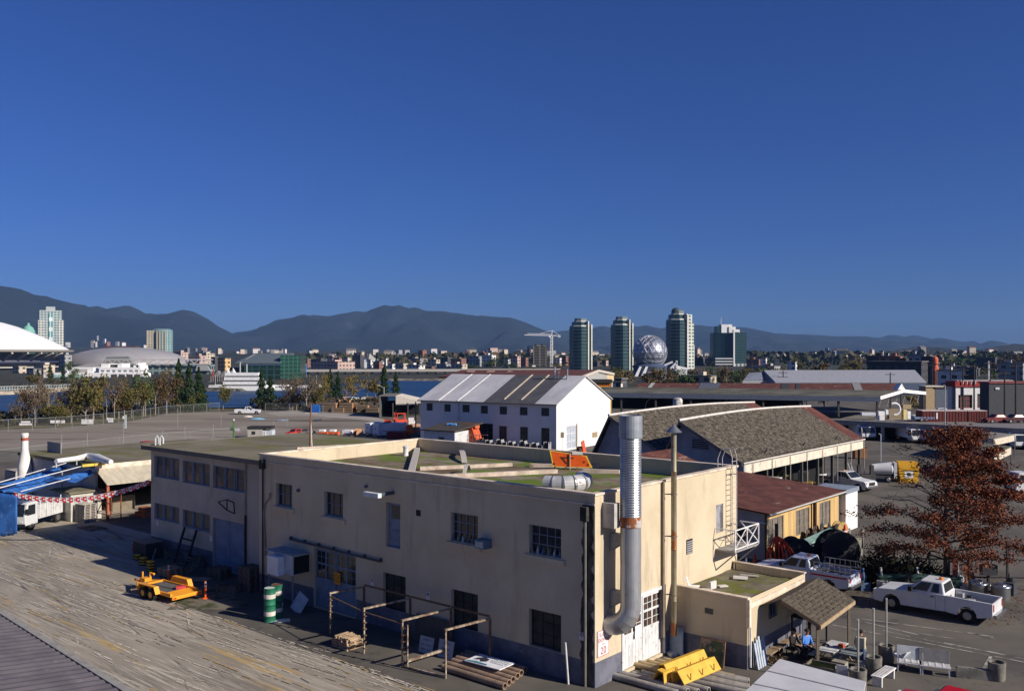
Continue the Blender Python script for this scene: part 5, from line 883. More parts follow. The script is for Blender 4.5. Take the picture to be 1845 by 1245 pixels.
bc = G(226, 772); tag(MB().beam((0, 0, 0), (0, 0, 2.6), .3, .3).build('fence_pillar', flat((.4, .45, .48)), loc=bc), 'pale blue post ending the shore fence', 'post')
for i, (px, y0, y1) in enumerate(((111, 783, 808), (157, 780, 812), (222, 763, 812), (293, 775, 797), (320, 736, 770), (333, 768, 792), (384, 765, 788), (398, 748, 766), (493, 758, 772), (517, 752, 768))):
    p = G(px, y1); h_ = (y1-y0)*p.y/F; q = thing('steel_post', 'thin grey steel post standing alone in the car park', 'post', p, 0, 'thin steel posts in the car park'); MB().tube([(0, 0, 0), (0, 0, h_)], .06, 6).build('shaft', pst, q); MB().tube([(0, 0, h_), (0, 0, h_+.05)], .09, 6).build('cap', pst, q)
gp2 = G(421, 789); q = thing('green_post', 'green service post with small boxes by the near fence', 'post', gp2); MB().beam((0, 0, 0), (0, 0, 2.9), .2, .2).build('shaft', flat((.06, .22, .05)), q); MB().box(-.6, -.15, -.2, .2, 1.3, 1.8).build('meter_box', darkw, q); MB().lathe([(.18, 0), (.2, .2), (.1, .3)], (0, 0, 2.9), 8).build('cap', flat((.6, .6, .55)), q); MB().box(.2, .9, -.2, .2, 1.2, 1.6).build('grey_box', flat((.45, .45, .45)), q)
# ---------------- car park and storage yard things ----------------
pickup('parked_pickup', 'small white pickup parked alone at the far edge of the car park', G(447, 746.5), R(185), load=False, beacon=False)
for i, (px, py, c, w, lab) in enumerate(((447, 751.5, (.7, .6, .6), 1.6, 'white and red bundle lying on the car park'), (464, 755.5, (.15, .42, .62), 2.4, 'pale blue tarp heap lying on the car park'), (508, 758, (.2, .25, .32), 2.2, 'flat grey sheet lying on the car park'))):
    s = MB(); s.lathe([(w*.55, 0), (w*.5, .15), (w*.3, .38), (w*.05, .5)], n=9); o = s.build('heap', flat(c), loc=G(px, py)); o.scale = (1.3, .6, .7); tag(o, lab, 'heap')
t = thing('site_office', 'small grey site office cabin with dark flat roof by the near fence', 'cabin', G(446, 790), 0); MB().box(0, 2.5, 0, 2.2, 0, 1.6).build('wall', flat((.42, .40, .36)), t); MB().box(2.51, 4.1, .1, 2.1, 0, 1.35).build('side_room', flat((.50, .54, .58)), t); MB().box(-.05, 4.0, -.1, 2.3, 1.6, 2.0).build('roof', flat((.03, .03, .03)), t); MB().box(.7, 1.3, -.03, -.001, .7, 1.2).build('window', glass, t); MB().box(2.9, 3.1, .06, .099, .1, 1.2).build('door', white, t)
s = MB(); s.box(-2.2, 2.2, -.8, .8, 0, .06); tag(s.build('pale_slab', flat((.62, .66, .7)), loc=G(350, 797), rz=R(4)), 'pale flat slab lying behind the wing roof', 'slab')
def cargo(name, lab, px0, px1, py, top, rz, depth, col, stripe=None, extra=None):
    a = G(px0, py); w = (px1-px0)*a.y/F; h_ = (py-top)*a.y/F; t = thing(name, lab, 'trailer', a, rz)
    MB().box(0, w, 0, depth, .45, h_).build('body', col, t, bev=.04); MB().box(.2, w-.2, .2, depth-.2, .3, .44).build('chassis', black, t)
    for x in (w*.35, w*.6): wheel(t, x, .0, .36, .2)
    MB().beam((w, depth/2, .4), (w+1.0, depth/2, .4), .12, .12).build('drawbar', black, t)
    if stripe: MB().box(.05, w-.05, -.006, -.001, h_*.45, h_*.49).build('stripe', stripe, t)
    return t
vpale = mat('trailer_white', (.72, .72, .73), .5, (.64, .65, .66), .6)
reds = flat((.45, .03, .03))
tt = cargo('cargo_trailer', 'long white cargo trailer with thin red line beside the warehouse', 688, 731, 789, 763, R(4), 2.6, vpale, reds); MB().box(-1.0, 0, .2, 2.4, .6, 2.2).build('nose', vpale, tt)
c2 = cargo('cargo_trailer', 'square white trailer with double doors in front of the long one', 671, 686, 789, 763, R(-35), 3.6, vpale); MB().box(.55, .75, -.02, -.003, 1.5, 1.7).build('emblem', reds, c2)
c3 = cargo('cargo_trailer', 'white trailer at the left end of the trailer row', 657, 670, 786, 762, R(-30), 3.4, vpale); MB().box(.5, .66, -.02, -.003, 1.4, 1.6).build('emblem', reds, c3)
c4 = cargo('cargo_trailer', 'small white two wheeled trailer left of the wooden reel', 616, 634, 787, 775, R(-12), 1.8, vpale)
def reel(lab, p, r, w, rz, flange, core, cat='cable reel'):
    t = thing('cable_reel', lab, cat, p, rz)
    for y in (-w/2, w/2-.07): MB().tube([(0, y, r), (0, y+.07, r)], r, 22).build('flange', flange, t)
    MB().tube([(0, -w/2+.07, r), (0, w/2-.07, r)], r*.6, 18, m=0).build('drum', core, t); MB().tube([(0, -w/2-.02, r), (0, -w/2, r)], r*.14, 10).build('hub', black, t); return t
reel('round wooden cable reel between the small trailer and the big ones', G(645, 788), .75, .9, R(50), flat((.42, .22, .13)), darkw)
car('small red car parked at the car park end of the yard', G(532, 785), R(60), flat((.45, .03, .02)), sc=.85)
for i, (px, py, lab) in enumerate(((553, 786, 'grey pump unit beside the roof mast'), (583, 787, 'orange compressor with white top, left one'), (602, 787, 'orange compressor with white top, right one'))):
    q = thing('compressor', lab, 'compressor', G(px, py), R(-10), 'small site compressors'); c = flat((.25, .24, .26)) if i == 0 else flat((.60, .12, .04)); MB().box(-.9, .9, -.5, .5, .3, .9).build('frame', c, q, bev=.05); MB().box(-.7, .3, -.45, .45, .9, 1.25).build('cover', white if i else darkw, q, bev=.05)
    for x in (-.5, .5): wheel(q, x, -.52, .28, .15)
p = G(565, 784); s = MB(); s.tube([(0, -.1, .4), (0, .1, .4)], .4, 14); tag(s.build('spare_tyre', tyre, loc=p), 'black tyre lying beside the roof mast foot', 'tyre')
# forklift & loader
fk = thing('forklift', 'red forklift standing before the open storage shed', 'forklift', G(721, 766), R(200)); redm = flat((.62, .07, .03)); MB().box(-1.3, 1.1, -.6, .6, .35, 1.15).build('body', redm, fk, bev=.05)
for x, y in ((-1, -.5), (-1, .5), (.7, -.5), (.7, .5)): MB().beam((x, y, 1.1), (x*.9, y, 2.3), .1, .1).build('pillar', redm, fk)
MB().box(-1.0, .8, -.6, .6, 2.3, 2.42).build('canopy', redm, fk)
for x in (-.9, .8): wheel(fk, x, -.62, .36, .22); wheel(fk, x, .62, .36, .22)
for y in (-.4, .4): MB().beam((1.15, y, .1), (1.15, y, 2.6), .1, .1).build('mast', redm, fk); MB().box(1.2, 2.2, y-.06, y+.06, .1, .16).build('fork', darkw, fk)
lo = thing('orange_loader', 'orange skid machine between the long trailer and the lean-to', 'loader', G(741, 790), R(-10)); MB().box(-1.4, .6, -.6, .6, .4, 1.3).build('body', flat((.72, .11, .02)), lo, bev=.1); MB().beam((.5, 0, 1.2), (2.0, 0, 1.5), .3, .3).build('arm', flat((.72, .11, .02)), lo)
for x in (-.9, .3): wheel(lo, x, -.62, .38, .22); wheel(lo, x, .62, .38, .22)
MB().box(-.8, .1, -.5, .5, 1.3, 2.3).build('cab', flat((.72, .13, .02)), lo, bev=.06)
gq = 'crates piled near the lean-to'
for i, (px, py, w, h_, c) in enumerate(((712, 791, 2.6, 1.2, (.22, .02, .03)), (728, 791, 1.8, 1.1, (.25, .03, .03)), (744, 779, 3.2, 1.0, (.42, .16, .08)), (750, 773, 2.4, 1.0, (.5, .3, .2)), (752, 790, 2.0, .9, (.15, .14, .13)), (735, 783, 1.4, .9, (.65, .1, .03)), (757, 784, 1.2, 1.2, (.3, .3, .32)), (700, 764, 1.6, .9, (.5, .06, .03)), (742, 764, 1.4, 1.3, (.7, .68, .65)))):
    s = MB(); s.box(-w/2, w/2, -.6, .6, 0, .1); s.box(-w/2+.04, w/2-.04, -.56, .56, .1, h_*.55); s.box(-w/2, w/2-.3, -.6, .5, h_*.57, h_); tag(s.build('crate', flat(c), loc=G(px, py), rz=R(8*(i % 5)-15)), ('dark red low crate in front of the long trailer', 'dark red crate at the right end of the long trailer', 'wide reddish crate beside the lean-to', 'brown crate on the far side of the reddish one', 'black crate at the lean-to corner', 'small orange crate by the loader', 'grey crate under the green lamp pole', 'small red crate left of the forklift', 'white crate right of the forklift')[i], 'crate', gq)
q = thing('green_lamp_pole', 'green lamp pole at the left end of the warehouse', 'pole', G(749, 790)); MB().beam((0, 0, 0), (0, 0, 6.2), .2, .2).build('shaft', flat((.12, .20, .16)), q); MB().box(-.9, .05, -.15, .15, 5.6, 5.75).build('arm', flat((.12, .20, .16)), q)
# open storage shed and lumber stacks
t = thing('open_storage_shed', 'open fronted storage shed with sunlit white roof and dark inside', 'shed', G(683, 752), 0); k_ = t.location.y/F
f_ = lambda px, py, dy=0: V(((px-683)*k_, dy, (752-py)*k_)); s = MB(); s.ext([f_(713, 713), f_(757, 723), f_(757, 727), f_(713, 728)], (0, 12, 0)); s.build('roof', flat((.66, .60, .50)), t); MB().ext([f_(683, 712.5), f_(713, 712.5), f_(713, 714), f_(683, 714)], (0, 12, 0)).build('flat_roof', flat((.18, .17, .15)), t)
MB().box(0, 74*k_, 11.5, 12, 0, 3.2).build('shade_back_wall', dkin, t); MB().box(0, .3, 0, 12, 0, (752-714)*k_).build('side_wall', flat((.12, .13, .12)), t); MB().box(30*k_-.2, 30*k_, 1, 12, 0, (752-716)*k_).build('partition', dkin, t)  # near-black walls paint the shade behind the open front
for px in (708, 735, 756): MB().beam(f_(px, 752), f_(px, 726), .25, .25).build('post', flat((.06, .06, .06)), t)
MB().ext([f_(713, 728), f_(757, 727), f_(757, 729.5), f_(713, 730)], (0, .2, 0)).build('fascia', flat((.10, .10, .10)), t)
lw = mat('lumber_dark', (.16, .115, .075), .9, (.09, .07, .05), 1.2, (.3, 1, 5)); lend = flat((.45, .23, .11)); random.seed(11)
for i in range(46):
    row = i % 3; px = 572+(i//3)*7.6+rnd(-2, 2); py = (742, 736, 731)[row]+rnd(-1, 1); p = G(px, py); w = rnd(2.6, 4.6); h_ = rnd(1.0, 2.5); q = thing('lumber_stack', 'stack of sawn timber in the storage yard beyond the car park', 'lumber stack', p, R(rnd(-8, 6)), 'stacks of sawn timber in the storage yard'); m1 = random.choice([lw, lw, lw, flat((.24, .17, .11)), flat((.12, .10, .09))])
    for k in range(max(1, int(h_/.55))): MB().box(-w/2, w/2, -1, 1, k*.58+.06, k*.58+.54).build('bundle', m1, q)
    MB().box(w/2+.002, w/2+.03, -1, 1, .06, max(1, int(h_/.55))*.58-.05).build('sawn_end', lend, q)
q = thing('shipping_container', 'bright blue container at the left end of the timber yard', 'container', G(571, 743), R(-6)); MB().box(-1.0, 1.0, -1.2, 3.5, .05, 1.8).build('body', mat('container_blue', (.03, .16, .50), .6), q)
for k in range(8): MB().box(-.95+k*.25, -.85+k*.25, -1.25, -1.201, .15, 1.7).build('rib', mat('container_blue', (0, 0, 0)), q)
for i, (px, py, w, c) in enumerate(((617, 727, 5, (.62, .66, .7)), (636, 727, 2.5, (.75, .75, .75)), (650, 728, 4, (.60, .60, .58)), (664, 726, 4, (.25, .2, .18)), (600, 724, 4, (.5, .5, .52)))):
    s = MB(); s.box(-w/2, w/2, -1, 1, 0, 1.3); s.box(-w/2+.3, w/2-.8, -.9, .9, 1.3, 1.9); tag(s.build('parked_van', flat(c), loc=G(px, py), rz=R(5)), ('pale blue grey van behind the timber stacks', 'bright white van behind the timber stacks', 'long pale van right of the white van', 'brown van furthest right behind the timber', 'grey van furthest left behind the timber')[i], 'van', 'vans parked behind the timber')
q = thing('street_lamp', 'grey street lamp with slanting arm beside the tall conifers', 'street lamp', G(692, 729)); MB().tube([(0, 0, 0), (0, 0, 5.0)], .09, 6).build('pole', flat((.45, .47, .47)), q); MB().tube([(0, 0, 4.7), (-1.3, 0, 5.4)], .06, 6).build('arm', flat((.5, .52, .52)), q); MB().box(-1.7, -1.2, -.12, .12, 5.35, 5.5).build('lamp_head', flat((.7, .7, .7)), q)
# ---------------- elevated deck, long shed, trucks on the right ----------------
random.seed(5)
dz = 3.0; P1 = G(1372, 751, dz); dd = (MF.M.to_3x3() @ V((1, 0, 0))); nn = (MF.M.to_3x3() @ V((0, 1, 0)))
P1 = V((P1.x, P1.y, 0)); t = thing('parking_deck', 'long concrete parking deck with dark parking bays below it', 'parking deck', P1, MF.a); Lk_ = 52
MB().box(-20, Lk_, 0, 26, dz-.6, dz).build('slab', flat((.20, .19, .18)), t); MB().box(-20, Lk_, -.12, -.002, dz-.75, dz+.08).build('edge_beam', flat((.24, .23, .22)), t)
for k in range(8): MB().box(k*7.2-.9, k*7.2-.4, .3, .8, 0, dz-.6).build('column', flat((.30, .31, .32)), t)
MB().box(-20, Lk_, 11, 11.4, 0, dz-.6).build('shade_back_wall', flat((.02, .02, .02)), t); MB().box(1.0, 7.0, -.2, .1, dz+.09, dz+1.1).build('cream_parapet', flat((.60, .52, .36)), t)  # near-black wall set in as the shade under the slab
for i, (px, w) in enumerate(((1553, 25), (1641, 26), (1824, 28), (1702, 20))):
    p = D(px, (152, 147, 137.5, 144)[i]); boxtruck('white_truck', ('left white truck nosing out of the bay under the deck', 'middle white truck nosing out from under the deck', 'right white truck at the picture edge under the deck', 'red and white truck hidden behind the bare treetop')[i], p, R(90), 6, 2.35, 2.5, body=white if i < 3 else reds, group='white trucks parked under the deck')
# dark long roofed shed standing on the deck
t = thing('long_open_shed', 'long open sided shed with dark mossy roof and white gable edge', 'shed', D(1585, 155), 0); o0 = t.location; ew = lambda px, py, Y: D(px, Y, ZH(py, Y))-o0
A, B = ew(1585, 716, 155), ew(1062, 708, 168); A2, B2 = ew(1627, 703.5, 163), ew(1085, 697, 176); A3, B3 = ew(1667, 707.5, 171), ew(1100, 700, 184); dn = V((0, 0, -.35))
droof = mat('long_roof_felt', (.13, .125, .10), .95, (.06, .06, .045), .15, (1, 2, 1), det=8)
s = MB(); s.face([A, B, B2, A2]); s.face([A+dn, B+dn, B2+dn, A2+dn]); s.face([A2, B2, B3, A3]).face([A2+dn, B2+dn, B3+dn, A3+dn]); s.build('roof', droof, t)
MB().ext([A+V((0, -.05, .1)), B+V((0, -.05, .1)), B+V((0, -.05, -.75)), A+V((0, -.05, -.75))], (0, -.15, 0)).build('eave_fascia', flat((.10, .12, .17)), t)
for a, b in ((A, A2), (A2, A3)): MB().beam(a+V((.1, 0, -.1)), b+V((.1, 0, -.1)), .12, .55).build('verge_board', flat((.88, .87, .85)), t)
c = A2+V((-.2, 0, 0)); MB().ext([c+V((-.75, 0, .1)), c+V((.8, .4, .1)), c+V((.05, .2, 1.25))], (-.4, 1.2, 0)).build('gable_peak', flat((.85, .85, .83)), t)
for k in range(9): q = A.lerp(B, k/8); MB().beam(V((q.x-.3, q.y+.3, 3.4)), q+V((-.3, .3, -.3)), .35, .35).build('post', flat((.035, .035, .035)), t)
for q in (A3, A2): MB().beam(V((q.x-.3, q.y, 3.4)), q+V((-.3, 0, -.3)), .3, .3).build('post', flat((.06, .055, .05)), t)
for k in range(6): q = A.lerp(A3, (k+.5)/6); MB().beam(q+V((-.5, 0, -.4)), q+V((-.9, 0, -1.8)), .1, .1).build('bracing', flat((.30, .27, .24)), t)
MB().ext([V((B3.x, B3.y-3, 3.4)), V((A3.x-24, A3.y-3, 3.4)), V((A3.x-24, A3.y-3, A3.z-1.2)), V((B3.x, B3.y-3, B3.z-1.2))], (0, .3, 0)).build('shade_back_wall', flat((.018, .018, .02)), t)  # dark wall added across the open back to give the shade beneath
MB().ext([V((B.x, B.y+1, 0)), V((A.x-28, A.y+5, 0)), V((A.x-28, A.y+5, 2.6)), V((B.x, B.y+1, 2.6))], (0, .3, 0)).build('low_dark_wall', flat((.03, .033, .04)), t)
# raised monitor roof on it
R1, R2, R3, R4 = ew(1620, 704, 165), ew(1142, 701, 175), ew(1152, 690, 182), ew(1612, 691, 172)
s = MB(); s.face([R1, R2, R3, R4]); s.ext([R1+V((0, .1, 0)), R2+V((0, .1, 0)), R2+V((0, .1, -.7)), R1+V((0, .1, -.7))], (0, .2, 0)); s.face([R4, R3, R3+V((0, 6, -3)), R4+V((0, 6, -3))]); s.build('monitor_roof', rustroof, t)
for a, b, c in ((.13, .16, (.25, .25, .24)), (.40, .43, (.05, .05, .05)), (.67, .75, (.10, .11, .14)), (.935, .95, (.40, .42, .42)), (.36, .375, (.05, .05, .05))):
    q = [R1.lerp(R2, a), R1.lerp(R2, b), R4.lerp(R3, b), R4.lerp(R3, a)]; MB().ext([v+V((0, -.03, .03)) for v in q], (0, 0, .03)).build('roof_patch', flat(c), t)
# things under / on the deck
gi = 'goods on the parking deck'
for i, (x0, x1, y0, y1, Y, c, lab) in enumerate(((1583, 1594, 741, 757, 148, (.80, .78, .76), 'bright white sheet leaning at the gable post'), (1596, 1601, 738, 747, 152, (.75, .77, .8), 'small white bottle shape hanging beside the white sheet'),
    (1602, 1626, 738, 757, 156, (.28, .22, .14), 'brown crate wall under the white gable'), (1628, 1634, 738, 756, 149, (.72, .58, .25), 'yellow lit wall patch under the white gable'), (1635, 1641, 741, 755, 149, (.80, .80, .80), 'white narrow panel right of the yellow one'), (1627, 1642, 729, 737, 158, (.40, .30, .17), 'tan box above the yellow patch'),  # yellow patch has the lit wall's light put into its colour
    (1553, 1578, 743, 749, 154, (.55, .57, .62), 'pale car roof just left of the gable post'), (1645, 1660, 748, 752, 156, (.5, .52, .55), 'pale stacked sheets behind the blue grey trailer'))):
    a = D(x0, Y, 0); w, h_ = (x1-x0)*Y/F, (y1-y0)*Y/F; q = ZH(y1, Y); s = MB(); s.box(0, w, 0, .8, max(0, 0), h_); s.box(.05, w-.05, -.03, -.002, h_*.2, h_*.25); tag(s.build('deck_goods', flat(c), loc=(a.x, a.y, max(3.0, q))), lab, 'goods', gi)
s = MB(); s.tube([(1.0*cos(a), 0, 1.0*sin(a)) for a in [k*.4 for k in range(-4, 6)]], .18, 8); tag(s.build('white_hoop', flat((.8, .8, .8)), loc=D(1611, 153, ZH(737, 153))), 'white curved hoop under the white gable', 'hoop')
t = cargo('flat_trailer', 'blue grey low trailer with white end on the deck', 1648, 1685, 789, 780, 0, 2.5, flat((.16, .20, .33))); t.location = (G(1648, 760, 3.0)); t.scale = (.95, 1, .95)
MB().box(8*.47, 8*.5, -.02, 2.4, .5, 1.6).build('end_panel', white, t)
cont = mat('container_red', (.12, .02, .016), .7, (.08, .014, .012), 1, (3, 3, .3))
for i, (x0, x1) in enumerate(((1662, 1702), (1704, 1742), (1744, 1778))):
    Y = 150; a = D(x0, Y, 3.0); w = (x1-x0)*Y/F; q = thing('red_container', ('left', 'middle', 'right')[i]+' dark red container on the parking deck', 'container', a, 0, 'red containers on the parking deck'); MB().box(0, w, 0, 2.5, 0, 1.75).build('body', cont, q)
    for k in range(7): MB().box(w*(k+.3)/7, w*(k+.5)/7, -.05, -.002, .1, 1.6).build('rib', cont, q)
    MB().box(-.03, w+.03, -.08, 2.55, 1.76, 1.88).build('top_rail', flat((.55, .45, .42)), q)
    if i == 2: MB().box(w+.001, w+.05, 0, 2.5, 0, 1.7).build('end_wall', flat((.42, .16, .10)), q)
for i, (px, lab) in enumerate(((1795, 'red sports car shape at the right end of the deck'), (1828, 'dark red car at the picture edge on the deck'))): car(lab, V((D(px, 148).x, 148, 3.0)), R(10), flat((.16, .02, .02)) if i == 0 else flat((.06, .015, .02)))
car('silver van parked before the red topped building', V((D(1692, 165).x, 165, 3.0)), R(5), flat((.55, .57, .6)))
# two small canopies and white van at the right edge
for i, (pts, z0, lab) in enumerate((([(1722, 784), (1752, 776), (1828, 784), (1790, 792)], 3.0, 'pale flat canopy roof with lit edge behind the rusty tree'), ([(1745, 806), (1775, 800), (1822, 806), (1790, 820)], 3.0, 'lower dark canopy roof with striped lit edge behind the rusty tree'))):
    Q = [G(x, y, z0) for x, y in pts]; c = sum(Q, V())/4; c.z = 0; t = thing('canopy', lab, 'canopy', c); s = MB(); s.ext([q-c for q in Q], (0, 0, .12)); s.build('roof', flat((.24, .23, .20) if i == 0 else (.13, .13, .09)), t)
    a, b, d_ = Q[0]-c, Q[3]-c, Q[2]-c; MB().ext([a, b, b-V((0, 0, .8)), a-V((0, 0, .8))], (0, .1, 0)).build('fascia', flat((.60, .53, .42)), t); MB().ext([b, d_, d_-V((0, 0, .8)), b-V((0, 0, .8))], (0, .1, 0)).build('fascia', flat((.60, .53, .42)), t)
    for q in Q: MB().beam(V((q.x-c.x, q.y-c.y, 0)), q-c, .12, .12).build('post', flat((.1, .1, .1)), t)
boxtruck('white_van', 'white van with thin red line at the right picture edge', G(1822, 890)+V((2.5, 0, 0)), R(0), 5.2, 2.1, 2.1, cat='van')
# yellow skip and white tank
q = thing('yellow_skip', 'yellow waste skip with paper label in the sunny yard', 'skip', G(1622, 869), R(-8)); ysk = mat('skip_yellow', (.62, .34, .02), .6, (.5, .27, .02), 1.5); MB().ext([(0, 0, 0), (1.9, 0, 0), (2.0, 0, 1.9), (-.1, 0, 1.9)], (0, 1.8, 0)).build('body', ysk, q)
MB().box(-.15, 2.05, -.08, -.002, 1.3, 1.4).build('rim', ysk, q); o = MB().box(.45, 1.35, -.02, -.003, .5, 1.3).build('label', white, q); MB().box(.75, 1.1, -.03, -.021, .7, 1.1).build('emblem', darkw, o); MB().box(-.1, 2.0, .3, 1.8, 1.91, 2.2).build('lid', ysk, q); MB().box(-1.0, -.12, .6, 1.7, .2, 2.0).build('side_bin', ysk, q)
q = thing('white_tank', 'white round tank on a dark trailer beside the yellow skip', 'tank', G(1590, 868), R(-12)); MB().tube([(-1.2, 0, 1.4), (-1.1, 0, 1.4), (.9, 0, 1.5), (1.1, 0, 1.5)], [.3, .55, .72, .5], 18).build('tank', vwhite, q, smooth=True); MB().box(-2.2, 1.2, -.5, .5, .45, .75).build('frame', darkw, q); MB().box(1.1, 1.4, -.6, .6, .5, 2.2).build('end_plate', vwhite, q)
for x in (-1.4, .5): wheel(q, x, -.55, .35, .2)
q = thing('dark_machine', 'dark machine with upright pipes left of the white tank', 'machine', G(1562, 869)); MB().box(-1.2, .8, -.5, .5, .1, .9).build('base', darkw, q)
for x in (-.9, .5): MB().box(x-.15, x+.2, -.2, .2, .9, 1.9).build('upright', darkw, q)
for x in (-1.9, -1.6, -1.3): MB().beam((x, -.6, 0), (x-.6, -.2, 2.2), .08, .08).build('leaning_pipe', flat((.45, .48, .5)), q)
q = thing('skip_bin', 'small dark orange bin near the shed corner', 'bin', G(1549, 826)); MB().box(-.8, .8, -.5, .5, .1, 1.5).build('body', flat((.22, .10, .04)), q); MB().box(-.85, .85, -.55, .55, 1.51, 1.6).build('lid', darkw, q)
for i, (px, py, h_, lab) in enumerate(((1587, 832, 3.6, 'thin flag pole in the sunny yard'), (1172, 745, 5.0, ''), (1269, 748, 3.4, 'short grey pole left of the mossy roof ridge'), (1703, 800, 9.2, 'tall thin lamp pole beside the bare treetop'))):
    if not lab: continue
    q = thing('steel_pole', lab, 'pole', G(px, py)); MB().tube([(0, 0, 0), (0, 0, h_)], .07, 6).build('shaft', flat((.40, .42, .45)), q); MB().tube([(0, 0, h_), (-.3, 0, h_+.1)], .05, 6).build('tip', flat((.4, .42, .45)), q)
q = thing('curved_street_lamp', 'grey street lamp with curved arm before the long dark shed', 'street lamp', G(1163, 772)); hh = (772-718)*q.location.y/F; MB().tube([(0, 0, 0), (0, 0, hh*.75), (.25, 0, hh*.9), (.9, 0, hh), (1.3, 0, hh)], .08, 6).build('pole', flat((.42, .45, .46)), q, smooth=True); MB().box(1.2, 1.8, -.12, .12, hh-.05, hh+.12).build('lamp_head', flat((.7, .72, .7)), q)
# wooden utility poles
for i, (px, Y, y0, y1, n) in enumerate(((1411, 230, 668, 700, 3), (1604, 220, 671, 705, 1), (1680, 260, 655, 720, 1), (1713, 200, 648, 745, 2), (1735, 190, 662, 745, 2), (1755, 185, 655, 745, 1), (1784, 175, 650, 750, 2), (1810, 170, 668, 752, 2), (1830, 165, 655, 752, 1), (1280, 420, 654, 690, 0), (1355, 420, 640, 690, 0))):
    p = D(px, Y); q = thing('utility_pole', ('utility pole with three crossarms left of the round leafy tree', 'utility pole in front of the grey roof', 'thin pole near the orange tower', 'pole left of the red topped building', 'pole right before the white wall of the red topped building', 'tallest pole in front of the red topped building', 'pole before the dark corner building', 'pole before the dark building wall', 'last pole at the right picture edge', 'thin pole left of the glass office tower', 'thin pole right of the glass office tower')[i], 'utility pole', p, 0, 'utility poles on the right'); zt = ZH(y0, Y)
    MB().tube([(0, 0, 0), (0, 0, zt)], [.2, .13], 7).build('shaft', flat((.035, .03, .028)), q)
    for k in range(n): MB().beam((-1.2, 0, zt-.5-k*1.1), (1.2, 0, zt-.5-k*1.1), .14, .14).build('crossarm', flat((.035, .03, .028)), q)
for k, (a, b, h1, h2) in enumerate(((1713, 1784, 650, 652), (1680, 1735, 657, 664), (1755, 1830, 657, 658), (1700, 1845, 672, 668))):
    A, B = D(a, 190, ZH(h1, 190)), D(b, 180, ZH(h2, 180)); s = MB(); s.tube([A.lerp(B, j/8)-A-V((0, 0, 1.2*sin(pi*j/8))) for j in range(9)], .035, 4); tag(s.build('overhead_wire', black, loc=A), 'thin dark overhead wire strung between the right hand poles', 'wire', 'overhead wires on the right')
# ---------------- facade materials and generic blocks ----------------
def facade(name, wall, win, fx=3.2, fz=3.2, wx=.55, wz=.5, r=.7, var=.15):
    if name in MATS: return MATS[name]
    m = bpy.data.materials.new(name); m.use_nodes = True; nt = m.node_tree; N = nt.nodes; L = nt.links; b = N['Principled BSDF']; b.inputs['Roughness'].default_value = r
    tc = N.new('ShaderNodeTexCoord'); se = N.new('ShaderNodeSeparateXYZ'); L.new(tc.outputs['Object'], se.inputs[0]); sn = N.new('ShaderNodeSeparateXYZ'); L.new(tc.outputs['Normal'], sn.inputs[0])
    def M_(op, a, b_=None, c=None):
        q = N.new('ShaderNodeMath'); q.operation = op
        for i, v in enumerate((a, b_, c)):
            if v is None: continue
            if isinstance(v, (int, float)): q.inputs[i].default_value = v
            else: L.new(v, q.inputs[i])
        return q.outputs[0]
    ax_ = M_('ABSOLUTE', sn.outputs[0]); isx = M_('GREATER_THAN', ax_, .5); u = M_('ADD', M_('MULTIPLY', se.outputs[1], isx), M_('MULTIPLY', se.outputs[0], M_('SUBTRACT', 1, isx)))
    up_ = M_('LESS_THAN', M_('ABSOLUTE', sn.outputs[2]), .5)
    fu = M_('FRACT', M_('DIVIDE', M_('ADD', u, 500*fx), fx)); fv = M_('FRACT', M_('DIVIDE', M_('ADD', se.outputs[2], .4), fz))
    k = M_('MULTIPLY', M_('MULTIPLY', M_('LESS_THAN', fu, wx), M_('LESS_THAN', fv, wz)), up_)
    nz = N.new('ShaderNodeTexNoise'); nz.inputs['Scale'].default_value = .15; L.new(tc.outputs['Object'], nz.inputs[0]); wc = _ramp(nt, [(.4, wall), (.6, tuple(c*(1-var) for c in wall))], nz.outputs[0])
    mx = N.new('ShaderNodeMix'); mx.data_type = 'RGBA'; L.new(k, mx.inputs[0]); L.new(wc, mx.inputs[6]); mx.inputs[7].default_value = (*win, 1); L.new(mx.outputs[2], b.inputs['Base Color'])
    MATS[name] = m; return m
FW = lambda c: facade('facade_%d_%d_%d' % tuple(int(v*99) for v in c), c, (.05, .055, .06), 4.5, 3.6, .5, .45)
def block(name, lab, x0, x1, ytop, Y, col, depth=None, ybase=None, rz=None, cat='building', group=None, roofc=(.16, .15, .14), bits=True, fm=None):
    w = (x1-x0)*Y/F; zt = max(2, ZH(ytop, Y)); a = R(-36) if rz is None else rz; depth = depth or w*.6
    k = w/(abs(cos(a))+.6*abs(sin(a))); c = D((x0+x1)/2, Y); t = thing(name, lab, cat, c, a, group); d_ = k*.6
    MB().box(-k/2, k/2, -d_/2, d_/2, 0, zt).build('wall', fm or FW(col), t); MB().box(-k/2-.3, k/2+.3, -d_/2-.3, d_/2+.3, zt, zt+.5).build('roof', flat(roofc), t)
    if bits and w > 12: x = rnd(-.3, .15)*k; MB().box(x, x+k*.2, -d_*.2, d_*.2, zt+.5, zt+.5+max(1.5, zt*.12)).build('roof_house', flat(tuple(min(.8, v*1.1) for v in col)), t)
    return t
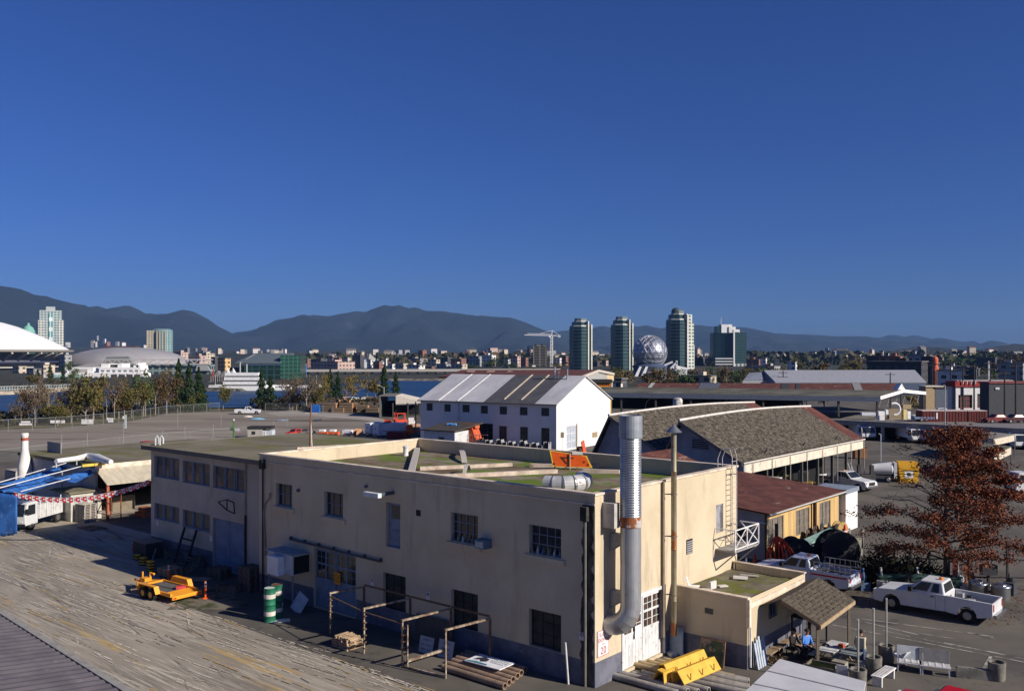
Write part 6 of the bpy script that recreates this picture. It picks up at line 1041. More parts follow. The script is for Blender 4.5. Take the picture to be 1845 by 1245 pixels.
# big grey roofed hall, red topped building, dark building
t = thing('grey_roofed_hall', 'wide hall with pale grey metal roof behind the long dark shed', 'hall', D(1520, 225), 0); k_ = 225/F; e = lambda px, py, Y=225: D(px, Y, ZH(py, Y))-t.location
s = MB(); s.ext([e(1397, 690.5), e(1669, 690.5), e(1648, 668.5, 238), e(1376, 669, 238)], (0, 0, .3)); s.build('roof', flat((.30, .31, .35)), t); s = MB(); s.ext([e(1397, 690), e(1668, 690), e(1668, 712), e(1397, 712)], (0, .5, 0)); s.build('wall', flat((.07, .10, .16)), t)
s = MB(); s.ext([e(1376, 669.5, 238), e(1397, 690.5), e(1397, 700), e(1360, 697, 240)], (0, .4, 0)); s.build('gable', flat((.22, .22, .24)), t); s = MB(); s.ext([e(1340, 686, 232), e(1376, 686, 232), e(1376, 672, 238), e(1350, 674, 238)], (0, 0, .3)); s.build('side_roof', flat((.20, .22, .27)), t)
MB().ext([e(1338, 686, 231), e(1392, 686, 231), e(1392, 694, 231), e(1338, 694, 231)], (0, .4, 0)).build('low_wall', flat((.34, .35, .36)), t)
t = thing('red_topped_building', 'white two storey building with red band along its roof', 'building', D(1722, 190), R(6)); k_ = 190/F; w = 112*k_
wins_ = [(5*k_, 32*k_, 2.9, 5.7), (36*k_+.6, 36*k_+8, 2.9, 5.9)]; s = MB(); s.holed(lambda u, z, d: (u, d, z), 0, w, 0, ZH(697, 190), wins_, .4); s.box(.02, w-.02, 1.5, 3, 0, ZH(697, 190)); s.build('wall', flat((.66, .66, .66)), t)
for r in wins_: window(lambda u, z, d: (u, d, z), r, 5, 3, parent=t, sill=False, dep=.3, fm=flat((.22, .05, .05)), gm=darkw, fw_=.2, bar=.12)
MB().box(-.3, w+.3, -.3, 3.2, ZH(697, 190), ZH(687, 190)).build('red_band', flat((.26, .025, .022)), t); MB().box(.5, w, .2, 3, ZH(687, 190), ZH(686, 190)+.1).build('roof', flat((.3, .3, .3)), t)
for k in range(4): MB().tube([(1.3+k*.9, -.6, ZH(692, 190)), (1.3+k*.9, -.6, ZH(686, 190))], .1, 6).build('roof_vent', flat((.7, .7, .7)), t)
t = thing('dark_corner_building', 'dark windowless building at the right picture edge', 'building', D(1782, 172), R(4)); k_ = 172/F; MB().box(0, 14, 0, 3, 0, ZH(691, 172)).build('wall', flat((.05, .055, .065)), t); MB().box(-.2, 14.2, -.2, 3.2, ZH(691, 172), ZH(690, 172)+.2).build('roof_edge', flat((.2, .05, .05)), t); MB().box(1.2, 2.0, -.15, -.002, ZH(702, 172), ZH(698, 172)).build('wall_lamp', flat((.5, .55, .5)), t)
t = thing('dim_blue_building', 'plain dim blue building left of the red topped one', 'building', D(1685, 205), R(4)); MB().box(0, 5.2, 0, 3, 0, ZH(700, 205)).build('wall', flat((.09, .11, .15)), t); MB().box(-.2, 5.4, -.2, 3, ZH(700, 205), ZH(698, 205)).build('roof', flat((.05, .03, .03)), t); MB().box(-2.2, -.1, 0, 3, 0, ZH(697, 205)).build('tan_wall', flat((.36, .27, .16)), t)
MB().box(-2.4, 1.8, -.3, 3, ZH(697, 205), ZH(695, 205)).build('eave', flat((.6, .55, .45)), t)
# rusty hall behind the white warehouse
t = thing('rusty_hall', 'long hall with red brown roof showing above the white warehouse', 'hall', D(930, 235), 0); e = lambda px, py, Y: D(px, Y, ZH(py, Y))-t.location
s = MB(); s.ext([e(790, 681, 225), e(1047, 679, 205), e(1077, 668, 232), e(832, 668.5, 255)], (0, 0, .3)); s.build('roof', rustroof, t); s = MB(); s.ext([e(1047, 679, 205), e(1077, 668, 232), e(1104, 673, 255), e(1104, 704, 255), e(1047, 704, 205)], (-.3, .1, 0)); s.build('gable_wall', flat((.36, .36, .34)), t)
for a, b in (((1047, 679.5, 205), (1077, 668, 232)), ((1077, 668, 232), (1105, 674, 255))): MB().beam(e(*a)+V((.2, -.2, 0)), e(*b)+V((.2, -.2, 0)), .3, .6).build('verge', flat((.55, .50, .42)), t)
MB().ext([e(1090, 672, 244), e(1105, 675, 255), e(1105, 686, 255), e(1090, 686, 244)], (.15, -.1, 0)).build('cream_panel', flat((.62, .48, .28)), t)
for x in (840, 876, 913, 951, 988): MB().ext([e(x, 673, 236)+V((0, 0, .35)), e(x+12, 673, 236)+V((0, 0, .35)), e(x+16, 671, 242)+V((0, 0, .35)), e(x+4, 671, 242)+V((0, 0, .35))], (0, 0, .12)).build('skylight', flat((.42, .25, .2)), t)
t = thing('yellow_stall', 'yellow fronted stall below the end of the rusty hall', 'stall', D(1062, 195)); k_ = 195/F; MB().box(0, 40*k_, 0, 4, 1.2, ZH(690, 195)).build('counter', flat((.62, .36, .04)), t); MB().box(-.3, 41*k_, -.5, 4.2, ZH(689.6, 195), ZH(684, 195)).build('dark_canopy', flat((.03, .03, .03)), t)
for k in range(8): MB().box(1.5+k*.42, 1.75+k*.42, -.04, -.002, ZH(696, 195), ZH(692, 195)).build('letter_mark', flat((.5, .08, .02)), t)
MB().box(.3, 5, .5, 3, 0, 1.2).build('base', flat((.5, .5, .5)), t)
# ---------------- geodesic sphere ----------------
cS = D(1171, 600, ZH(635, 600)); rS = 31*600/F; t = thing('geodesic_dome', 'silver geodesic sphere of triangles on a round blue grey base', 'geodesic dome', (cS.x, cS.y, 0)); import bmesh as _bm
bm = _bm.new(); _bm.ops.create_icosphere(bm, subdivisions=4, radius=rS*.955); me = bpy.data.meshes.new('shell'); bm.to_mesh(me); bm.free(); me.materials.append(mat('sphere_panels', (.42, .44, .50), .42, (.22, .24, .30), .3, metal=.7)); o = bpy.data.objects.new('shell', me); link(o, t); o.location = (0, 0, cS.z)
bm = _bm.new(); _bm.ops.create_icosphere(bm, subdivisions=3, radius=rS); s = MB(); vs = [v.co.copy() for v in bm.verts]
for ed in bm.edges:
    if ed.calc_length() > 0: s.tube([ed.verts[0].co, ed.verts[1].co], .12, 3, cap=False)
bm.free(); o = s.build('lattice', flat((.62, .63, .66), .4, .5), t); o.location = (0, 0, cS.z)
f9 = lambda px, py: V(((px-1171)*600/F, -11.4, ZH(py, 600)))
s = MB(); s.ext([f9(1157, 622)*1, f9(1163, 618), f9(1175, 620), f9(1178, 634), f9(1164, 636)], (0, 1, 0)); s.build('bright_panel', flat((.85, .85, .9), .3), t).location = (0, 2.2, 0)
MB().lathe([(10.5, 0), (11, ZH(665, 600)), (11.5, ZH(659, 600)), (9, ZH(656, 600))], n=30).build('base', flat((.07, .10, .17)), t); 
for a, b, c in ((1138, 681, 1152), (1150, 681, 1163)): MB().ext([f9(a, 680), f9(a+6, 680), f9(c, 660), f9(c-4, 660)], (0, 3, 0)).build('white_ramp', flat((.8, .8, .8)), t)
for k in range(5): MB().box((1163-1171)*.367, (1196-1171)*.367, -14, -11, ZH(684-k*3.4, 600)-.2, ZH(684-k*3.4, 600)+.25).build('terrace_step', flat((.42, .30, .22)), t)
t = thing('white_pavilion', 'white angular pavilion roof to the right of the geodesic sphere', 'pavilion', D(1232, 560)); e = lambda px, py: V(((px-1232)*560/F, 0, ZH(py, 560)))
MB().ext([e(1218, 658), e(1248, 665), e(1248, 669), e(1238, 668), e(1238, 676), e(1224, 676), e(1212, 662)], (0, 12, 0)).build('roof', flat((.8, .8, .8)), t)
for a, b in (((1197, 658), (1212, 652)), ((1208, 664), (1219, 653)), ((1219, 664), (1219, 650))): MB().beam(e(*a), e(*b), 1.1, 1.1).build('mast', flat((.6, .62, .65)), t)
# ---------------- residential towers ----------------
tg = facade('tower_green', (.025, .07, .075), (.012, .028, .033), 3.6, 3.0, .62, .55, .25); tgl = facade('tower_white', (.60, .60, .52), (.04, .10, .11), 4.2, 3.1, .55, .55, .5); tsl = flat((.30, .34, .34)); twh = flat((.62, .61, .55))
def tower(name, lab, px, Y, ytop, wpx, style=0, rz=.4):
    c = D(px, Y); t = thing(name, lab, 'tower', c, rz, 'high rise towers'); w = wpx*Y/F; hgt = ZH(ytop, Y); r = w/2
    oct_ = lambda k: [(k*r*cos(pi/8+pi/4*i), k*r*sin(pi/8+pi/4*i)) for i in range(8)]
    h1 = hgt*.84; MB().prism(oct_(.93), 0, h1).build('shaft', tg, t); MB().prism(oct_(.74), h1, hgt*.93).build('upper_shaft', tg, t); MB().prism(oct_(.50), hgt*.93, hgt).build('crown', flat((.16, .20, .20)), t)
    nfl = int(h1/3.1)
    for i in range(1, nfl): MB().prism(oct_(1.0), i*h1/nfl-.25, i*h1/nfl+.12).build('balcony_slab', flat((.13, .17, .18)), t)
    MB().prism(oct_(.86), h1, h1+1.2).build('setback_rim', twh, t); MB().prism(oct_(.58), hgt*.93, hgt*.93+1).build('setback_rim', twh, t)
    a = -.85-rz; w2 = r*.15; ca, sa = cos(a), sin(a)
    for off in (-.02, .36, .62):
        q = (r*.97, off*r); P = [(q[0]-r*.3, q[1]-w2*.5), (q[0], q[1]-w2*.5), (q[0], q[1]+w2*.35), (q[0]-r*.3, q[1]+w2*.35)]; P = [(x*ca-y*sa, x*sa+y*ca) for x, y in P]
        if off < .6: MB().prism(P, 0, h1*(1.12-off*.2)).build('lit_pier', tgl, t)
    return t
tower('residential_tower', 'left tower of the pair of dark green towers by the sphere', 1046, 850, 574, 43); tower('residential_tower', 'dark green tower directly left of the geodesic sphere', 1120, 850, 571, 42)
t = tower('residential_tower', 'tallest green and cream tower directly right of the sphere', 1221, 850, 560, 45); w = 45*850/F; h_ = ZH(560, 850)
MB().lathe([(4.3, 0), (4.2, 2), (3.3, 3.6), (1.6, 4.6), (.2, 4.9)], (-2, 0, h_-2), 14).build('round_cap', flat((.05, .07, .08), .3), t, smooth=True)
for q, (x, hh_, ww) in enumerate(((8, .93, 8), (13, .80, 7), (16.5, .42, 5))): a = -.4; MB().box(x*.65-ww/3, x*.65+ww/3, -12+q*1.4, -3, 0, h_*hh_).build('lit_wing', tgl, t)
# glass office with stepped white top
t = thing('glass_office_tower', 'glass office tower with stepped white top and dark glass faces', 'tower', D(1313, 1150), 0, 'high rise towers'); k_ = 1150/F; gt = facade('office_glass', (.016, .05, .048), (.008, .022, .025), 60, 3.4, 1, .55, .15); gd_ = facade('office_dark', (.02, .05, .065), (.008, .018, .025), 12, 3.4, .5, .5, .2)
z_ = lambda py: ZH(py, 1150); x_ = lambda px: (px-1313)*k_
MB().prism([(x_(1283), -6), (x_(1317), -14), (x_(1317), 16), (x_(1283), 12)], 0, z_(600)).build('left_shaft', gd_, t); MB().prism([(x_(1318), -14), (x_(1343), -6), (x_(1343), 16), (x_(1318), 16)], 0, z_(599)).build('right_shaft', gt, t)
MB().box(x_(1316), x_(1318.5), -16, -12, 0, z_(597)).build('white_pier', white, t)
for a, b, c, d_ in ((1297, 1316, 585, 600), (1310, 1322, 589, 600), (1318, 1329, 594, 600)): MB().box(x_(a), x_(b), -8-(a-1290)*.1, 8, z_(d_), z_(c)).build('white_step', white if a > 1296 else twh, t)
MB().box(x_(1289), x_(1297), -8, 8, z_(600), z_(588)).build('dark_step', gd_, t); MB().tube([(x_(1299), 0, z_(585)), (x_(1299), 0, z_(572))], .4, 5).build('antenna', flat((.5, .5, .5)), t)
for k in range(4): MB().box(x_(1284), x_(1317), -15.5, -13.5, z_(646+k*5)-.8, z_(646+k*5)+.8).build('podium_band', flat((.5, .52, .52)), t)
MB().box(x_(1318), x_(1345), -15, -6, 0, z_(655)).build('podium', facade('podium', (.6, .6, .58), (.1, .15, .15), 5, 8, .5, .7), t)
t = thing('residential_tower', 'tall pale green tower with white grid far left before the mountain', 'tower', D(91, 1100), .5, 'high rise towers'); k_ = 1100/F; z_ = lambda py: ZH(py, 1100); tp_ = facade('pale_tower', (.42, .46, .44), (.08, .16, .18), 3.6, 3.1, .7, .6, .4)
MB().box(-12, 12, -9, 9, 0, z_(560)).build('shaft', tp_, t); MB().box(-5, 5, -5, 5, z_(560), z_(553)).build('crown', flat((.35, .38, .38)), t); MB().box(-13.5, -7, -10, -2, 0, z_(577)).build('white_bay', facade('white_grid', (.6, .58, .52), (.10, .15, .16), 3.3, 3.1, .7, .65), t); MB().box(8, 14, -9.5, 4, 0, z_(577)).build('white_bay', facade('white_grid', (0, 0, 0), (0, 0, 0)), t); MB().box(-2, 2, -10.2, -9, 0, z_(565)).build('glass_strip', facade('glass_strip', (.6, .7, .68), (.1, .25, .26), 9, 12, .9, .6, .3), t)
t = thing('residential_tower', 'round fronted beige tower above the curved arena roof', 'tower', D(288, 1150), .3, 'high rise towers'); z_ = lambda py: ZH(py, 1150); bt_ = facade('beige_tower', (.42, .36, .27), (.07, .10, .10), 3.2, 3.0, .55, .55, .5)
MB().lathe([(12.5, 0), (12.5, z_(595)), (9, z_(593))], (3, 0, 0), 20).build('round_shaft', facade('round_glass', (.25, .36, .36), (.06, .13, .14), 3.5, 3.0, .6, .6, .3), t); MB().box(-15, 1, -9, 9, 0, z_(596)).build('beige_wing', bt_, t)
for k in range(4): MB().box(-3+k*3.2, -2+k*3.2, -13.2, -11, 0, z_(597)).build('beige_pier', flat((.45, .38, .28)), t)
for i, (px, y, w, c) in enumerate(((1478, 638, 7, (.42, .42, .42)), (1490, 629, 6, (.3, .33, .33)))): block('distant_tower', ('nearer slim grey tower on the low hill', 'farther slim grey tower on the hill crest')[i], px-w/2, px+w/2, y-2, 2100, c, group='slim towers on the hill')
# tower under construction and crane
t = thing('unfinished_tower', 'dark concrete tower under construction beside the crane', 'tower', D(973, 1100), .35); z_ = lambda py: ZH(py, 1100)
nf = 13; zt = z_(624)
for k in range(nf+1): MB().box(-13, 13, -10, 10, z_(624)*k/nf-.2, z_(624)*k/nf+.35).build('floor_slab', flat((.13, .12, .11)), t)
MB().box(-6, 6, -4, 4, 0, z_(621)).build('core', flat((.07, .065, .06)), t)
for x in (-12, -4, 4, 12):
    for y in (-9, 9): MB().box(x-.6, x+.6, y-.6, y+.6, 0, zt).build('column', flat((.12, .11, .10)), t)
for k in range(4): MB().box(-14.5, -10, -11+k*.2, -9, z_(662-k*2), z_(660-k*2)).build('formwork', flat((.5, .48, .45)), t) if k < 2 else None
t = thing('tower_crane', 'white tower crane with long jib beside the unfinished tower', 'crane', D(994, 1090)); z_ = lambda py: ZH(py, 1090); cw = flat((.72, .72, .74), .5)
for x in (-1.1, 1.1): MB().beam((x, 0, 0), (x, 0, z_(606)), .9, .9).build('mast_leg', cw, t)
for k in range(9): MB().beam((-1.1*(-1)**k, -.3, z_(606)*k/9), (1.1*(-1)**k, -.3, z_(606)*(k+1)/9), .5, .5).build('mast_brace', cw, t)
x_ = lambda px: (px-994)*1090/F
MB().beam((x_(945), 0, z_(603.5)), (x_(1010), 0, z_(605)), 1.0, .9).build('jib', cw, t); MB().beam((x_(950), 0, z_(601)), (x_(992), 0, z_(602)), .6, .5).build('jib_chord', cw, t); MB().beam((0, 0, z_(605)), (x_(995), 0, z_(595)), .9, .9).build('apex', cw, t)
MB().beam((x_(995), 0, z_(595.5)), (x_(970), 0, z_(602)), .4, .4).build('tie', cw, t); MB().beam((x_(995), 0, z_(595.5)), (x_(1008), 0, z_(604)), .4, .4).build('tie', cw, t); MB().box(x_(1005), x_(1010), -1, 1, z_(608), z_(604)).build('counterweight', flat((.5, .5, .5)), t); MB().box(x_(989), x_(993), -1, 1, z_(608), z_(605)).build('cab', cw, t)
# ---------------- stadium, arena, white plaza, glass hall, ship ----------------
t = thing('domed_stadium', 'stadium with bulging white fabric dome at the far left', 'stadium', D(-62, 900)); z_ = lambda py: ZH(py, 900); rr = 170*900/F
s = MB(); s.lathe([(q*900/F, z_(y)) for q, y in ((170, 631), (161, 625), (131, 609.5), (106, 598), (84, 588.5), (60, 581), (30, 575.5), (1, 574))], n=48); s.build('dome', mat('dome_fabric', (.80, .80, .80), .7, (.72, .72, .73), .05), t, smooth=True)
MB().lathe([(rr*.9, z_(636)), (rr*1.03, z_(634)), (rr*1.04, z_(630.5)), (rr*.99, z_(630))], n=48).build('ring_beam', flat((.36, .34, .30)), t)
for k in range(40): a = 2*pi*k/40; (sin(a) < .3) and MB().beam((rr*.86*cos(a), rr*.86*sin(a), z_(646)), (rr*1.02*cos(a), rr*1.02*sin(a), z_(636)), 1.6, 2).build('rib', flat((.42, .38, .32)), t)
MB().lathe([(rr*.86, 0), (rr*.86, z_(636)-.5)], n=48).build('bowl_wall', flat((.14, .14, .15)), t)
for k, (py, c) in enumerate(((651, (.05, .06, .12)), (660, (.42, .40, .36)), (675, (.5, .48, .44)), (683, (.30, .28, .26)))): MB().lathe([(rr*.92, z_(py+2.2)), (rr*.95, z_(py+2)), (rr*.95, z_(py)), (rr*.92, z_(py)+.2)], n=48).build('concourse_band', flat(c), t)
t = thing('copper_dome_tower', 'old tower with small green copper dome peeping over the stadium', 'tower', D(51, 1300)); MB().lathe([(9, 0), (9, ZH(603, 1300)), (8.8, ZH(597, 1300)), (6, ZH(590, 1300)), (2, ZH(586, 1300)), (1.2, ZH(582, 1300))], n=12).build('dome', flat((.18, .42, .34)), t)
t = thing('arena', 'wide arena with low curved grey roof', 'arena', D(228, 1000)); z_ = lambda py: ZH(py, 1000); rx, s = 106*1000/F, MB(); s.lathe([(rx*cos(a), z_(656)+(z_(625.5)-z_(656))*sin(a)) for a in [pi/2*k/8 for k in range(9)]], n=40); o = s.build('roof', mat('arena_roof', (.30, .29, .30), .6, (.24, .23, .24), .02), t, smooth=True)
MB().lathe([(rx*1.02, 0), (rx*1.02, z_(656))], n=40).build('wall', flat((.20, .19, .19)), t); MB().box(-40*.61, 20*.61, -6, 6, z_(627), z_(623.5)).build('roof_plant', flat((.08, .05, .05)), t); MB().box(-98*.61, -76*.61, -75, -55, 0, z_(640)).build('side_block', flat((.09, .06, .07)), t); MB().box(-130*.61, -98*.61, -72, -50, 0, z_(642)).build('side_wing', flat((.42, .39, .39)), t)
t = thing('truss_roof_hall', 'hall with long white zigzag roof truss behind the white plaza buildings', 'hall', D(300, 660)); e = lambda px, py, y=0: V(((px-300)*660/F, y, ZH(py, 660))); pt_ = flat((.48, .46, .44))
MB().beam(e(184, 648), e(384, 648), .6, .8).build('top_chord', pt_, t); MB().beam(e(184, 655), e(380, 656), .6, .6).build('bottom_chord', pt_, t)
for k in range(24): x = 186+k*8.2; MB().beam(e(x, 648 if k % 2 else 655), e(x+8.2, 655 if k % 2 else 648), .45, .45).build('web', pt_, t)
MB().ext([e(188, 643, 3), e(228, 642, 3), e(236, 657, 3), e(180, 657, 3)], (0, 4, 0)).build('raised_bay', flat((.20, .22, .22)), t); MB().ext([e(134, 661, 1), e(160, 655, 1), e(232, 655, 1), e(232, 664, 1), e(134, 664, 1)], (0, 4, 0)).build('left_truss_bay', flat((.36, .35, .34)), t); MB().box(-70*.4, 78*.4, 2, 12, 0, e(0, 657).z).build('glass_wall', facade('truss_hall_glass', (.22, .28, .27), (.04, .06, .06), 5, 4, .7, .6, .3), t)
MB().ext([e(355, 656), e(372, 655), e(378, 668), e(352, 668)], (0, 6, 0)).build('sloped_end', flat((.32, .34, .34)), t)
t = thing('white_plaza_building', 'sparkling white stepped waterfront building complex', 'building', D(170, 560)); e = lambda px, py, y=0: V(((px-170)*560/F, y, ZH(py, 560))); wpz = facade('white_plaza', (.80, .79, .78), (.16, .20, .21), 3.5, 4.0, .6, .32, .5, .03)
for i, (a, b, c, d_, y, m_) in enumerate(((97, 258, 671.5, 697, 0, wpz), (118, 165, 662, 672, 2, white), (177, 252, 662, 672, 1, wpz), (178, 192, 655.5, 662, 3, white), (208, 216, 655, 662, 3, white), (80, 89, 672, 697, -1, white), (88, 98, 672, 697, 1, darkw), (243, 247, 654, 662, 2, white), (238, 250, 658, 662, 2, white), (190, 208, 657, 662, 5, darkw), (192, 240, 684, 697, -3, facade('plaza_lower', (.76, .76, .75), (.06, .08, .09), 6, 6, .75, .5)))):
    p, q = e(a, d_), e(b, c); MB().box(p.x, q.x, y, y+12, 0, q.z).build('wing', m_, t)
MB().box(e(132, 0).x, e(155, 0).x, 1.8, 1.99, e(0, 671).z, e(0, 665).z).build('strip_window', flat((.40, .39, .37)), t)
for k in range(6): MB().box(e(96+k*9, 0).x, e(103+k*9, 0).x, -.2, -.002, e(0, 682).z, e(0, 675).z).build('green_glass', flat((.30, .50, .46), .2), t) if k not in (2,) else None
for k in range(4): MB().box(e(201+k*14, 0).x, e(211+k*14, 0).x, -.3, -.002, e(0, 680).z, e(0, 674.5).z).build('dark_opening', darkw, t)
t = thing('glass_hall', 'big dark green glass hall with sloping roof by the water', 'hall', D(482, 520)); e = lambda px, py, y=0: V(((px-482)*520/F, y, ZH(py, 520))); gh = facade('glass_hall_grid', (.03, .07, .065), (.01, .03, .028), 4.2, 3.4, .8, .8, .2)
MB().box(e(431, 0).x, e(505, 0).x, 0, 22, 0, e(0, 658).z).build('front_glass', gh, t); MB().prism([(e(505, 0).x, 0), (e(534, 0).x, 10), (e(530, 0).x, 30), (e(505, 0).x, 22)], 0, e(0, 640).z).build('glass_corner', facade('glass_corner_grid', (.025, .085, .06), (.01, .035, .027), 2.2, 2.2, .75, .75, .2), t)
s = MB(); s.ext([e(424, 654.5, -1), e(506, 655, -1), e(518, 637.5, 16), e(446, 638.5, 16)], (0, 0, .5)); s.build('roof', flat((.10, .13, .15)), t)
for a, b in ((434, 654), (446, 656)): MB().tube([e(a, 690, -1.5), e(a, b, -1.5)], .35, 6).build('mast', flat((.45, .47, .46)), t)
MB().beam(e(434, 654, -1.3), e(446, 638.5, 15), .5, .5).build('roof_beam', flat((.5, .5, .5)), t); MB().box(e(410, 0).x, e(431, 0).x, 4, 20, 0, e(0, 662).z).build('side_wing', gh, t)
t = thing('blue_wall_building', 'low building with bright blue side wall right of the glass hall', 'building', D(541, 560)); MB().box(-2.4, 2.2, 0, 8, 0, ZH(658, 560)).build('blue_wall', flat((.03, .22, .70)), t); MB().box(-2.2, 2.0, -1, 7.5, ZH(658, 560), ZH(655, 560)).build('roof', white, t)
t = thing('glass_canopy_market', 'row of thin white masts with pointed canopies by the quay', 'market', D(398, 470)); e = lambda px, py, y=0: V(((px-398)*470/F, y, ZH(py, 470)))
for k in range(12): MB().tube([e(380+k*4, 699), e(380+k*4, 672+abs(k-6))], .12, 5).build('mast', flat((.40, .36, .34)), t)
for k in range(3): MB().ext([e(384+k*12, 678), e(396+k*12, 678), e(392+k*12, 668)], (0, 4, 0)).build('canopy', flat((.20, .20, .20)), t)
MB().box(e(373, 0).x, e(381, 0).x, 0, 3, 0, e(0, 688).z).build('white_kiosk', white, t); MB().box(e(421, 0).x, e(427, 0).x, 0, 3, 0, e(0, 680).z).build('white_sail', white, t); MB().beam(e(383, 680), e(385, 666), .6, .2).build('red_flag', flat((.5, .06, .04)), t)
def boat(name, lab, px, py, L, decks, cat='ship', mast=0):
    p = G(px, py, .35); t = thing(name, lab, cat, p, 0, None); s = MB(); s.prism([(-L/2, -L*.1), (L*.36, -L*.1), (L/2, 0), (L*.36, L*.1), (-L/2, L*.1)], 0, L*.09); s.build('hull', white, t)
    for k in range(decks):
        z = L*.09+k*L*.085; MB().box(-L*.46+k*L*.02, L*.28-k*L*.05, -L*.08, L*.08, z, z+L*.025).build('window_band', flat((.05, .06, .07)), t); MB().box(-L*.48+k*L*.02, L*.30-k*L*.05, -L*.09, L*.09, z+L*.025, z+L*.085).build('deck', white, t)
    if mast: MB().tube([(0, 0, L*.1), (0, 0, mast)], .06, 5).build('mast', flat((.7, .7, .7)), t)
    return t
t = boat('ferry', 'big white three deck boat moored before the glass hall', 449, 703.5, 20, 3)
for k in range(2): MB().ext([(-8.5+k*2.2, 0, 6.4), (-7.3+k*2.2, 0, 6.4), (-8.6+k*2.2, 0, 8.6)], (0, 1, 0)).build('funnel', white, t)
boat('yacht', 'low white yacht moored to the right of the big white boat', 503, 703, 12, 1, 'boat')
for i, (px, py, m) in enumerate(((388, 698, 5), (398, 697, 0), (407, 698, 6), (415, 697, 0), (570, 697, 5), (548, 699, 0))): boat('small_boat', ('small white boat at the left end of the quay', 'second small white boat of the quay row', 'small white boat with mast in the middle of the quay row', 'small white boat next to the big white boat', 'small masted boat behind the bare trees', 'small white boat below the blue walled building')[i], px, py, 5.5, 1, 'boat', m)['group'] = 'small boats on the creek'
t = boat('blue_boat', 'bright white boat half hidden by the left shore trees', 253, 727, 7, 2, 'boat')
# viaduct
t = thing('viaduct', 'long low concrete viaduct crossing behind the creek', 'viaduct', D(545, 650)); e = lambda px, py: D(px, 650, ZH(py, 650))-t.location
MB().ext([e(545, 666), e(1010, 664.5), e(1010, 669), e(545, 670)], (0, 10, 0)).build('deck', flat((.46, .43, .38)), t)
for k in range(28): x = 552+k*16.5; MB().box(e(x, 0).x, e(x, 0).x+1.2, 2, 5, -13.6+13.6, e(x, 669).z).build('pier', flat((.30, .28, .25)), t)
t = thing('promenade_railing', 'pale blue grey railing along the far left seawall', 'railing', G(-60, 710)); A_ = G(-60, 712.5)-t.location; B_ = G(128, 705)-t.location
for z in (1.6, 2.7): MB().beam(A_+V((0, 0, z)), B_+V((0, 0, z)), .2, .2).build('rail', flat((.40, .45, .45)), t)
for k in range(40): q = A_.lerp(B_, k/39); MB().beam(q+V((0, 0, 1)), q+V((0, 0, 2.8)), .3, .3).build('post', flat((.35, .40, .40)), t)
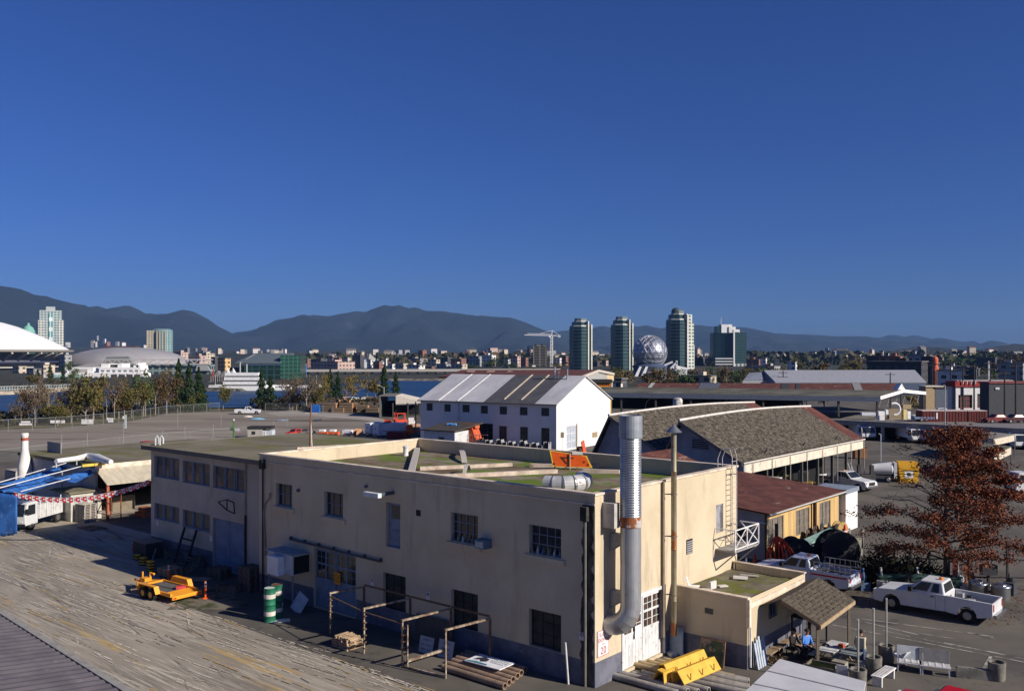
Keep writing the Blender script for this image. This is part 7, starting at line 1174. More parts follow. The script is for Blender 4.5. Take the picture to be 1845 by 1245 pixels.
# ---------------- individual city blocks ----------------
wht, crm, brk, dkb, gry2, pnk, ylw2, grn = (.66, .64, .60), (.50, .43, .33), (.24, .10, .07), (.05, .05, .06), (.30, .30, .31), (.48, .34, .29), (.62, .40, .16), (.10, .20, .16)
CITY = [  # x0,x1,ytop,Y,colour,label
(392, 416, 646, 800, ylw2, 'sunlit yellow block with dark side left of the glass hall'), (380, 393, 644, 820, dkb, 'dark block touching the yellow block'), (345, 372, 641, 1000, pnk, 'pinkish block at the right end of the zigzag truss'), (372, 380, 633, 1300, gry2, 'slim grey block above the pinkish one'), (310, 340, 635, 1200, pnk, 'pink grey block right of the beige tower'), (352, 388, 637, 1250, crm, 'cream row of blocks behind the yellow block'),
(545, 560, 647, 1000, brk, 'brick block just right of the bright blue wall'), (560, 590, 648, 1020, dkb, 'dark block right of the brick one'), (588, 607, 643, 1100, pnk, 'pinkish block above the viaduct'), (600, 618, 645, 1050, brk, 'reddish block left of the cream block'), (616, 633, 644, 1000, crm, 'cream block left of the big dark block'), (635, 658, 641, 1000, dkb, 'big dark square block in the middle of the skyline'), (656, 664, 639, 1010, brk, 'narrow brick block touching the big dark block'),
(661, 672, 648, 950, wht, 'white block under the pointed roof'), (672, 690, 652, 900, brk, 'brown block below the pointed roof'), (680, 692, 650, 940, wht, 'small white block right of the brown one'), (688, 700, 646, 1200, wht, 'bright little block on the slope above the white one'), (698, 712, 656, 800, wht, 'white low block just above the viaduct'), (712, 735, 655, 850, crm, 'cream low block with terraces above the viaduct'), (733, 766, 658, 820, wht, 'long white low block above the viaduct'), (766, 784, 661, 800, brk, 'red low block right of the long white one'),
(771, 793, 648, 1000, crm, 'cream block left of the dark flat block'), (790, 815, 645, 1050, dkb, 'dark flat block above the rusty hall'), (812, 840, 647, 1000, brk, 'brick block right of the dark flat block'), (786, 812, 656, 850, gry2, 'grey wall block above the left of the rusty hall'), (812, 842, 656, 840, crm, 'sandy block above the rusty hall'), (843, 872, 642, 1100, gry2, 'grey terraced block with many windows'), (868, 894, 640, 1080, wht, 'white stepped block before the trees'),
(862, 878, 636, 1250, brk, 'brown block behind the white stepped one'), (878, 890, 632, 1300, wht, 'small bright white tower block'), (905, 920, 648, 1000, wht, 'white block left of the pink block'), (918, 938, 642, 1050, pnk, 'pale pink block left of the unfinished tower'), (936, 952, 645, 1080, brk, 'brick block touching the unfinished tower'), (1000, 1012, 645, 1100, wht, 'white block right of the crane'), (1008, 1024, 642, 1150, brk, 'red block between crane and left tower'), (1070, 1084, 642, 1200, wht, 'white block between the two green towers'), (1080, 1096, 650, 1150, pnk, 'brick pink block left of the sphere tower'), (1066, 1080, 652, 1100, dkb, 'dark block at the foot of the left green tower'), (1246, 1272, 645, 1200, dkb, 'dark blue block right of the tallest tower'), (1272, 1283, 648, 1150, brk, 'brick block with white end left of the office tower'),
(1250, 1268, 644, 1250, brk, 'red roofed block behind the dark blue one'), (1345, 1372, 648, 900, brk, 'brown block right of the office tower'), (1370, 1382, 645, 850, wht, 'white angular block in the trees right of the office tower'), (1419, 1436, 652, 700, wht, 'white block on the right above the grey roof'), (1345, 1405, 660, 640, gry2, 'long low white roofed block right of the office tower'), (1160, 1200, 675, 420, gry2, 'low grey block before the sphere'), (1225, 1290, 678, 380, crm, 'low tan block before the pavilion'), (1088, 1130, 683, 330, dkb, 'low dark block right of the rusty hall'), (1100, 1125, 690, 300, wht, 'low white vehicles shed right of the yellow stall'),
(1562, 1620, 642, 560, (.06, .03, .03), 'dark brown brick block in the right skyline'), (1584, 1626, 643, 520, (.34, .10, .06), 'orange brick block with round top windows'), (1585, 1592, 633, 640, wht, 'white stepped block above the orange brick block'), (1590, 1602, 637, 650, wht, 'pale stepped block right of the white one'), (1635, 1668, 639, 600, gry2, 'grey white block with window bands on the right'), (1566, 1670, 652, 480, (.035, .03, .03), 'long dark brick block below the orange one'), (1660, 1682, 643, 560, (.08, .02, .03), 'dark red block left of the orange tower'), (1672, 1692, 655, 440, dkb, 'dark block under the orange tower'), (1690, 1745, 668, 420, wht, 'white fronted long block right of the orange tower'), (1702, 1745, 661, 520, gry2, 'grey block behind the white fronted one'), (1725, 1765, 665, 600, dkb, 'dark flat block on the right skyline'), (1760, 1795, 645, 700, dkb, 'dark blue block at far right'), (1740, 1760, 664, 360, dkb, 'dark domed block left of the white column'), (1800, 1845, 655, 500, gry2, 'grey block at the right picture edge'),
(22, 48, 660, 700, crm, 'beige concourse block below the stadium'), (48, 75, 665, 650, gry2, 'grey block right of the stadium concourse'), (105, 130, 640, 800, gry2, 'grey block left of the dark arena wing'), (60, 100, 658, 680, crm, 'tan block below the pale green tower'),
(730, 770, 646, 1300, gry2, 'grey block on the skyline above the long white one'), (700, 726, 640, 1500, crm, 'cream hillside block left of centre'), (640, 700, 645, 1350, gry2, 'low grey row behind the dark square block'), (560, 640, 652, 900, pnk, 'pinkish low row behind the viaduct'), (820, 860, 650, 1250, brk, 'brown low row behind the sandy block'), (890, 915, 650, 1150, dkb, 'dark low block before the white stepped one'), (1030, 1062, 660, 1050, dkb, 'dark podium under the left green tower'), (1105, 1140, 660, 1050, dkb, 'dark podium under the middle green tower'), (1200, 1245, 660, 1100, dkb, 'dark podium under the tallest tower')]
for x0, x1, yt_, Y, c, lab in CITY: block('city_block', lab, x0, x1, yt_, Y, c, group='city blocks on the skyline')
t = thing('pointed_roof_church', 'small white building with tall grey pyramid roof in the skyline', 'church', D(666, 980)); MB().box(-5, 5, -5, 5, 0, ZH(648, 980)).build('wall', white, t); MB().lathe([(7.5, ZH(648, 980)), (.3, ZH(637, 980))], n=4).build('pyramid_roof', flat((.30, .30, .28)), t)
t = thing('orange_tower', 'tall orange cone shaped tower in the right skyline', 'tower', D(1685, 430)); z_ = lambda py: ZH(py, 430); MB().lathe([(1.9, z_(668)), (1.2, z_(660)), (.9, z_(658)), (1.3, z_(655)), (1.35, z_(647)), (1.0, z_(644)), (.1, z_(641))], n=12).build('cone', flat((.62, .14, .07)), t); MB().lathe([(2, 0), (1.9, z_(668))], n=12).build('base', flat((.25, .09, .06)), t)
t = thing('white_column', 'white mast with round finials in front of the dark domed block', 'mast', D(1781, 330)); z_ = lambda py: ZH(py, 330); MB().lathe([(.3, 0), (.3, z_(656)), (.5, z_(655)), (.2, z_(653)), (.45, z_(652)), (.2, z_(651))], n=8).build('shaft', flat((.7, .7, .7)), t)
# small filler houses behind the skyline and up the slopes
random.seed(31); HC = [wht, crm, gry2, brk, pnk, wht, (.42, .42, .40), (.2, .19, .18)]; HM = [flat(c) for c in HC]; RF = [flat((.10, .08, .07)), flat((.16, .15, .15)), flat((.20, .09, .07))]
protos = []
for i in range(10):
    w, d_, h_ = rnd(12, 26), rnd(10, 18), rnd(7, 13); m1 = HM[i % 8]; t = thing('hillside_house', 'tiny house scattered among the trees on the far slopes', 'house', (0, 0, 0), 0, 'tiny houses scattered on the far slopes'); MB().box(-w/2, w/2, -d_/2, d_/2, -30, h_).build('wall', m1, t)
    s = MB(); s.ext([(-w/2-.5, -d_/2-.5, h_), (-w/2-.5, d_/2+.5, h_), (-w/2-.5, 0, h_+(4 if i % 2 else .8))], (w+1, 0, 0)); s.build('roof', RF[i % 3], t); protos.append(t)
n = 0; used = set()
def put(px, Y, z, sc_):
    global n
    p = D(px, Y, z); i = n % 10; n += 1
    if i not in used: used.add(i); protos[i].location = p; protos[i].rotation_euler = (0, 0, rnd(-.9, .9)); protos[i].scale = (sc_,)*3
    else: dup(protos[i], p, rnd(-.9, .9), scale=(sc_, sc_, sc_*rnd(.8, 1.3)))
for k in range(285):
    r_ = random.random()
    if r_ < .42: px = rnd(1380, 1860); py = rnd(633, 652) + (0 if px > 1560 else 4); Y = rnd(1500, 2300); z = ZH(py, Y)+rnd(-2, 0); sc_ = rnd(.45, .75)
    elif r_ < .56: px = rnd(112, 330); Y = rnd(3650, 4350)-(px-112)*1.5; h0 = 303-(px-150)*.8; z = h0*(max(.02, 1-(1-Y/5200)/.32))**1.25+2; sc_ = rnd(.4, .8)
    elif r_ < .66: px = rnd(330, 520); py = rnd(631, 642); Y = rnd(2500, 2900); z = ZH(py, Y); sc_ = rnd(.5, .8)
    else: px = rnd(545, 1280); py = rnd(634, 648); Y = rnd(1600, 2300); z = ZH(py, Y); sc_ = rnd(.45, .85)
    put(px, Y, z, sc_)
# ---------------- trees ----------------
barkm = mat('bark', (.13, .10, .075), .95, (.07, .055, .04), 3, (1, 1, .3)); barkp = mat('pale_bark', (.30, .26, .21), .95, (.18, .15, .12), 3, (1, 1, .3))
def leafm(name, cols):
    m = bpy.data.materials.new(name); m.use_nodes = True; nt = m.node_tree; b = nt.nodes['Principled BSDF']; b.inputs['Roughness'].default_value = .75; b.inputs['Specular IOR Level'].default_value = .2
    g = nt.nodes.new('ShaderNodeNewGeometry'); n = len(cols); o = _ramp(nt, [(i/max(1, n-1), c) for i, c in enumerate(cols)], g.outputs['Random Per Island']); nt.links.new(o, b.inputs['Base Color']); return m
LM = {'fir': leafm('fir_needles', [(.012, .028, .010), (.03, .055, .016), (.02, .04, .012)]), 'olive': leafm('olive_leaves', [(.05, .06, .015), (.11, .095, .025), (.07, .07, .02), (.14, .09, .025)]), 'rusty': leafm('autumn_leaves', [(.085, .05, .02), (.06, .045, .02), (.12, .065, .025), (.05, .05, .018)]), 'bare': leafm('last_brown_leaves', [(.10, .075, .045), (.14, .095, .055), (.07, .06, .035)]), 'gold': leafm('golden_leaves', [(.17, .13, .02), (.11, .09, .02), (.2, .13, .03)]), 'green': leafm('mid_green_leaves', [(.04, .075, .02), (.07, .10, .03), (.03, .05, .015)]), 'oak': leafm('red_oak_leaves', [(.17, .04, .02), (.09, .025, .015), (.24, .065, .022), (.12, .035, .017), (.07, .022, .012), (.20, .085, .028)]), 'dark': leafm('dark_hedge_leaves', [(.015, .018, .008), (.03, .03, .012), (.05, .03, .015)])}
def leafq(s, p, sz, flatn=.0):
    a = V((rnd(-1, 1), rnd(-1, 1), rnd(-1, 1)*(1-flatn))).normalized(); b = a.cross(V((rnd(-1, 1), rnd(-1, 1), rnd(-1, 1)))).normalized(); a *= sz*rnd(.6, 1.2); b *= sz*rnd(.5, 1); s.face([p-a, p-b*.8, p+a, p+b])
def conifer(h, r, seed, n=900, sz=.45):
    random.seed(seed); t = MB(); t.tube([(0, 0, 0), (0, 0, h*.5), (rnd(-.1, .1), 0, h)], [h*.018, h*.012, .02], 6); c = MB()
    for i in range(n):
        u = random.random()**.8; z = h*(.06+.93*u); R_ = r*(1-u)**.75*(.75+.35*sin(z*5/h*6+seed)+rnd(-.15, .2))+.1; a = rnd(0, 6.28); q = R_*random.random()**.35; leafq(c, V((q*cos(a), q*sin(a), z-q*.25)), sz*(1.15-u*.6), .3)
    return t, c
def broad(h, r, seed, n=900, sz=.4, base=.25, clumps=14, twig=True, lean=0, nl=9):
    random.seed(seed); t = MB(); ends = []; top = V((lean, 0, h*.62)); t.tube([(0, 0, 0), (lean*.3, 0, h*.3), top], [h*.022, h*.017, h*.01], 7)
    for i in range(nl):
        z0 = h*rnd(base*.8, .6); a = rnd(0, 6.28); L = r*rnd(.6, 1.05); st = V((lean*z0/h, 0, z0)); e = st+V((L*cos(a), L*sin(a), h*rnd(.12, .38))); e.z = min(e.z, h*.95); m = st.lerp(e, .5)+V((0, 0, h*.03)); t.tube([st, m, e], [h*.009, h*.006, h*.0025], 5); ends += [e, m]
        if twig:
            for k in range(3): q = st.lerp(e, rnd(.4, .95)); t.tube([q, q+V((rnd(-1, 1), rnd(-1, 1), rnd(.3, 1.2)))*r*.3], [h*.004, h*.001], 4)
    ends.append(V((lean, 0, h*.95))); ends += [V((lean+rnd(-.5, .5)*r, rnd(-.5, .5)*r, h*rnd(.5, .9))) for _ in range(clumps-len(ends))]; c = MB()
    for i in range(n):
        e = random.choice(ends); rr = r*.34; leafq(c, e+V((random.gauss(0, rr*.55), random.gauss(0, rr*.55), random.gauss(0, rr*.5))), sz)
    return t, c
VAR = {}
def tree(kind, px, pyb, pyt, wpx, lab, seed, leaf, group, n=900, sz=None, bark=None, base=.25, name=None, Y=None, z0=0, nl=9):
    p = G(px, pyb) if Y is None else D(px, Y, z0); Yd = p.y; h = (pyb-pyt)*Yd/F if Y is None else ZH(pyt, Yd)-z0; r = wpx*Yd/F/2; key = (kind, leaf, seed)
    o = thing(name or ('conifer_tree' if kind == 'c' else 'leafy_tree'), lab, 'tree', p, rnd(0, 6), group)
    if key not in VAR:
        st_ = random.getstate(); t, c = conifer(10, 2.5, seed, n, (sz or .4)) if kind == 'c' else broad(10, 4, seed, n, (sz or .38), base, nl=nl); random.setstate(st_)
        VAR[key] = (t.build('trunk', bark or (barkm if kind == 'c' else barkp), o), c.build('crown', LM[leaf], o)); s0 = VAR[key]
    else:
        s0 = tuple(link(x.copy(), o) for x in VAR[key])
    o.scale = (r/(2.5 if kind == 'c' else 4.6), r/(2.5 if kind == 'c' else 4.6), h/10); return o
gt = 'trees along the creek shore'; random.seed(3)
TL = [('b', 38, 768, 700, 34, 'bare brown tree at the far left end of the shore', 1, 'bare'), ('b', 63, 768, 690, 40, 'bare tree leaning beside the left notice board', 2, 'bare'), ('b', 88, 766, 672, 44, 'tall thin bare tree behind the three notices', 3, 'bare'), ('b', 104, 767, 722, 40, 'low bushy olive tree between bare trunks', 4, 'olive'), ('b', 128, 763, 700, 34, 'thin brown tree left of the biggest olive tree', 1, 'bare'),
('b', 154, 762, 678, 66, 'biggest rusty olive tree on the left shore', 5, 'olive'), ('b', 168, 758, 690, 44, 'rusty tree growing into the biggest olive one', 6, 'rusty'), ('b', 206, 756, 680, 40, 'sparse tree with pale trunk right of the olive tree', 3, 'bare'), ('b', 224, 754, 684, 48, 'greenish thin crowned tree behind the pale trunk', 7, 'olive'), ('b', 240, 750, 690, 36, 'small brown tree before the dark green group', 2, 'bare'),
('b', 262, 750, 672, 42, 'dark green tree with pale twisting trunk', 8, 'green'), ('b', 280, 748, 682, 44, 'rusty green tree right of the twisting trunk', 6, 'rusty'), ('b', 300, 746, 668, 58, 'wide autumn brown tree below the tall dark firs', 9, 'rusty'), ('c', 322, 742, 645, 34, 'tall dark fir rising above the autumn trees', 1, 'fir'), ('c', 340, 742, 652, 30, 'second dark fir beside the tallest one', 2, 'fir'), ('c', 358, 741, 660, 30, 'third dark fir at the right of the dark group', 3, 'fir'),
('b', 338, 742, 700, 40, 'low olive tree in front of the dark firs', 4, 'olive'), ('c', 366, 740, 690, 26, 'pointed green conifer nearest the open water', 4, 'fir'), ('b', 402, 738, 694, 30, 'lone small olive tree standing before open water', 10, 'olive'), ('c', 471, 734, 664, 27, 'left conifer of the pair before the white boat', 1, 'fir'), ('c', 487, 734, 676, 27, 'right conifer of the pair before the white boat', 3, 'fir'),
('b', 511, 738, 706, 22, 'small orange brown tree right of the conifer pair', 9, 'rusty'), ('b', 527, 740, 672, 48, 'bare brown tree with pale stems before the glass hall', 2, 'bare'), ('b', 552, 742, 676, 52, 'wide bare brown tree beside the roof mast', 3, 'bare'), ('b', 575, 735, 684, 42, 'bare golden brown tree left of the dark conifers', 7, 'bare'), ('c', 595, 730, 664, 27, 'left of two dark conifers above the timber yard', 2, 'fir'), ('c', 609, 730, 668, 23, 'right of two dark conifers above the timber yard', 4, 'fir'),
('b', 583, 732, 676, 26, 'golden tree touching the dark conifers', 5, 'gold'), ('b', 636, 724, 678, 40, 'left golden brown tree above the parked vans', 5, 'gold'), ('b', 662, 722, 672, 44, 'right golden brown tree above the parked vans', 7, 'gold'), ('c', 692, 722, 656, 26, 'tall conifer beside the slanting street lamp', 1, 'fir'), ('c', 713, 716, 669, 22, 'conifer right of the tall one by the lamp', 3, 'fir'), ('b', 624, 726, 690, 30, 'small bare tree between conifers and golden trees', 1, 'bare'), ('b', 676, 720, 688, 30, 'olive tree left of the tall conifer', 10, 'olive')]
for i in range(16):
    px = 30+i*20.5 if i < 12 else 520+(i-12)*17; TL.append(('b', px+rnd(-5, 5), (768-(px-30)*.075) if i < 12 else 740, 694+rnd(-8, 8), rnd(30, 42), 'slender brown tree filling a gap in the shore row', 1+i % 3, ('bare', 'rusty', 'bare', 'olive')[i % 4]))
for a in TL: tree(*a[:5], a[5], a[6], a[7], gt, n={'bare': 760, 'gold': 800, 'rusty': 1100, 'olive': 1500, 'green': 1500, 'fir': 2000}[a[7]], sz={'bare': .24, 'fir': .34}.get(a[7], .33))
gs = 'trees in the city beyond the creek'
for i, (k, px, Y, yt_, w, leaf, lab) in enumerate((('c', 68, 486, 664, 14, 'fir', 'dark fir before the stadium concourse'), ('c', 90, 460, 655, 16, 'fir', 'dark fir left of the white plaza'), ('c', 114, 448, 657, 12, 'fir', 'dark fir touching the white plaza'), ('b', 60, 430, 670, 34, 'olive', 'olive tree below the stadium'), ('b', 128, 486, 653, 24, 'green', 'green tree above the white plaza roof'), ('b', 112, 434, 690, 40, 'bare', 'reddish bare tree before the white plaza'), ('b', 214, 488, 688, 50, 'rusty', 'rusty tree before the right of the white plaza'),
    ('b', 1195, 455, 664, 44, 'olive', 'olive tree in front of the sphere base'), ('b', 1222, 464, 667, 30, 'green', 'grey green tree in front of the white pavilion'), ('b', 1172, 474, 678, 30, 'gold', 'yellowish tree left before the sphere'), ('b', 1250, 480, 667, 30, 'olive', 'olive tree right of the white pavilion'), ('b', 1275, 475, 664, 34, 'green', 'green tree left of the office tower foot'), ('b', 1305, 445, 668, 40, 'olive', 'olive tree before the office tower'), ('b', 1345, 485, 662, 36, 'rusty', 'rusty tree right of the office tower foot'), ('b', 1385, 465, 658, 44, 'rusty', 'autumn tree above the left of the grey roof'),
    ('b', 1453, 240, 662, 36, 'green', 'round leafy tree in front of the grey roof'), ('b', 1485, 240, 656, 52, 'rusty', 'autumn tree in front of the grey roof'), ('b', 1435, 800, 646, 36, 'olive', 'olive tree on the rise behind the grey roof'), ('b', 1545, 700, 642, 34, 'gold', 'yellow green tree left of the dark brick block'), ('b', 1525, 720, 648, 26, 'gold', 'smaller yellow green tree on the right skyline'), ('b', 1648, 230, 712, 34, 'gold', 'autumn bush glowing behind the white gable'), ('b', 890, 950, 646, 50, 'green', 'dark green trees below the white stepped block'), ('b', 915, 950, 652, 40, 'green', 'dark green tree left of the unfinished tower'), ('b', 850, 930, 655, 36, 'green', 'dark tree below the grey terraced block'), ('b', 780, 700, 664, 30, 'gold', 'yellowish bush at the viaduct end'), ('b', 1005, 1000, 655, 30, 'gold', 'yellowish tree right of the unfinished tower'), ('b', 700, 1400, 640, 40, 'green', 'dark tree on the skyline above the viaduct'), ('b', 1700, 900, 640, 60, 'green', 'dark trees on the right hill, left clump'), ('b', 1760, 1000, 637, 70, 'green', 'dark trees on the right hill, middle clump'), ('b', 1825, 950, 638, 60, 'rusty', 'brownish trees on the right hill at the edge'), ('b', 1790, 260, 672, 40, 'green', 'dark tree behind the dark corner building'), ('b', 950, 800, 660, 40, 'green', 'dark tree at the unfinished tower foot'))):
    tree(k, px, 0, yt_, w, lab, 11+i % 4 if k == 'b' else 1+i % 3, leaf, gs, n=900, sz=.42, Y=Y, base=.1)
random.seed(51)
EX = ['olive', 'rusty', 'green', 'gold', 'bare']
for i, px in enumerate(range(1108, 1420, 17)):
    if 1140 < px < 1165: continue
    l = EX[(i*3+i//4) % 5]; tree('b', px+rnd(-5, 5), 0, 663+rnd(-4, 5), rnd(30, 48), ('tree in the mixed row between the long shed and the towers'), 11+i % 4, l, 'mixed tree row before the towers', n=900, sz=.42, Y=rnd(360, 450), base=.1)
for i, px in enumerate(list(range(1505, 1570, 20))+list(range(1690, 1850, 26))): tree('b', px+rnd(-5, 5), 0, 662+rnd(-6, 4), rnd(24, 40), 'tree in the dark row behind the grey roofed hall', 11+i % 4, ('green', 'olive', 'rusty')[i % 3], 'dark tree row behind the grey roofed hall', n=900, sz=.42, Y=rnd(520, 640), base=.1)
# far woods as one mass of crowns on the slopes, too many to count
random.seed(77); s = MB()
for k in range(1500):
    if random.random() < .55: px = rnd(1330, 1900); py = rnd(632, 655); Y = rnd(1200, 2400)
    else: px = rnd(540, 1340); py = rnd(636, 652); Y = rnd(1100, 2300)
    p = D(px, Y, 0); zt = ZH(py, Y); r = rnd(6, 12)
    for j in range(7): leafq(s, V((p.x+rnd(-r, r), p.y+rnd(-r, r), zt-rnd(0, r))), r*.55)
tag(s.build('distant_wood', leafm('distant_wood_leaves', [(.018, .026, .012), (.04, .045, .02), (.07, .045, .02), (.025, .035, .015)])), 'dark far off woods and street trees covering the city slopes', 'woods', kind='stuff')
# shrubs under the shore trees
random.seed(9); s = MB()
for k in range(2600):
    px = rnd(-20, 370) if k % 3 else rnd(450, 700); base_y = 771-(px-22)*.085 if px < 400 else 740; p = G(px, base_y-rnd(1, 9)); leafq(s, p+V((0, 0, rnd(.1, 2.6))), .5)
tag(s.build('shore_undergrowth', LM['dark']), 'dark tangled undergrowth below the shore trees', 'undergrowth', kind='stuff')
# ---------------- the red oak in the right foreground ----------------
random.seed(42); p = G(1706, 1064); t = thing('red_oak_tree', 'big rust red oak with bare outer twigs in the right foreground', 'tree', p); hT = ZH(762, p.y); tr_ = MB(); tr_.tube([(0, 0, 0), (-.05, 0, hT*.4), (0, 0, hT*.72), (.15, 0, hT*.98)], [.20, .15, .08, .02], 9); cl = MB(); SX = p.y/F
leaves = 0
for i in range(64):
    u = i/64; z0 = hT*(.17+.76*u); a = i*2.4+rnd(-.3, .3); L = (4.7*(1-u)**.62+.5)*rnd(.72, 1.1); dx, dy = cos(a), sin(a)
    st = V((.05*u, 0, z0)); e = st+V((L*dx, L*dy, L*(.02+.50*u)+rnd(-.1, .2))); m = st.lerp(e, .55)+V((0, 0, .12*L-.05)); tr_.tube([st, m, e], [.055*(1.2-u), .032*(1.2-u), .008], 5)
    tips = []
    for k in range(9):
        q0 = st.lerp(m, rnd(.3, 1)) if k < 3 else m.lerp(e, rnd(0, 1)); q1 = q0+V((dx*rnd(.1, .8)-dy*rnd(-.8, .8), dy*rnd(.1, .8)+dx*rnd(-.8, .8), rnd(-.15, .45)))*(.45+.16*L); tr_.tube([q0, q1], [.014, .004], 4, cap=False); tips.append((q0, q1))
    wx = dx*.9-dy*.1+.25; hz = u
    dens = max(.0, min(1.2, .40+.95*wx+(hz-.55)*.3)) if u > .32 else .62+.25*wx
    if u > .86: dens *= .45
    for q0, q1 in tips:
        for j in range(int(130*dens*rnd(.3, 1.5))):
            w = rnd(.15, 1.15); leafq(cl, q0.lerp(q1, w)+V((random.gauss(0, .24), random.gauss(0, .24), random.gauss(0, .14))), rnd(.05, .09), .3)
tr_.build('trunk', mat('oak_bark', (.075, .062, .052), .95, (.04, .035, .03), 4, (1, 1, .3)), t); cl.build('crown', LM['oak'], t)
s = MB()
for k in range(2600): a = rnd(0, 6.28); r = 6.5*random.random()**.7; leafq(s, V((p.x+r*cos(a), p.y+r*sin(a)-.5, .03)), .05, 1)
tag(s.build('fallen_leaves', LM['oak']), 'fallen rust red leaves on the asphalt under the oak', 'leaves', kind='stuff')
# dark bushy mass behind the service pickup
random.seed(13); p = G(1612, 1052); t = thing('dark_shrub', 'dense dark shrub between the two pickups', 'shrub', p); s = MB()
for k in range(5200): a = rnd(0, 6.28); r = 2.5*random.random()**.6*(1+.25*sin(a*3)); z = rnd(.05, 2.5)*(1-.5*(r/2.8)**2)*(.75+.55*noise.noise(V((r*cos(a)*1.1, r*sin(a), 2)))); leafq(s, V((r*1.15*cos(a), r*.6*sin(a), z)), .10)
s.build('foliage', LM['dark'], t); s = MB()
for k in range(12): a = rnd(0, 6.28); s.tube([(0, 0, 0), (1.2*cos(a), .7*sin(a), 1.2), (2*cos(a), 1.2*sin(a), 2.2)], [.05, .03, .01], 5)
s.build('stems', barkm, t)
# ---------------- right foreground ----------------
random.seed(19)
line = mat('worn_road_paint', (.42, .40, .35), .9, (.16, .15, .13), 1.6, lo=.42, hi=.55)
def stripe(a, b, w, name='painted_line', z=.012):
    A, B = G(*a, z), G(*b, z); d = (B-A).normalized(); n = V((-d.y, d.x, 0))*w/2; s = MB(); s.face([A-n, B-n, B+n, A+n]); structure(s.build(name, line))
stripe((1500, 1125), (1845, 1192), .09); stripe((1535, 1112), (1790, 1146), .08); stripe((1558, 1120), (1655, 1143), .1); stripe((1655, 1140), (1720, 1150), .07); stripe((1700, 1157), (1830, 1183), .12); stripe((1740, 1138), (1790, 1148), .1); stripe((1770, 1208), (1786, 1180), .14); stripe((1705, 1202), (1770, 1208), .1); stripe((1660, 1150), (1730, 1165), .05); stripe((1780, 1172), (1845, 1186), .05); stripe((1590, 1135), (1640, 1146), .05)
pickup('parked_pickup', 'big white extended cab pickup with dark loaded bed and amber beacon', G(1690, 1106)+V((0, .2, 0)), MF.a-R(1), load=True)
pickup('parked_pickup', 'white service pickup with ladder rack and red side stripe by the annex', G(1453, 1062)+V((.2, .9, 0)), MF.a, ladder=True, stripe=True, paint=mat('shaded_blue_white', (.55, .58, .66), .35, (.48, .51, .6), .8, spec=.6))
# shingle roofed shelter
E1, E2 = G(1478, 1128, 2.15), G(1540, 1083, 2.15); dv = (E2-E1).normalized(); nv = V((-dv.y, dv.x, 0)); nv = nv if nv.x < 0 else -nv; Ls = (E2-E1).length
sh = thing('smoking_shelter', 'small open shelter with sagging brown shingle roof over benches', 'shelter', (E1.x, E1.y, 0)); o = V((E1.x, E1.y, 0)); s = MB(); n = 8; wsh = 1.75
for k in range(n):
    a, b = Ls*k/n, Ls*(k+1)/n
    for z0, z1, m0, m1 in ((2.15, 2.98, 0, wsh), (2.98, 2.3, wsh, wsh*1.9)):
        sg_ = lambda t_: -.06*sin(pi*t_/Ls); P = [dv*a+nv*m0+V((0, 0, z0+sg_(a))), dv*b+nv*m0+V((0, 0, z0+sg_(b))), dv*b+nv*m1+V((0, 0, z1+sg_(b))), dv*a+nv*m1+V((0, 0, z1+sg_(a)))]; s.ext(P, (0, 0, .07))
s.build('roof', mat('brown_shingle', (.11, .09, .065), .95, (.05, .042, .032), 4.5, (1, 1, 1), c3=(.17, .145, .11), sc3=7, lo3=.58, hi3=.66, bump=.8, bsc=12), sh)
for k in range(1, 9):
    for j in range(7): m_ = wsh*k/9; q = dv*(Ls*(j+.5*(k % 2))/7)+nv*m_+V((0, 0, 2.15+.83*k/9+.075)); MB().ext([q, q+dv*.5, q+dv*.5+nv*.03+V((0, 0, .01)), q+nv*.03+V((0, 0, .01))], (0, 0, .012)).build('shingle_course', flat((.075, .06, .045)), sh)
MB().beam(V((0, 0, 2.1)), dv*Ls+V((0, 0, 2.1)), .06, .18).build('fascia', flat((.38, .28, .17)), sh); MB().beam(V((0, 0, 2.12)), nv*wsh+V((0, 0, 2.95)), .05, .16).build('bargeboard', flat((.20, .15, .10)), sh)
for a in (.25, Ls-.25):
    for m_ in (.2, wsh*1.8): q = dv*a+nv*m_; MB().beam(q, q+V((0, 0, 2.15)), .12, .12).build('post', flat((.16, .13, .10)), sh)
s = MB(); q = nv*wsh*1.85; s.ext([q, q+dv*Ls, q+dv*Ls+V((0, 0, 2.2)), q+V((0, 0, 2.2))], nv*.05); s.build('back_board', flat((.07, .055, .045)), sh)
for k in range(3): q = nv*(wsh*1.8-.05)+dv*(.6+k*1.2); MB().ext([q+V((0, 0, 1.1)), q+dv*.5+V((0, 0, 1.1)), q+dv*.5+V((0, 0, 1.7)), q+V((0, 0, 1.7))], nv*-.02).build('notice_sheet', flat((.25, .25, .24)), sh)
b = thing('shelter_bench', 'dark wooden bench inside the shelter', 'bench', o+nv*(wsh*1.3)); MB().ext([V((0, 0, .38)), dv*Ls*.8+V((0, 0, .38)), dv*Ls*.8+nv*.45+V((0, 0, .38)), nv*.45+V((0, 0, .38))], (0, 0, .06)).build('seat', wood, b)
for k in range(3): q = dv*(.2+k*Ls*.35)+nv*.2; MB().beam(q, q+V((0, 0, .38)), .08, .3).build('leg', wood, b)
MB().ext([nv*.5+V((0, 0, .5)), dv*Ls*.8+nv*.5+V((0, 0, .5)), dv*Ls*.8+nv*.55+V((0, 0, .95)), nv*.55+V((0, 0, .95))], nv*.03).build('backrest', wood, b)
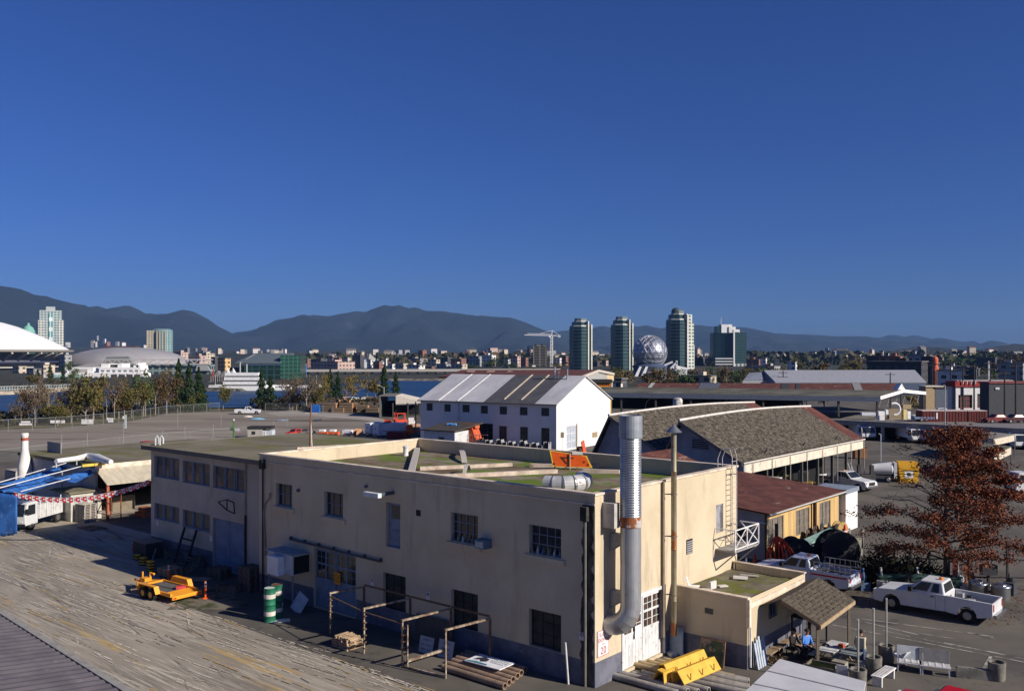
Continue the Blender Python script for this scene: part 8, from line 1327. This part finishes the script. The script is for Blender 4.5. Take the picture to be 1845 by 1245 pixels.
# ---- people ----
skin = flat((.42, .24, .16)); 
def person(lab, loc, rz, J, shirt, trou, hair, shoes=(.02, .02, .02), extra=None, sc=1.0):
    """J: joint name -> (x,y,z); one continuous skinned body"""
    t = thing('person', lab, 'person', loc, rz); t.scale = (sc,)*3; names = list(J); co = [V(J[n]) for n in names]; ix = {n: i for i, n in enumerate(names)}
    ed = [('pelvis', 'waist'), ('waist', 'chest'), ('chest', 'neck'), ('neck', 'jaw'), ('jaw', 'head'), ('head', 'crown')]
    for s_ in 'LR': ed += [('chest', 'sh'+s_), ('sh'+s_, 'el'+s_), ('el'+s_, 'wr'+s_), ('wr'+s_, 'ha'+s_), ('ha'+s_, 'fi'+s_), ('ha'+s_, 'th'+s_), ('ha'+s_, 'f2'+s_), ('ha'+s_, 'f3'+s_), ('ha'+s_, 'f4'+s_), ('pelvis', 'hi'+s_), ('hi'+s_, 'kn'+s_), ('kn'+s_, 'an'+s_), ('an'+s_, 'to'+s_)]
    rad = dict(pelvis=.15, waist=.13, chest=.155, neck=.055, jaw=.065, head=.095, crown=.06)
    for s_ in 'LR': rad.update({'sh'+s_: .075, 'el'+s_: .05, 'wr'+s_: .035, 'ha'+s_: .035, 'fi'+s_: .011, 'f2'+s_: .011, 'f3'+s_: .011, 'f4'+s_: .010, 'th'+s_: .012, 'hi'+s_: .105, 'kn'+s_: .065, 'an'+s_: .048, 'to'+s_: .04})
    me = bpy.data.meshes.new('body_cage'); me.from_pydata([tuple(c) for c in co], [(ix[a], ix[b_]) for a, b_ in ed], []); ob = bpy.data.objects.new('body', me); COL.objects.link(ob)
    ob.modifiers.new('skin', 'SKIN'); sv = me.skin_vertices[0].data
    for n_, i in ix.items(): sv[i].radius = (rad[n_]*(1.15 if n_ in ('chest', 'waist', 'pelvis') else 1), rad[n_]*(.85 if n_ in ('chest', 'waist', 'pelvis') else 1)); sv[i].use_root = n_ == 'pelvis'
    sb = ob.modifiers.new('smooth', 'SUBSURF'); sb.levels = sb.render_levels = 2
    dg_ = bpy.context.evaluated_depsgraph_get(); new = bpy.data.meshes.new_from_object(ob.evaluated_get(dg_)); bpy.data.objects.remove(ob)
    new.materials.clear()
    for m_ in (skin, flat(shirt, .9), flat(trou, .9), flat(shoes)): new.materials.append(m_)
    grp = {0: ['neck', 'jaw', 'head', 'crown']+[a+s_ for a in ('ha', 'fi', 'th', 'f2', 'f3', 'f4', 'wr') for s_ in 'LR'], 1: ['waist', 'chest']+[a+s_ for a in ('sh', 'el') for s_ in 'LR'], 2: ['pelvis']+[a+s_ for a in ('hi', 'kn', 'an') for s_ in 'LR'], 3: ['toL', 'toR']}
    gi_ = {n_: g for g, l in grp.items() for n_ in l}; seg = [(J[a], J[b_], a, b_) for a, b_ in ed]
    for p_ in new.polygons:
        best = None
        for a, b_, na, nb in seg:
            A, B = V(a), V(b_); L2 = (B-A).length_squared; u = max(0, min(1, (p_.center-A).dot(B-A)/L2)) if L2 else 0; d2 = (A.lerp(B, u)-p_.center).length/(rad[na]*(1-u)+rad[nb]*u)
            if best is None or d2 < best[0]: best = (d2, na if u < (.78 if nb[:2] == 'wr' else .5) else nb)
        p_.material_index = gi_[best[1]]; p_.use_smooth = True
    ob = bpy.data.objects.new('body', new); link(ob, t)
    hd, cr = V(J['head']), V(J['crown']); up = (cr-hd).normalized(); fwd = V(J.get('look', (0, -1, 0)))if False else V((0, -1, 0))
    c = hd+up*.03; s = MB(); s.M = Matrix.Translation(c+V((0, .018, .012))); s.lathe([(.001, -.06), (.09, -.05), (.108, 0), (.10, .055), (.06, .095), (.001, .11)], n=14); s.build('hair', flat(hair, .9), t, smooth=True)
    for sx in (-1, 1): MB().box(c.x+sx*.035-.012, c.x+sx*.035+.012, c.y-.105, c.y-.095, c.z-.02, c.z-.008).build('eye', black, t); MB().box(c.x+sx*.1-.012, c.x+sx*.1+.012, c.y-.02, c.y+.02, c.z-.05, c.z).build('ear', skin, t)
    MB().ext([(c.x-.014, c.y-.095, c.z-.05), (c.x+.014, c.y-.095, c.z-.05), (c.x, c.y-.09, c.z-.01)], (0, -.03, 0)).build('nose', skin, t); MB().box(c.x-.025, c.x+.025, c.y-.1, c.y-.092, c.z-.078, c.z-.07).build('mouth', flat((.25, .08, .07)), t)
    return t
def hand(J, s_, sx, h, d):      # fingers fan along direction d from the palm h
    J['ha'+s_] = h; h = V(h); d = V(d).normalized(); side = d.cross(V((0, 0, 1))); side = side.normalized() if side.length > .1 else V((1, 0, 0))
    for k, (n_, o_, l) in enumerate((('fi', -.03, .085), ('f2', -.01, .095), ('f3', .012, .09), ('f4', .034, .07))): J[n_+s_] = tuple(h+side*o_+d*l+V((0, 0, -.02)))
    J['th'+s_] = tuple(h+side*(-.05*sx)+d*.035)
def seated():
    J = dict(pelvis=(0, 0, .52), waist=(0, .01, .68), chest=(0, -.03, .92), neck=(0, -.05, 1.10), jaw=(0, -.09, 1.16), head=(0, -.10, 1.25), crown=(0, -.09, 1.33))
    for s_, sx in (('L', 1), ('R', -1)):
        J.update({'sh'+s_: (sx*.19, -.03, 1.0), 'el'+s_: (sx*.25, -.12, .74), 'wr'+s_: (sx*.13, -.36, .70), 'hi'+s_: (sx*.1, -.04, .50), 'kn'+s_: (sx*.13, -.45, .52), 'an'+s_: (sx*.13, -.42, .09), 'to'+s_: (sx*.14, -.58, .05)}); hand(J, s_, sx, (sx*.07, -.41, .69), (-sx*.4, -1, -.1))
    return J
def standing():
    J = dict(pelvis=(0, 0, .95), waist=(0, .0, 1.10), chest=(0, .0, 1.32), neck=(0, -.03, 1.49), jaw=(0, -.07, 1.54), head=(0, -.08, 1.63), crown=(0, -.06, 1.70))
    for s_, sx in (('L', 1), ('R', -1)):
        J.update({'sh'+s_: (sx*.19, 0, 1.41), 'el'+s_: (sx*.25, .02, 1.12), 'wr'+s_: (sx*.22, -.18, .93), 'hi'+s_: (sx*.1, 0, .90), 'kn'+s_: (sx*.11, -.02+.05*(sx > 0), .5), 'an'+s_: (sx*.12, .04*sx, .09), 'to'+s_: (sx*.14, -.14+.04*sx, .05)}); hand(J, s_, sx, (sx*.19, -.25, .90), (-sx*.2, -1, -.3))
    return J
pb = G(1452, 1183); ps = o+nv*(wsh*1.3)+dv*.9
person('person in a bright blue jacket sitting on the shelter bench', V((pb.x, pb.y, -.05)), R(20), seated(), (.09, .25, .68), (.02, .02, .03), (.03, .02, .015))
st2 = thing('plastic_stool', 'low dark seat under the person in blue', 'stool', (pb.x, pb.y, 0), R(20)); MB().box(-.25, .25, -.25, .25, .34, .39).build('seat', darkw, st2)
for x in (-.2, .2):
    for y in (-.2, .2): MB().beam((x, y, 0), (x*.9, y*.9, .34), .04, .04).build('leg', darkw, st2)
pc = G(1428, 1182); person('person in dark clothes sitting in the shade left of the blue jacket', V((pc.x, pc.y, -.05)), R(35), seated(), (.03, .028, .03), (.02, .02, .022), (.05, .03, .02)); st3 = dup(st2, (pc.x, pc.y, 0), R(35), 'low dark seat under the person in dark clothes')
pp = G(1551, 1203); t = person('person in blue jeans with a beige vest standing between the planters', pp, R(150), standing(), (.07, .06, .06), (.05, .10, .24), (.03, .022, .018), sc=.97)
s = MB(); s.M = Matrix.Translation((0, .03, 0)); s.prism([(-.2, -.16), (.2, -.16), (.24, 0), (.2, .17), (-.2, .17), (-.24, 0)], .93, 1.46); s.build('vest', flat((.46, .42, .31), .9), t, bev=.03)
# picnic tables
def ptable(lab, loc, rz, L=1.7, col=(.55, .56, .57), group='outdoor tables by the shelter'):
    t = thing('picnic_table', lab, 'table', loc, rz, group); c = mat('table_top_%d' % (col[0]*100), col, .7, tuple(x*.7 for x in col), 2)
    for k in range(3): MB().box(-L/2, L/2, -.40+k*.27, -.145+k*.27, .71, .75).build('top_board', c, t)
    for y in (-.75, .52): MB().box(-L/2, L/2, y, y+.25, .42, .46).build('bench_board', flat((.33, .37, .37)), t)
    for x in (-L/2+.25, L/2-.25): MB().beam((x, -.7, 0), (x, -.1, .71), .07, .05).build('leg', wood, t); MB().beam((x, .7, 0), (x, .1, .71), .07, .05).build('leg', wood, t); MB().beam((x, -.75, .40), (x, .75, .40), .06, .06).build('cross_bar', wood, t)
    return t
tb = ptable('white topped picnic table in front of the shelter', G(1500, 1193), MF.a+R(90), 1.8, (.62, .62, .62)); tbl = tb.location
for k, (dx, dy, c, l_) in enumerate(((-.3, .05, (.05, .05, .05), 'dark tray lying on the white picnic table'), (.35, -.15, (.5, .1, .05), 'small red carton on the white picnic table'))): s = MB(); s.box(-.12, .14, -.1, .1, 0, .06+.06*k); s.box(-.1, .1, -.08, .08, .061+.06*k, .08+.07*k); tag(s.build('table_item', flat(c), loc=tbl+V((dx, dy, .752)), rz=.4), l_, 'item')
ptable('grey picnic bench set right of the white topped table', G(1530, 1205)+V((.25, .2, 0)), MF.a+R(90), 1.3, (.22, .26, .26))
# planters with posts
cc = mat('planter_concrete', (.22, .21, .18), .9, (.13, .125, .11), 2.5, bump=.3, bsc=12); soil = flat((.04, .035, .02), .95)
for i, (px, y0, yt_, ypost, lab) in enumerate(((1546, 1238, 1192, 1117, 'front concrete planter holding a thin steel post'), (1574, 1214, 1180, 1097, 'middle concrete planter holding a thin steel post'), (1597, 1192, 1162, 1079, 'rear concrete planter holding the tallest steel post'), (1796, 1224, 1200, 0, 'round concrete planter at the right edge without a post'))):
    p = G(px, y0); t = thing('concrete_planter', lab, 'planter', p, 0, 'round concrete planters'); h_ = .78; MB().lathe([(.30, 0), (.33, .05), (.36, h_), (.29, h_), (.28, h_-.12)], n=22).build('pot', cc, t, smooth=True); MB().lathe([(.285, h_-.14), (.28, h_-.10)], n=18).build('soil', soil, t)
    if ypost: zt = ZH(ypost, p.y); q = thing('steel_post', 'thin grey steel post standing in the '+('front', 'middle', 'rear')[i]+' concrete planter', 'post', p+V((0, 0, h_-.1)), 0, 'steel posts in the planters'); MB().tube([(0, 0, 0), (.0, 0, zt-h_+.1)], .045, 8).build('shaft', flat((.34, .35, .33), .6), q); MB().lathe([(.05, 0), (.05, .04)], (0, 0, zt-h_+.1), 8).build('cap', flat((.4, .4, .4)), q)
p = G(1483, 1222); t = thing('grass_planter', 'square wooden planter box with green grass by the tables', 'planter', p, MF.a+R(6))
for a in ((-.65, .65, -.42, -.36), (-.65, .65, .36, .42), (-.65, -.59, -.36, .36), (.59, .65, -.36, .36)): MB().box(*a, 0, .62).build('side_board', flat((.20, .17, .13)), t)
MB().box(-.58, .58, -.35, .35, .3, .5).build('soil', soil, t); s = MB()
for k in range(700): q = V((rnd(-.56, .56), rnd(-.33, .33), .5)); d = V((rnd(-.05, .05), rnd(-.05, .05), rnd(.06, .16))); s.face([q, q+V((.012, 0, 0)), q+d])
s.build('grass', leafm('planter_grass', [(.06, .11, .02), (.12, .16, .03), (.04, .08, .02)]), t)
MB().box(-.3, .3, -.2, .2, 0, .6).build('side_bin', flat((.30, .28, .22)), thing('wooden_bin', 'small pale wooden bin at the corner of the grass planter', 'bin', G(1513, 1215), MF.a))
# plastic chairs and seats
def chair(lab, loc, rz, col, tipped=0):
    t = thing('plastic_chair', lab, 'chair', loc, rz, 'plastic chairs and seats'); t.rotation_euler = (tipped, 0, rz); c = flat(col, .5)
    MB().box(-.25, .25, -.25, .25, .40, .44).build('seat', c, t, bev=.01); o_ = MB().ext([(-.25, .24, .44), (.25, .24, .44), (.23, .34, .88), (-.23, .34, .88)], (0, .03, 0)).build('backrest', c, t, bev=.01)
    for k in range(4): MB().ext([(-.17+k*.1, .225, .5), (-.13+k*.1, .225, .5), (-.13+k*.09, .31, .82), (-.17+k*.1, .31, .82)], (0, .012, 0)).build('back_slot', darkw, o_)
    for x in (-.22, .22):
        for y in (-.22, .22): MB().beam((x, y, 0), (x*.95, y, .40), .04, .04).build('leg', c, t)
        MB().beam((x*1.1, -.2, .62), (x*1.1, .28, .64), .04, .03).build('armrest', c, t); MB().beam((x*1.1, -.2, .42), (x*1.1, -.2, .62), .04, .04).build('arm_post', c, t)
    return t
chair('white plastic chair tilted beside the rear planter', G(1618, 1196), R(210), (.66, .66, .66), R(-18))
for i, (px, py, lab, c) in enumerate(((1640, 1208, 'left grey slatted seat of the row behind the red car', (.42, .45, .48)), (1684, 1214, 'right dark seat of the row behind the red car', (.16, .16, .16)))):
    t = thing('slatted_chair', lab, 'seat', G(px, py), MF.a+R(18), 'slatted seats behind the red car'); w = .55 if i == 0 else .62; MB().box(-w, w, -.3, .35, .36, .42).build('seat', flat((.5, .5, .5)), t, bev=.01); MB().ext([(-w, .3, .42), (w, .3, .42), (w, .5, .95), (-w, .5, .95)], (0, .05, 0)).build('backrest', flat(c), t, bev=.01)
    for x in (-w+.05, w-.05): MB().beam((x, -.25, 0), (x, -.25, .9 if i == 0 else .4), .05, .05).build('leg', flat((.62, .62, .62)), t); MB().beam((x, .35, 0), (x, .35, .4), .05, .05).build('leg', flat((.62, .62, .62)), t)
    for k in range(4): MB().box(-w+.1+k*w*.45, -w+.16+k*w*.45, -.25, .3, .421, .435).build('slat', flat((.65, .65, .65)), t)
t = thing('white_bench', 'white slatted bench with rounded ends before the planters', 'bench', G(1592, 1228), MF.a+R(88)); wb_ = flat((.66, .66, .66), .5)
MB().box(-.85, .85, -.24, .24, .40, .46).build('seat', wb_, t, bev=.02)
for k in range(3): MB().box(-.65, .65, -.14+k*.12, -.10+k*.12, .461, .467).build('seat_slot', flat((.35, .33, .28)), t)
for x in (-.7, .7): MB().box(x-.05, x+.05, -.2, .2, 0, .4).build('leg', wb_, t)
chair('small white chair half hidden beside the front planter', G(1517, 1230), R(160), (.6, .6, .6))
s = MB(); s.box(-.75, .75, -.12, .12, 0, .42); s.box(-.7, .7, -.1, .1, .421, .46); tag(s.build('concrete_slab', cc, loc=G(1757, 1222), rz=MF.a+R(22)), 'grey concrete slab block left of the right hand planter', 'slab')
car('bright red car whose roof and hood show at the bottom edge', G(1716, 1312), MF.a-R(2), mat('car_red', (.50, .008, .015), .3, (.42, .006, .012), 1, spec=.6))
# near white canopy
zq = 3.4; P = [G(1405, 1191, zq), G(1560, 1232, zq), G(1540, 1330, zq), G(1300, 1290, zq)]; c = sum(P, V())/4; c.z = 0; t = thing('white_canopy', 'near plain white canopy roof at the bottom edge', 'canopy', c); s = MB(); s.ext([q-c for q in P], (0, 0, .09)); s.build('roof', mat('canopy_sheet', (.56, .56, .57), .6, (.48, .48, .50), .6), t)
for k in (.25, .5, .75): a_, b_ = (P[0]-c).lerp(P[3]-c, k), (P[1]-c).lerp(P[2]-c, k); MB().beam(a_+V((0, 0, .10)), b_+V((0, 0, .10)), .05, .03).build('roof_seam', flat((.40, .40, .40)), t)
for q in P: MB().beam(V((q.x-c.x, q.y-c.y, 0))*.96, (q-c)*.98, .1, .1).build('post', flat((.3, .3, .3)), t)
# leaning blue white boards against annex
for k in range(5): x = AX+.25; s = MB(); s.box(-.08, .08, -.02, .02, 0, 1.15+.1*(k % 3)); o_ = s.build('leaning_board', flat((.42, .48, .56)), loc=MF.w(AX+.4, 6.6+k*.22), rz=MF.a+R(90)); o_.rotation_euler = (R(-10), 0, MF.a+R(90)); tag(o_, 'narrow pale blue board leaning on the sunny side of the annex', 'board', 'pale boards leaning on the annex')
s = MB()
for k in range(260): leafq(s, V((rnd(-.8, .8), rnd(-.5, .5), rnd(0, .3))), .07)
tag(s.build('dry_weeds', LM['rusty'], loc=G(1380, 1190)), 'clump of dry weeds and litter at the annex corner', 'weeds', kind='stuff')
for wi, c0 in ((3, 1), (4, 5)):
    r = wins[wi]
    for k in range(6): x = r[0]+.12+(r[1]-r[0]-.25)*k/5; tag(MB().lathe([(.05, 0), (.055, .16+.04*(k % 3)), (.02, .24+.05*(k % 2)), (.02, .3+.05*(k % 2))], n=8).build('bottle', flat(((.42, .45, .47), (.10, .13, .2), (.25, .22, .18))[(k+c0) % 3], .4), loc=MF.w(x, .09, r[2]+.0+(.5 if k % 3 == 2 else .0)*0)), 'small bottle standing on the ledge of '+('the third' if wi == 3 else 'the last')+' upper window', 'bottle', 'bottles in the upper windows')
# ---- junk yard between timber shed and pickups ----
hose = flat((.62, .06, .02)); dkr = flat((.03, .03, .035), .7)
reel('big black cable reel standing behind the service pickup', G(1508, 1030), 1.35, 1.1, R(10), dkr, flat((.02, .02, .02))); reel('smaller black cable reel left of the big one', G(1432, 1022), 1.0, 1.0, R(20), dkr, flat((.02, .02, .02)))
for i, (px, py, r_, rz_, c, lab) in enumerate(((1462, 985, .62, 60, (.10, .07, .05), 'first of the brown hose reels by the timber wall'), (1474, 980, .66, 60, (.07, .055, .05), 'second of the brown hose reels by the timber wall'), (1487, 976, .7, 60, (.03, .035, .045), 'dark blue black hose reel in the row'), (1500, 972, .62, 60, (.035, .03, .03), 'black hose reel at the end of the row'), (1513, 967, .6, 30, (.40, .27, .10), 'tan wooden reel beside the orange cone'))): reel(lab, G(px, py), r_, .6, R(rz_), flat(c), dkr)
def cone(p, lab, s_=1): t = thing('traffic_cone', lab, 'cone', p, 0, 'orange traffic cones'); t.scale = (s_,)*3; MB().lathe([(.19, .04), (.04, .75), (.03, .76)], n=14).build('cone', flat((.75, .09, .03), .5), t, smooth=True); MB().box(-.24, .24, -.24, .24, 0, .04).build('base', flat((.6, .07, .02)), t)
cone(G(1523, 968), 'orange cone right of the tan wooden reel', 1.3); cone(G(1501, 974)+V((.2, -.6, 0)), 'orange cone in front of the black hose reel', 1.2); cone(G(1360, 1018), 'small orange cone in the shade by the timber shed')
t = thing('orange_hose_heap', 'orange hose draped over a dark post before the timber shed', 'hose', G(1399, 1026)); MB().beam((0, 0, 0), (0, 0, 3.0), .18, .18).build('post', flat((.06, .05, .045)), t)
for k in range(7): a = -.6+k*.22; MB().tube([(0, -.12, 2.2), (a*.5, -.25, 2.0), (a*1.1, -.3, 1.2), (a*1.25, -.3, .35+.12*k % .5)], .06, 7).build('hose_loop', hose, t, smooth=True)
MB().tube([(.5, -.2, 1.9), (1.0, -.2, 1.2), (1.35, -.2, .7)], .06, 7).build('hose_loop', hose, t)
t = thing('green_ramp', 'long pale green metal ramp lying over the junk', 'ramp', G(1440, 1012)); q0, q1 = V((-.4, 0, .9)), V((4.0, 4.5, 1.3)); s = MB(); dq = (q1-q0).normalized(); nq = V((dq.y, -dq.x, 0))*.45
MB().ext([q0-nq, q1-nq, q1+nq, q0+nq], (0, 0, .08)).build('deck', flat((.26, .42, .38)), t); MB().ext([q0+nq*1.9, q1+nq*1.9, q1+nq*2.1, q0+nq*2.1], (0, 0, .1)).build('side_rail', flat((.6, .66, .64)), t)
for q in (q0, q1): MB().beam(V((q.x, q.y, 0)), q, .15, .15).build('leg', dkr, t)
s = MB(); s.box(-.6, .6, -.1, .1, 0, 1.3); s.box(-.5, .5, -.14, -.101, .1, 1.2); tag(s.build('dark_sheet', dkr, loc=G(1458, 1020), rz=R(20)), 'dark sheet standing in front of the green ramp', 'sheet')
t = thing('white_frame_stand', 'pale two armed stand beside the oak branches', 'stand', G(1543, 1000)); 
for x in (-.35, .35): MB().beam((x, 0, 0), (x*1.4, 0, 1.9), .12, .1).build('upright', flat((.35, .34, .3)), t)
MB().box(-.45, .45, -.05, .05, .5, 1.2).build('plate', flat((.32, .31, .26)), t)
t = thing('white_cable_drum', 'white faced oval drum with dark red rim behind the oak trunk', 'drum', G(1722, 1062), R(62)); MB().tube([(0, -.12, 1.0), (0, .12, 1.0)], [1.02, 1.02], 24).build('rim', flat((.22, .05, .04)), t); MB().tube([(0, .121, 1.0), (0, .15, 1.0)], .86, 24).build('face', flat((.55, .52, .48)), t); MB().tube([(0, -.121, 1.0), (0, -.15, 1.0)], .86, 24).build('face', flat((.55, .52, .48)), t)
for i, (px, py, lab) in enumerate(((1762, 1072, 'left of two shiny round steel bins at the fence'), (1803, 1078, 'right of two shiny round steel bins at the fence'))): t = thing('steel_bin', lab, 'bin', G(px, py), 0, 'shiny round steel bins'); MB().lathe([(.5, 0), (.52, .7), (.56, .72), (.54, .78), (.2, .82)], n=20).build('body', flat((.42, .44, .46), .3, .9), t, smooth=True); MB().lathe([(.3, .8), (.3, .86), (.05, .88)], n=12).build('lid', flat((.3, .3, .32), .3, .9), t)
t = thing('rail_fence', 'dark steel rail fence running behind the pickups', 'fence', G(1640, 1058)); A_ = V((0, 0, 0)); B_ = G(1850, 1062)-t.location; nps = 6
for k in range(nps+1): q = A_.lerp(B_, k/nps); MB().beam(q, q+V((0, 0, 2.1+.5*(k % 2))), .1, .1).build('post', flat((.03, .028, .028)), t)
for z in (.7, 1.75): MB().beam(A_+V((0, 0, z)), B_+V((0, 0, z)), .07, .07).build('rail', flat((.03, .028, .028)), t)
t = thing('green_bench_box', 'long dark green box bench behind the big pickup', 'box', G(1665, 1066), R(-4)); MB().box(-2.6, 2.0, -.3, .3, 0, .9).build('body', flat((.02, .05, .04)), t); MB().box(-2.7, 2.1, -.35, .35, .901, .96).build('lid', flat((.04, .09, .08)), t)
s = MB(); s.box(-.45, .45, -.2, .2, .9, 1.5); s.box(-.05, .05, -.05, .05, 0, .9); tag(s.build('dark_sign_box', dkr, loc=G(1781, 1062)), 'black box on a short pole above the steel bins', 'box')
gj = 'scrap parts behind the pickups'; random.seed(23)
JL = [(1548, 1046, 'dark'), (1556, 1062, 'blue'), (1573, 1054, 'yellow brown'), (1590, 1066, 'pale'), (1640, 1070, 'black'), (1655, 1062, 'silver'), (1735, 1068, 'silver white'), (1744, 1060, 'rusty'), (1600, 1045, 'olive'), (1820, 1070, 'black grey'), (1415, 1035, 'blue black'), (1385, 1040, 'brown red'), (1350, 1040, 'white grey'), (1395, 1012, 'dark rusty'), (1462, 1040, 'teal'), (1490, 1048, 'steel blue')]
JC = {'dark': (.03, .03, .03), 'blue': (.08, .14, .25), 'yellow brown': (.14, .10, .03), 'pale': (.35, .35, .33), 'black': (.02, .02, .02), 'silver': (.4, .42, .44), 'silver white': (.55, .55, .55), 'rusty': (.2, .08, .04), 'olive': (.08, .08, .03), 'black grey': (.05, .05, .06), 'blue black': (.02, .03, .05), 'brown red': (.16, .05, .03), 'white grey': (.45, .45, .45), 'dark rusty': (.1, .04, .02), 'teal': (.03, .12, .12), 'steel blue': (.10, .16, .26)}
for px, py, cn in JL:
    t = thing('scrap_unit', cn+' scrap unit of boxes and pipes in the shade behind the pickups', 'scrap', G(px, py), rnd(0, 3), gj); c = JC[cn]; w = rnd(.3, .6)
    MB().box(-w, w, -.3, .3, 0, rnd(.4, .8)).build('box', flat(c), t, bev=.03); MB().tube([(rnd(-.3, .3), 0, .3), (rnd(-.3, .3), .1, rnd(1.0, 1.7))], .06, 7).build('pipe', flat(tuple(min(.7, x*1.6) for x in c)), t); MB().lathe([(.2, .4), (.25, .6), (.2, .95)], (w*.6, 0, 0), 10).build('canister', flat(tuple(x*.7 for x in c)), t)
# chair frames stacked on the annex edge (white wire chairs)
for k in range(3):
    t = thing('wire_chair', 'white wire chair frame leaning on the far annex parapet', 'chair', MF.w(AX+.6, 11.0+k*.45, 1.6), MF.a+k*.3, 'white wire chairs at the annex edge'); c = flat((.62, .60, .56))
    for x in (-.3, .3): MB().beam((x, 0, 0), (x, .3, 1.1), .035, .035).build('frame_tube', c, t); MB().beam((x, 0, .4), (x, -.4, .5), .035, .035).build('frame_tube', c, t)
    for j in range(3): MB().beam((-.3, .1*j, .3+.35*j), (.3, .1*j, .3+.35*j), .03, .03).build('cross_tube', c, t)
t = thing('trailer_rack', 'dark rack carrying the white wire chairs beyond the annex', 'rack', MF.w(AX+.7, 11.4), MF.a); MB().box(-.5, .5, -.9, 1.2, 1.45, 1.55).build('shelf', dkr, t)
for x in (-.45, .45):
    for y in (-.85, 1.15): MB().beam((x, y, 0), (x, y, 1.45), .08, .08).build('leg', dkr, t)
# vehicles inside the open shed bays
pickup('parked_pickup', 'white pickup with red line parked inside the open shed bay', MF.w(-13.0, 64), MF.a+R(165), stripe=True, load=False)
boxtruck('white_truck', 'white truck nose showing between the first shed posts', MF.w(-15.6, 50), MF.a+R(100), 5, 2.1, 2.2, group=None)
t = thing('small_digger', 'dark yellow small digger in the middle shed bay', 'digger', MF.w(-15, 57.5), MF.a+R(20)); MB().box(-1.2, 1.0, -.6, .6, .4, 1.3).build('body', flat((.30, .18, .03)), t, bev=.08); MB().box(-.4, .6, -.5, .5, 1.3, 2.3).build('cab', darkw, t, bev=.05); MB().tube([(-1.1, 0, 1.2), (-2.0, 0, 2.3), (-2.8, 0, 1.2)], .13, 8).build('arm', flat((.30, .18, .03)), t)
for x in (-.8, .7): wheel(t, x, -.62, .4, .22); wheel(t, x, .62, .4, .22)
# ---------------- haze ----------------
def make_haze():
    s = MB(); s.box(-9500, 9500, -30, 9800, -1.5, 440); m = bpy.data.materials.new('haze_air'); m.use_nodes = True; nt = m.node_tree
    nt.nodes.remove(nt.nodes['Principled BSDF']); v = nt.nodes.new('ShaderNodeVolumePrincipled'); v.inputs['Color'].default_value = (.26, .52, 1, 1)
    v.inputs['Density'].default_value = .000042; v.inputs['Anisotropy'].default_value = 0
    nt.links.new(v.outputs[0], nt.nodes['Material Output'].inputs['Volume']); o = s.build('haze', m); o['kind'] = 'stuff'
make_haze()
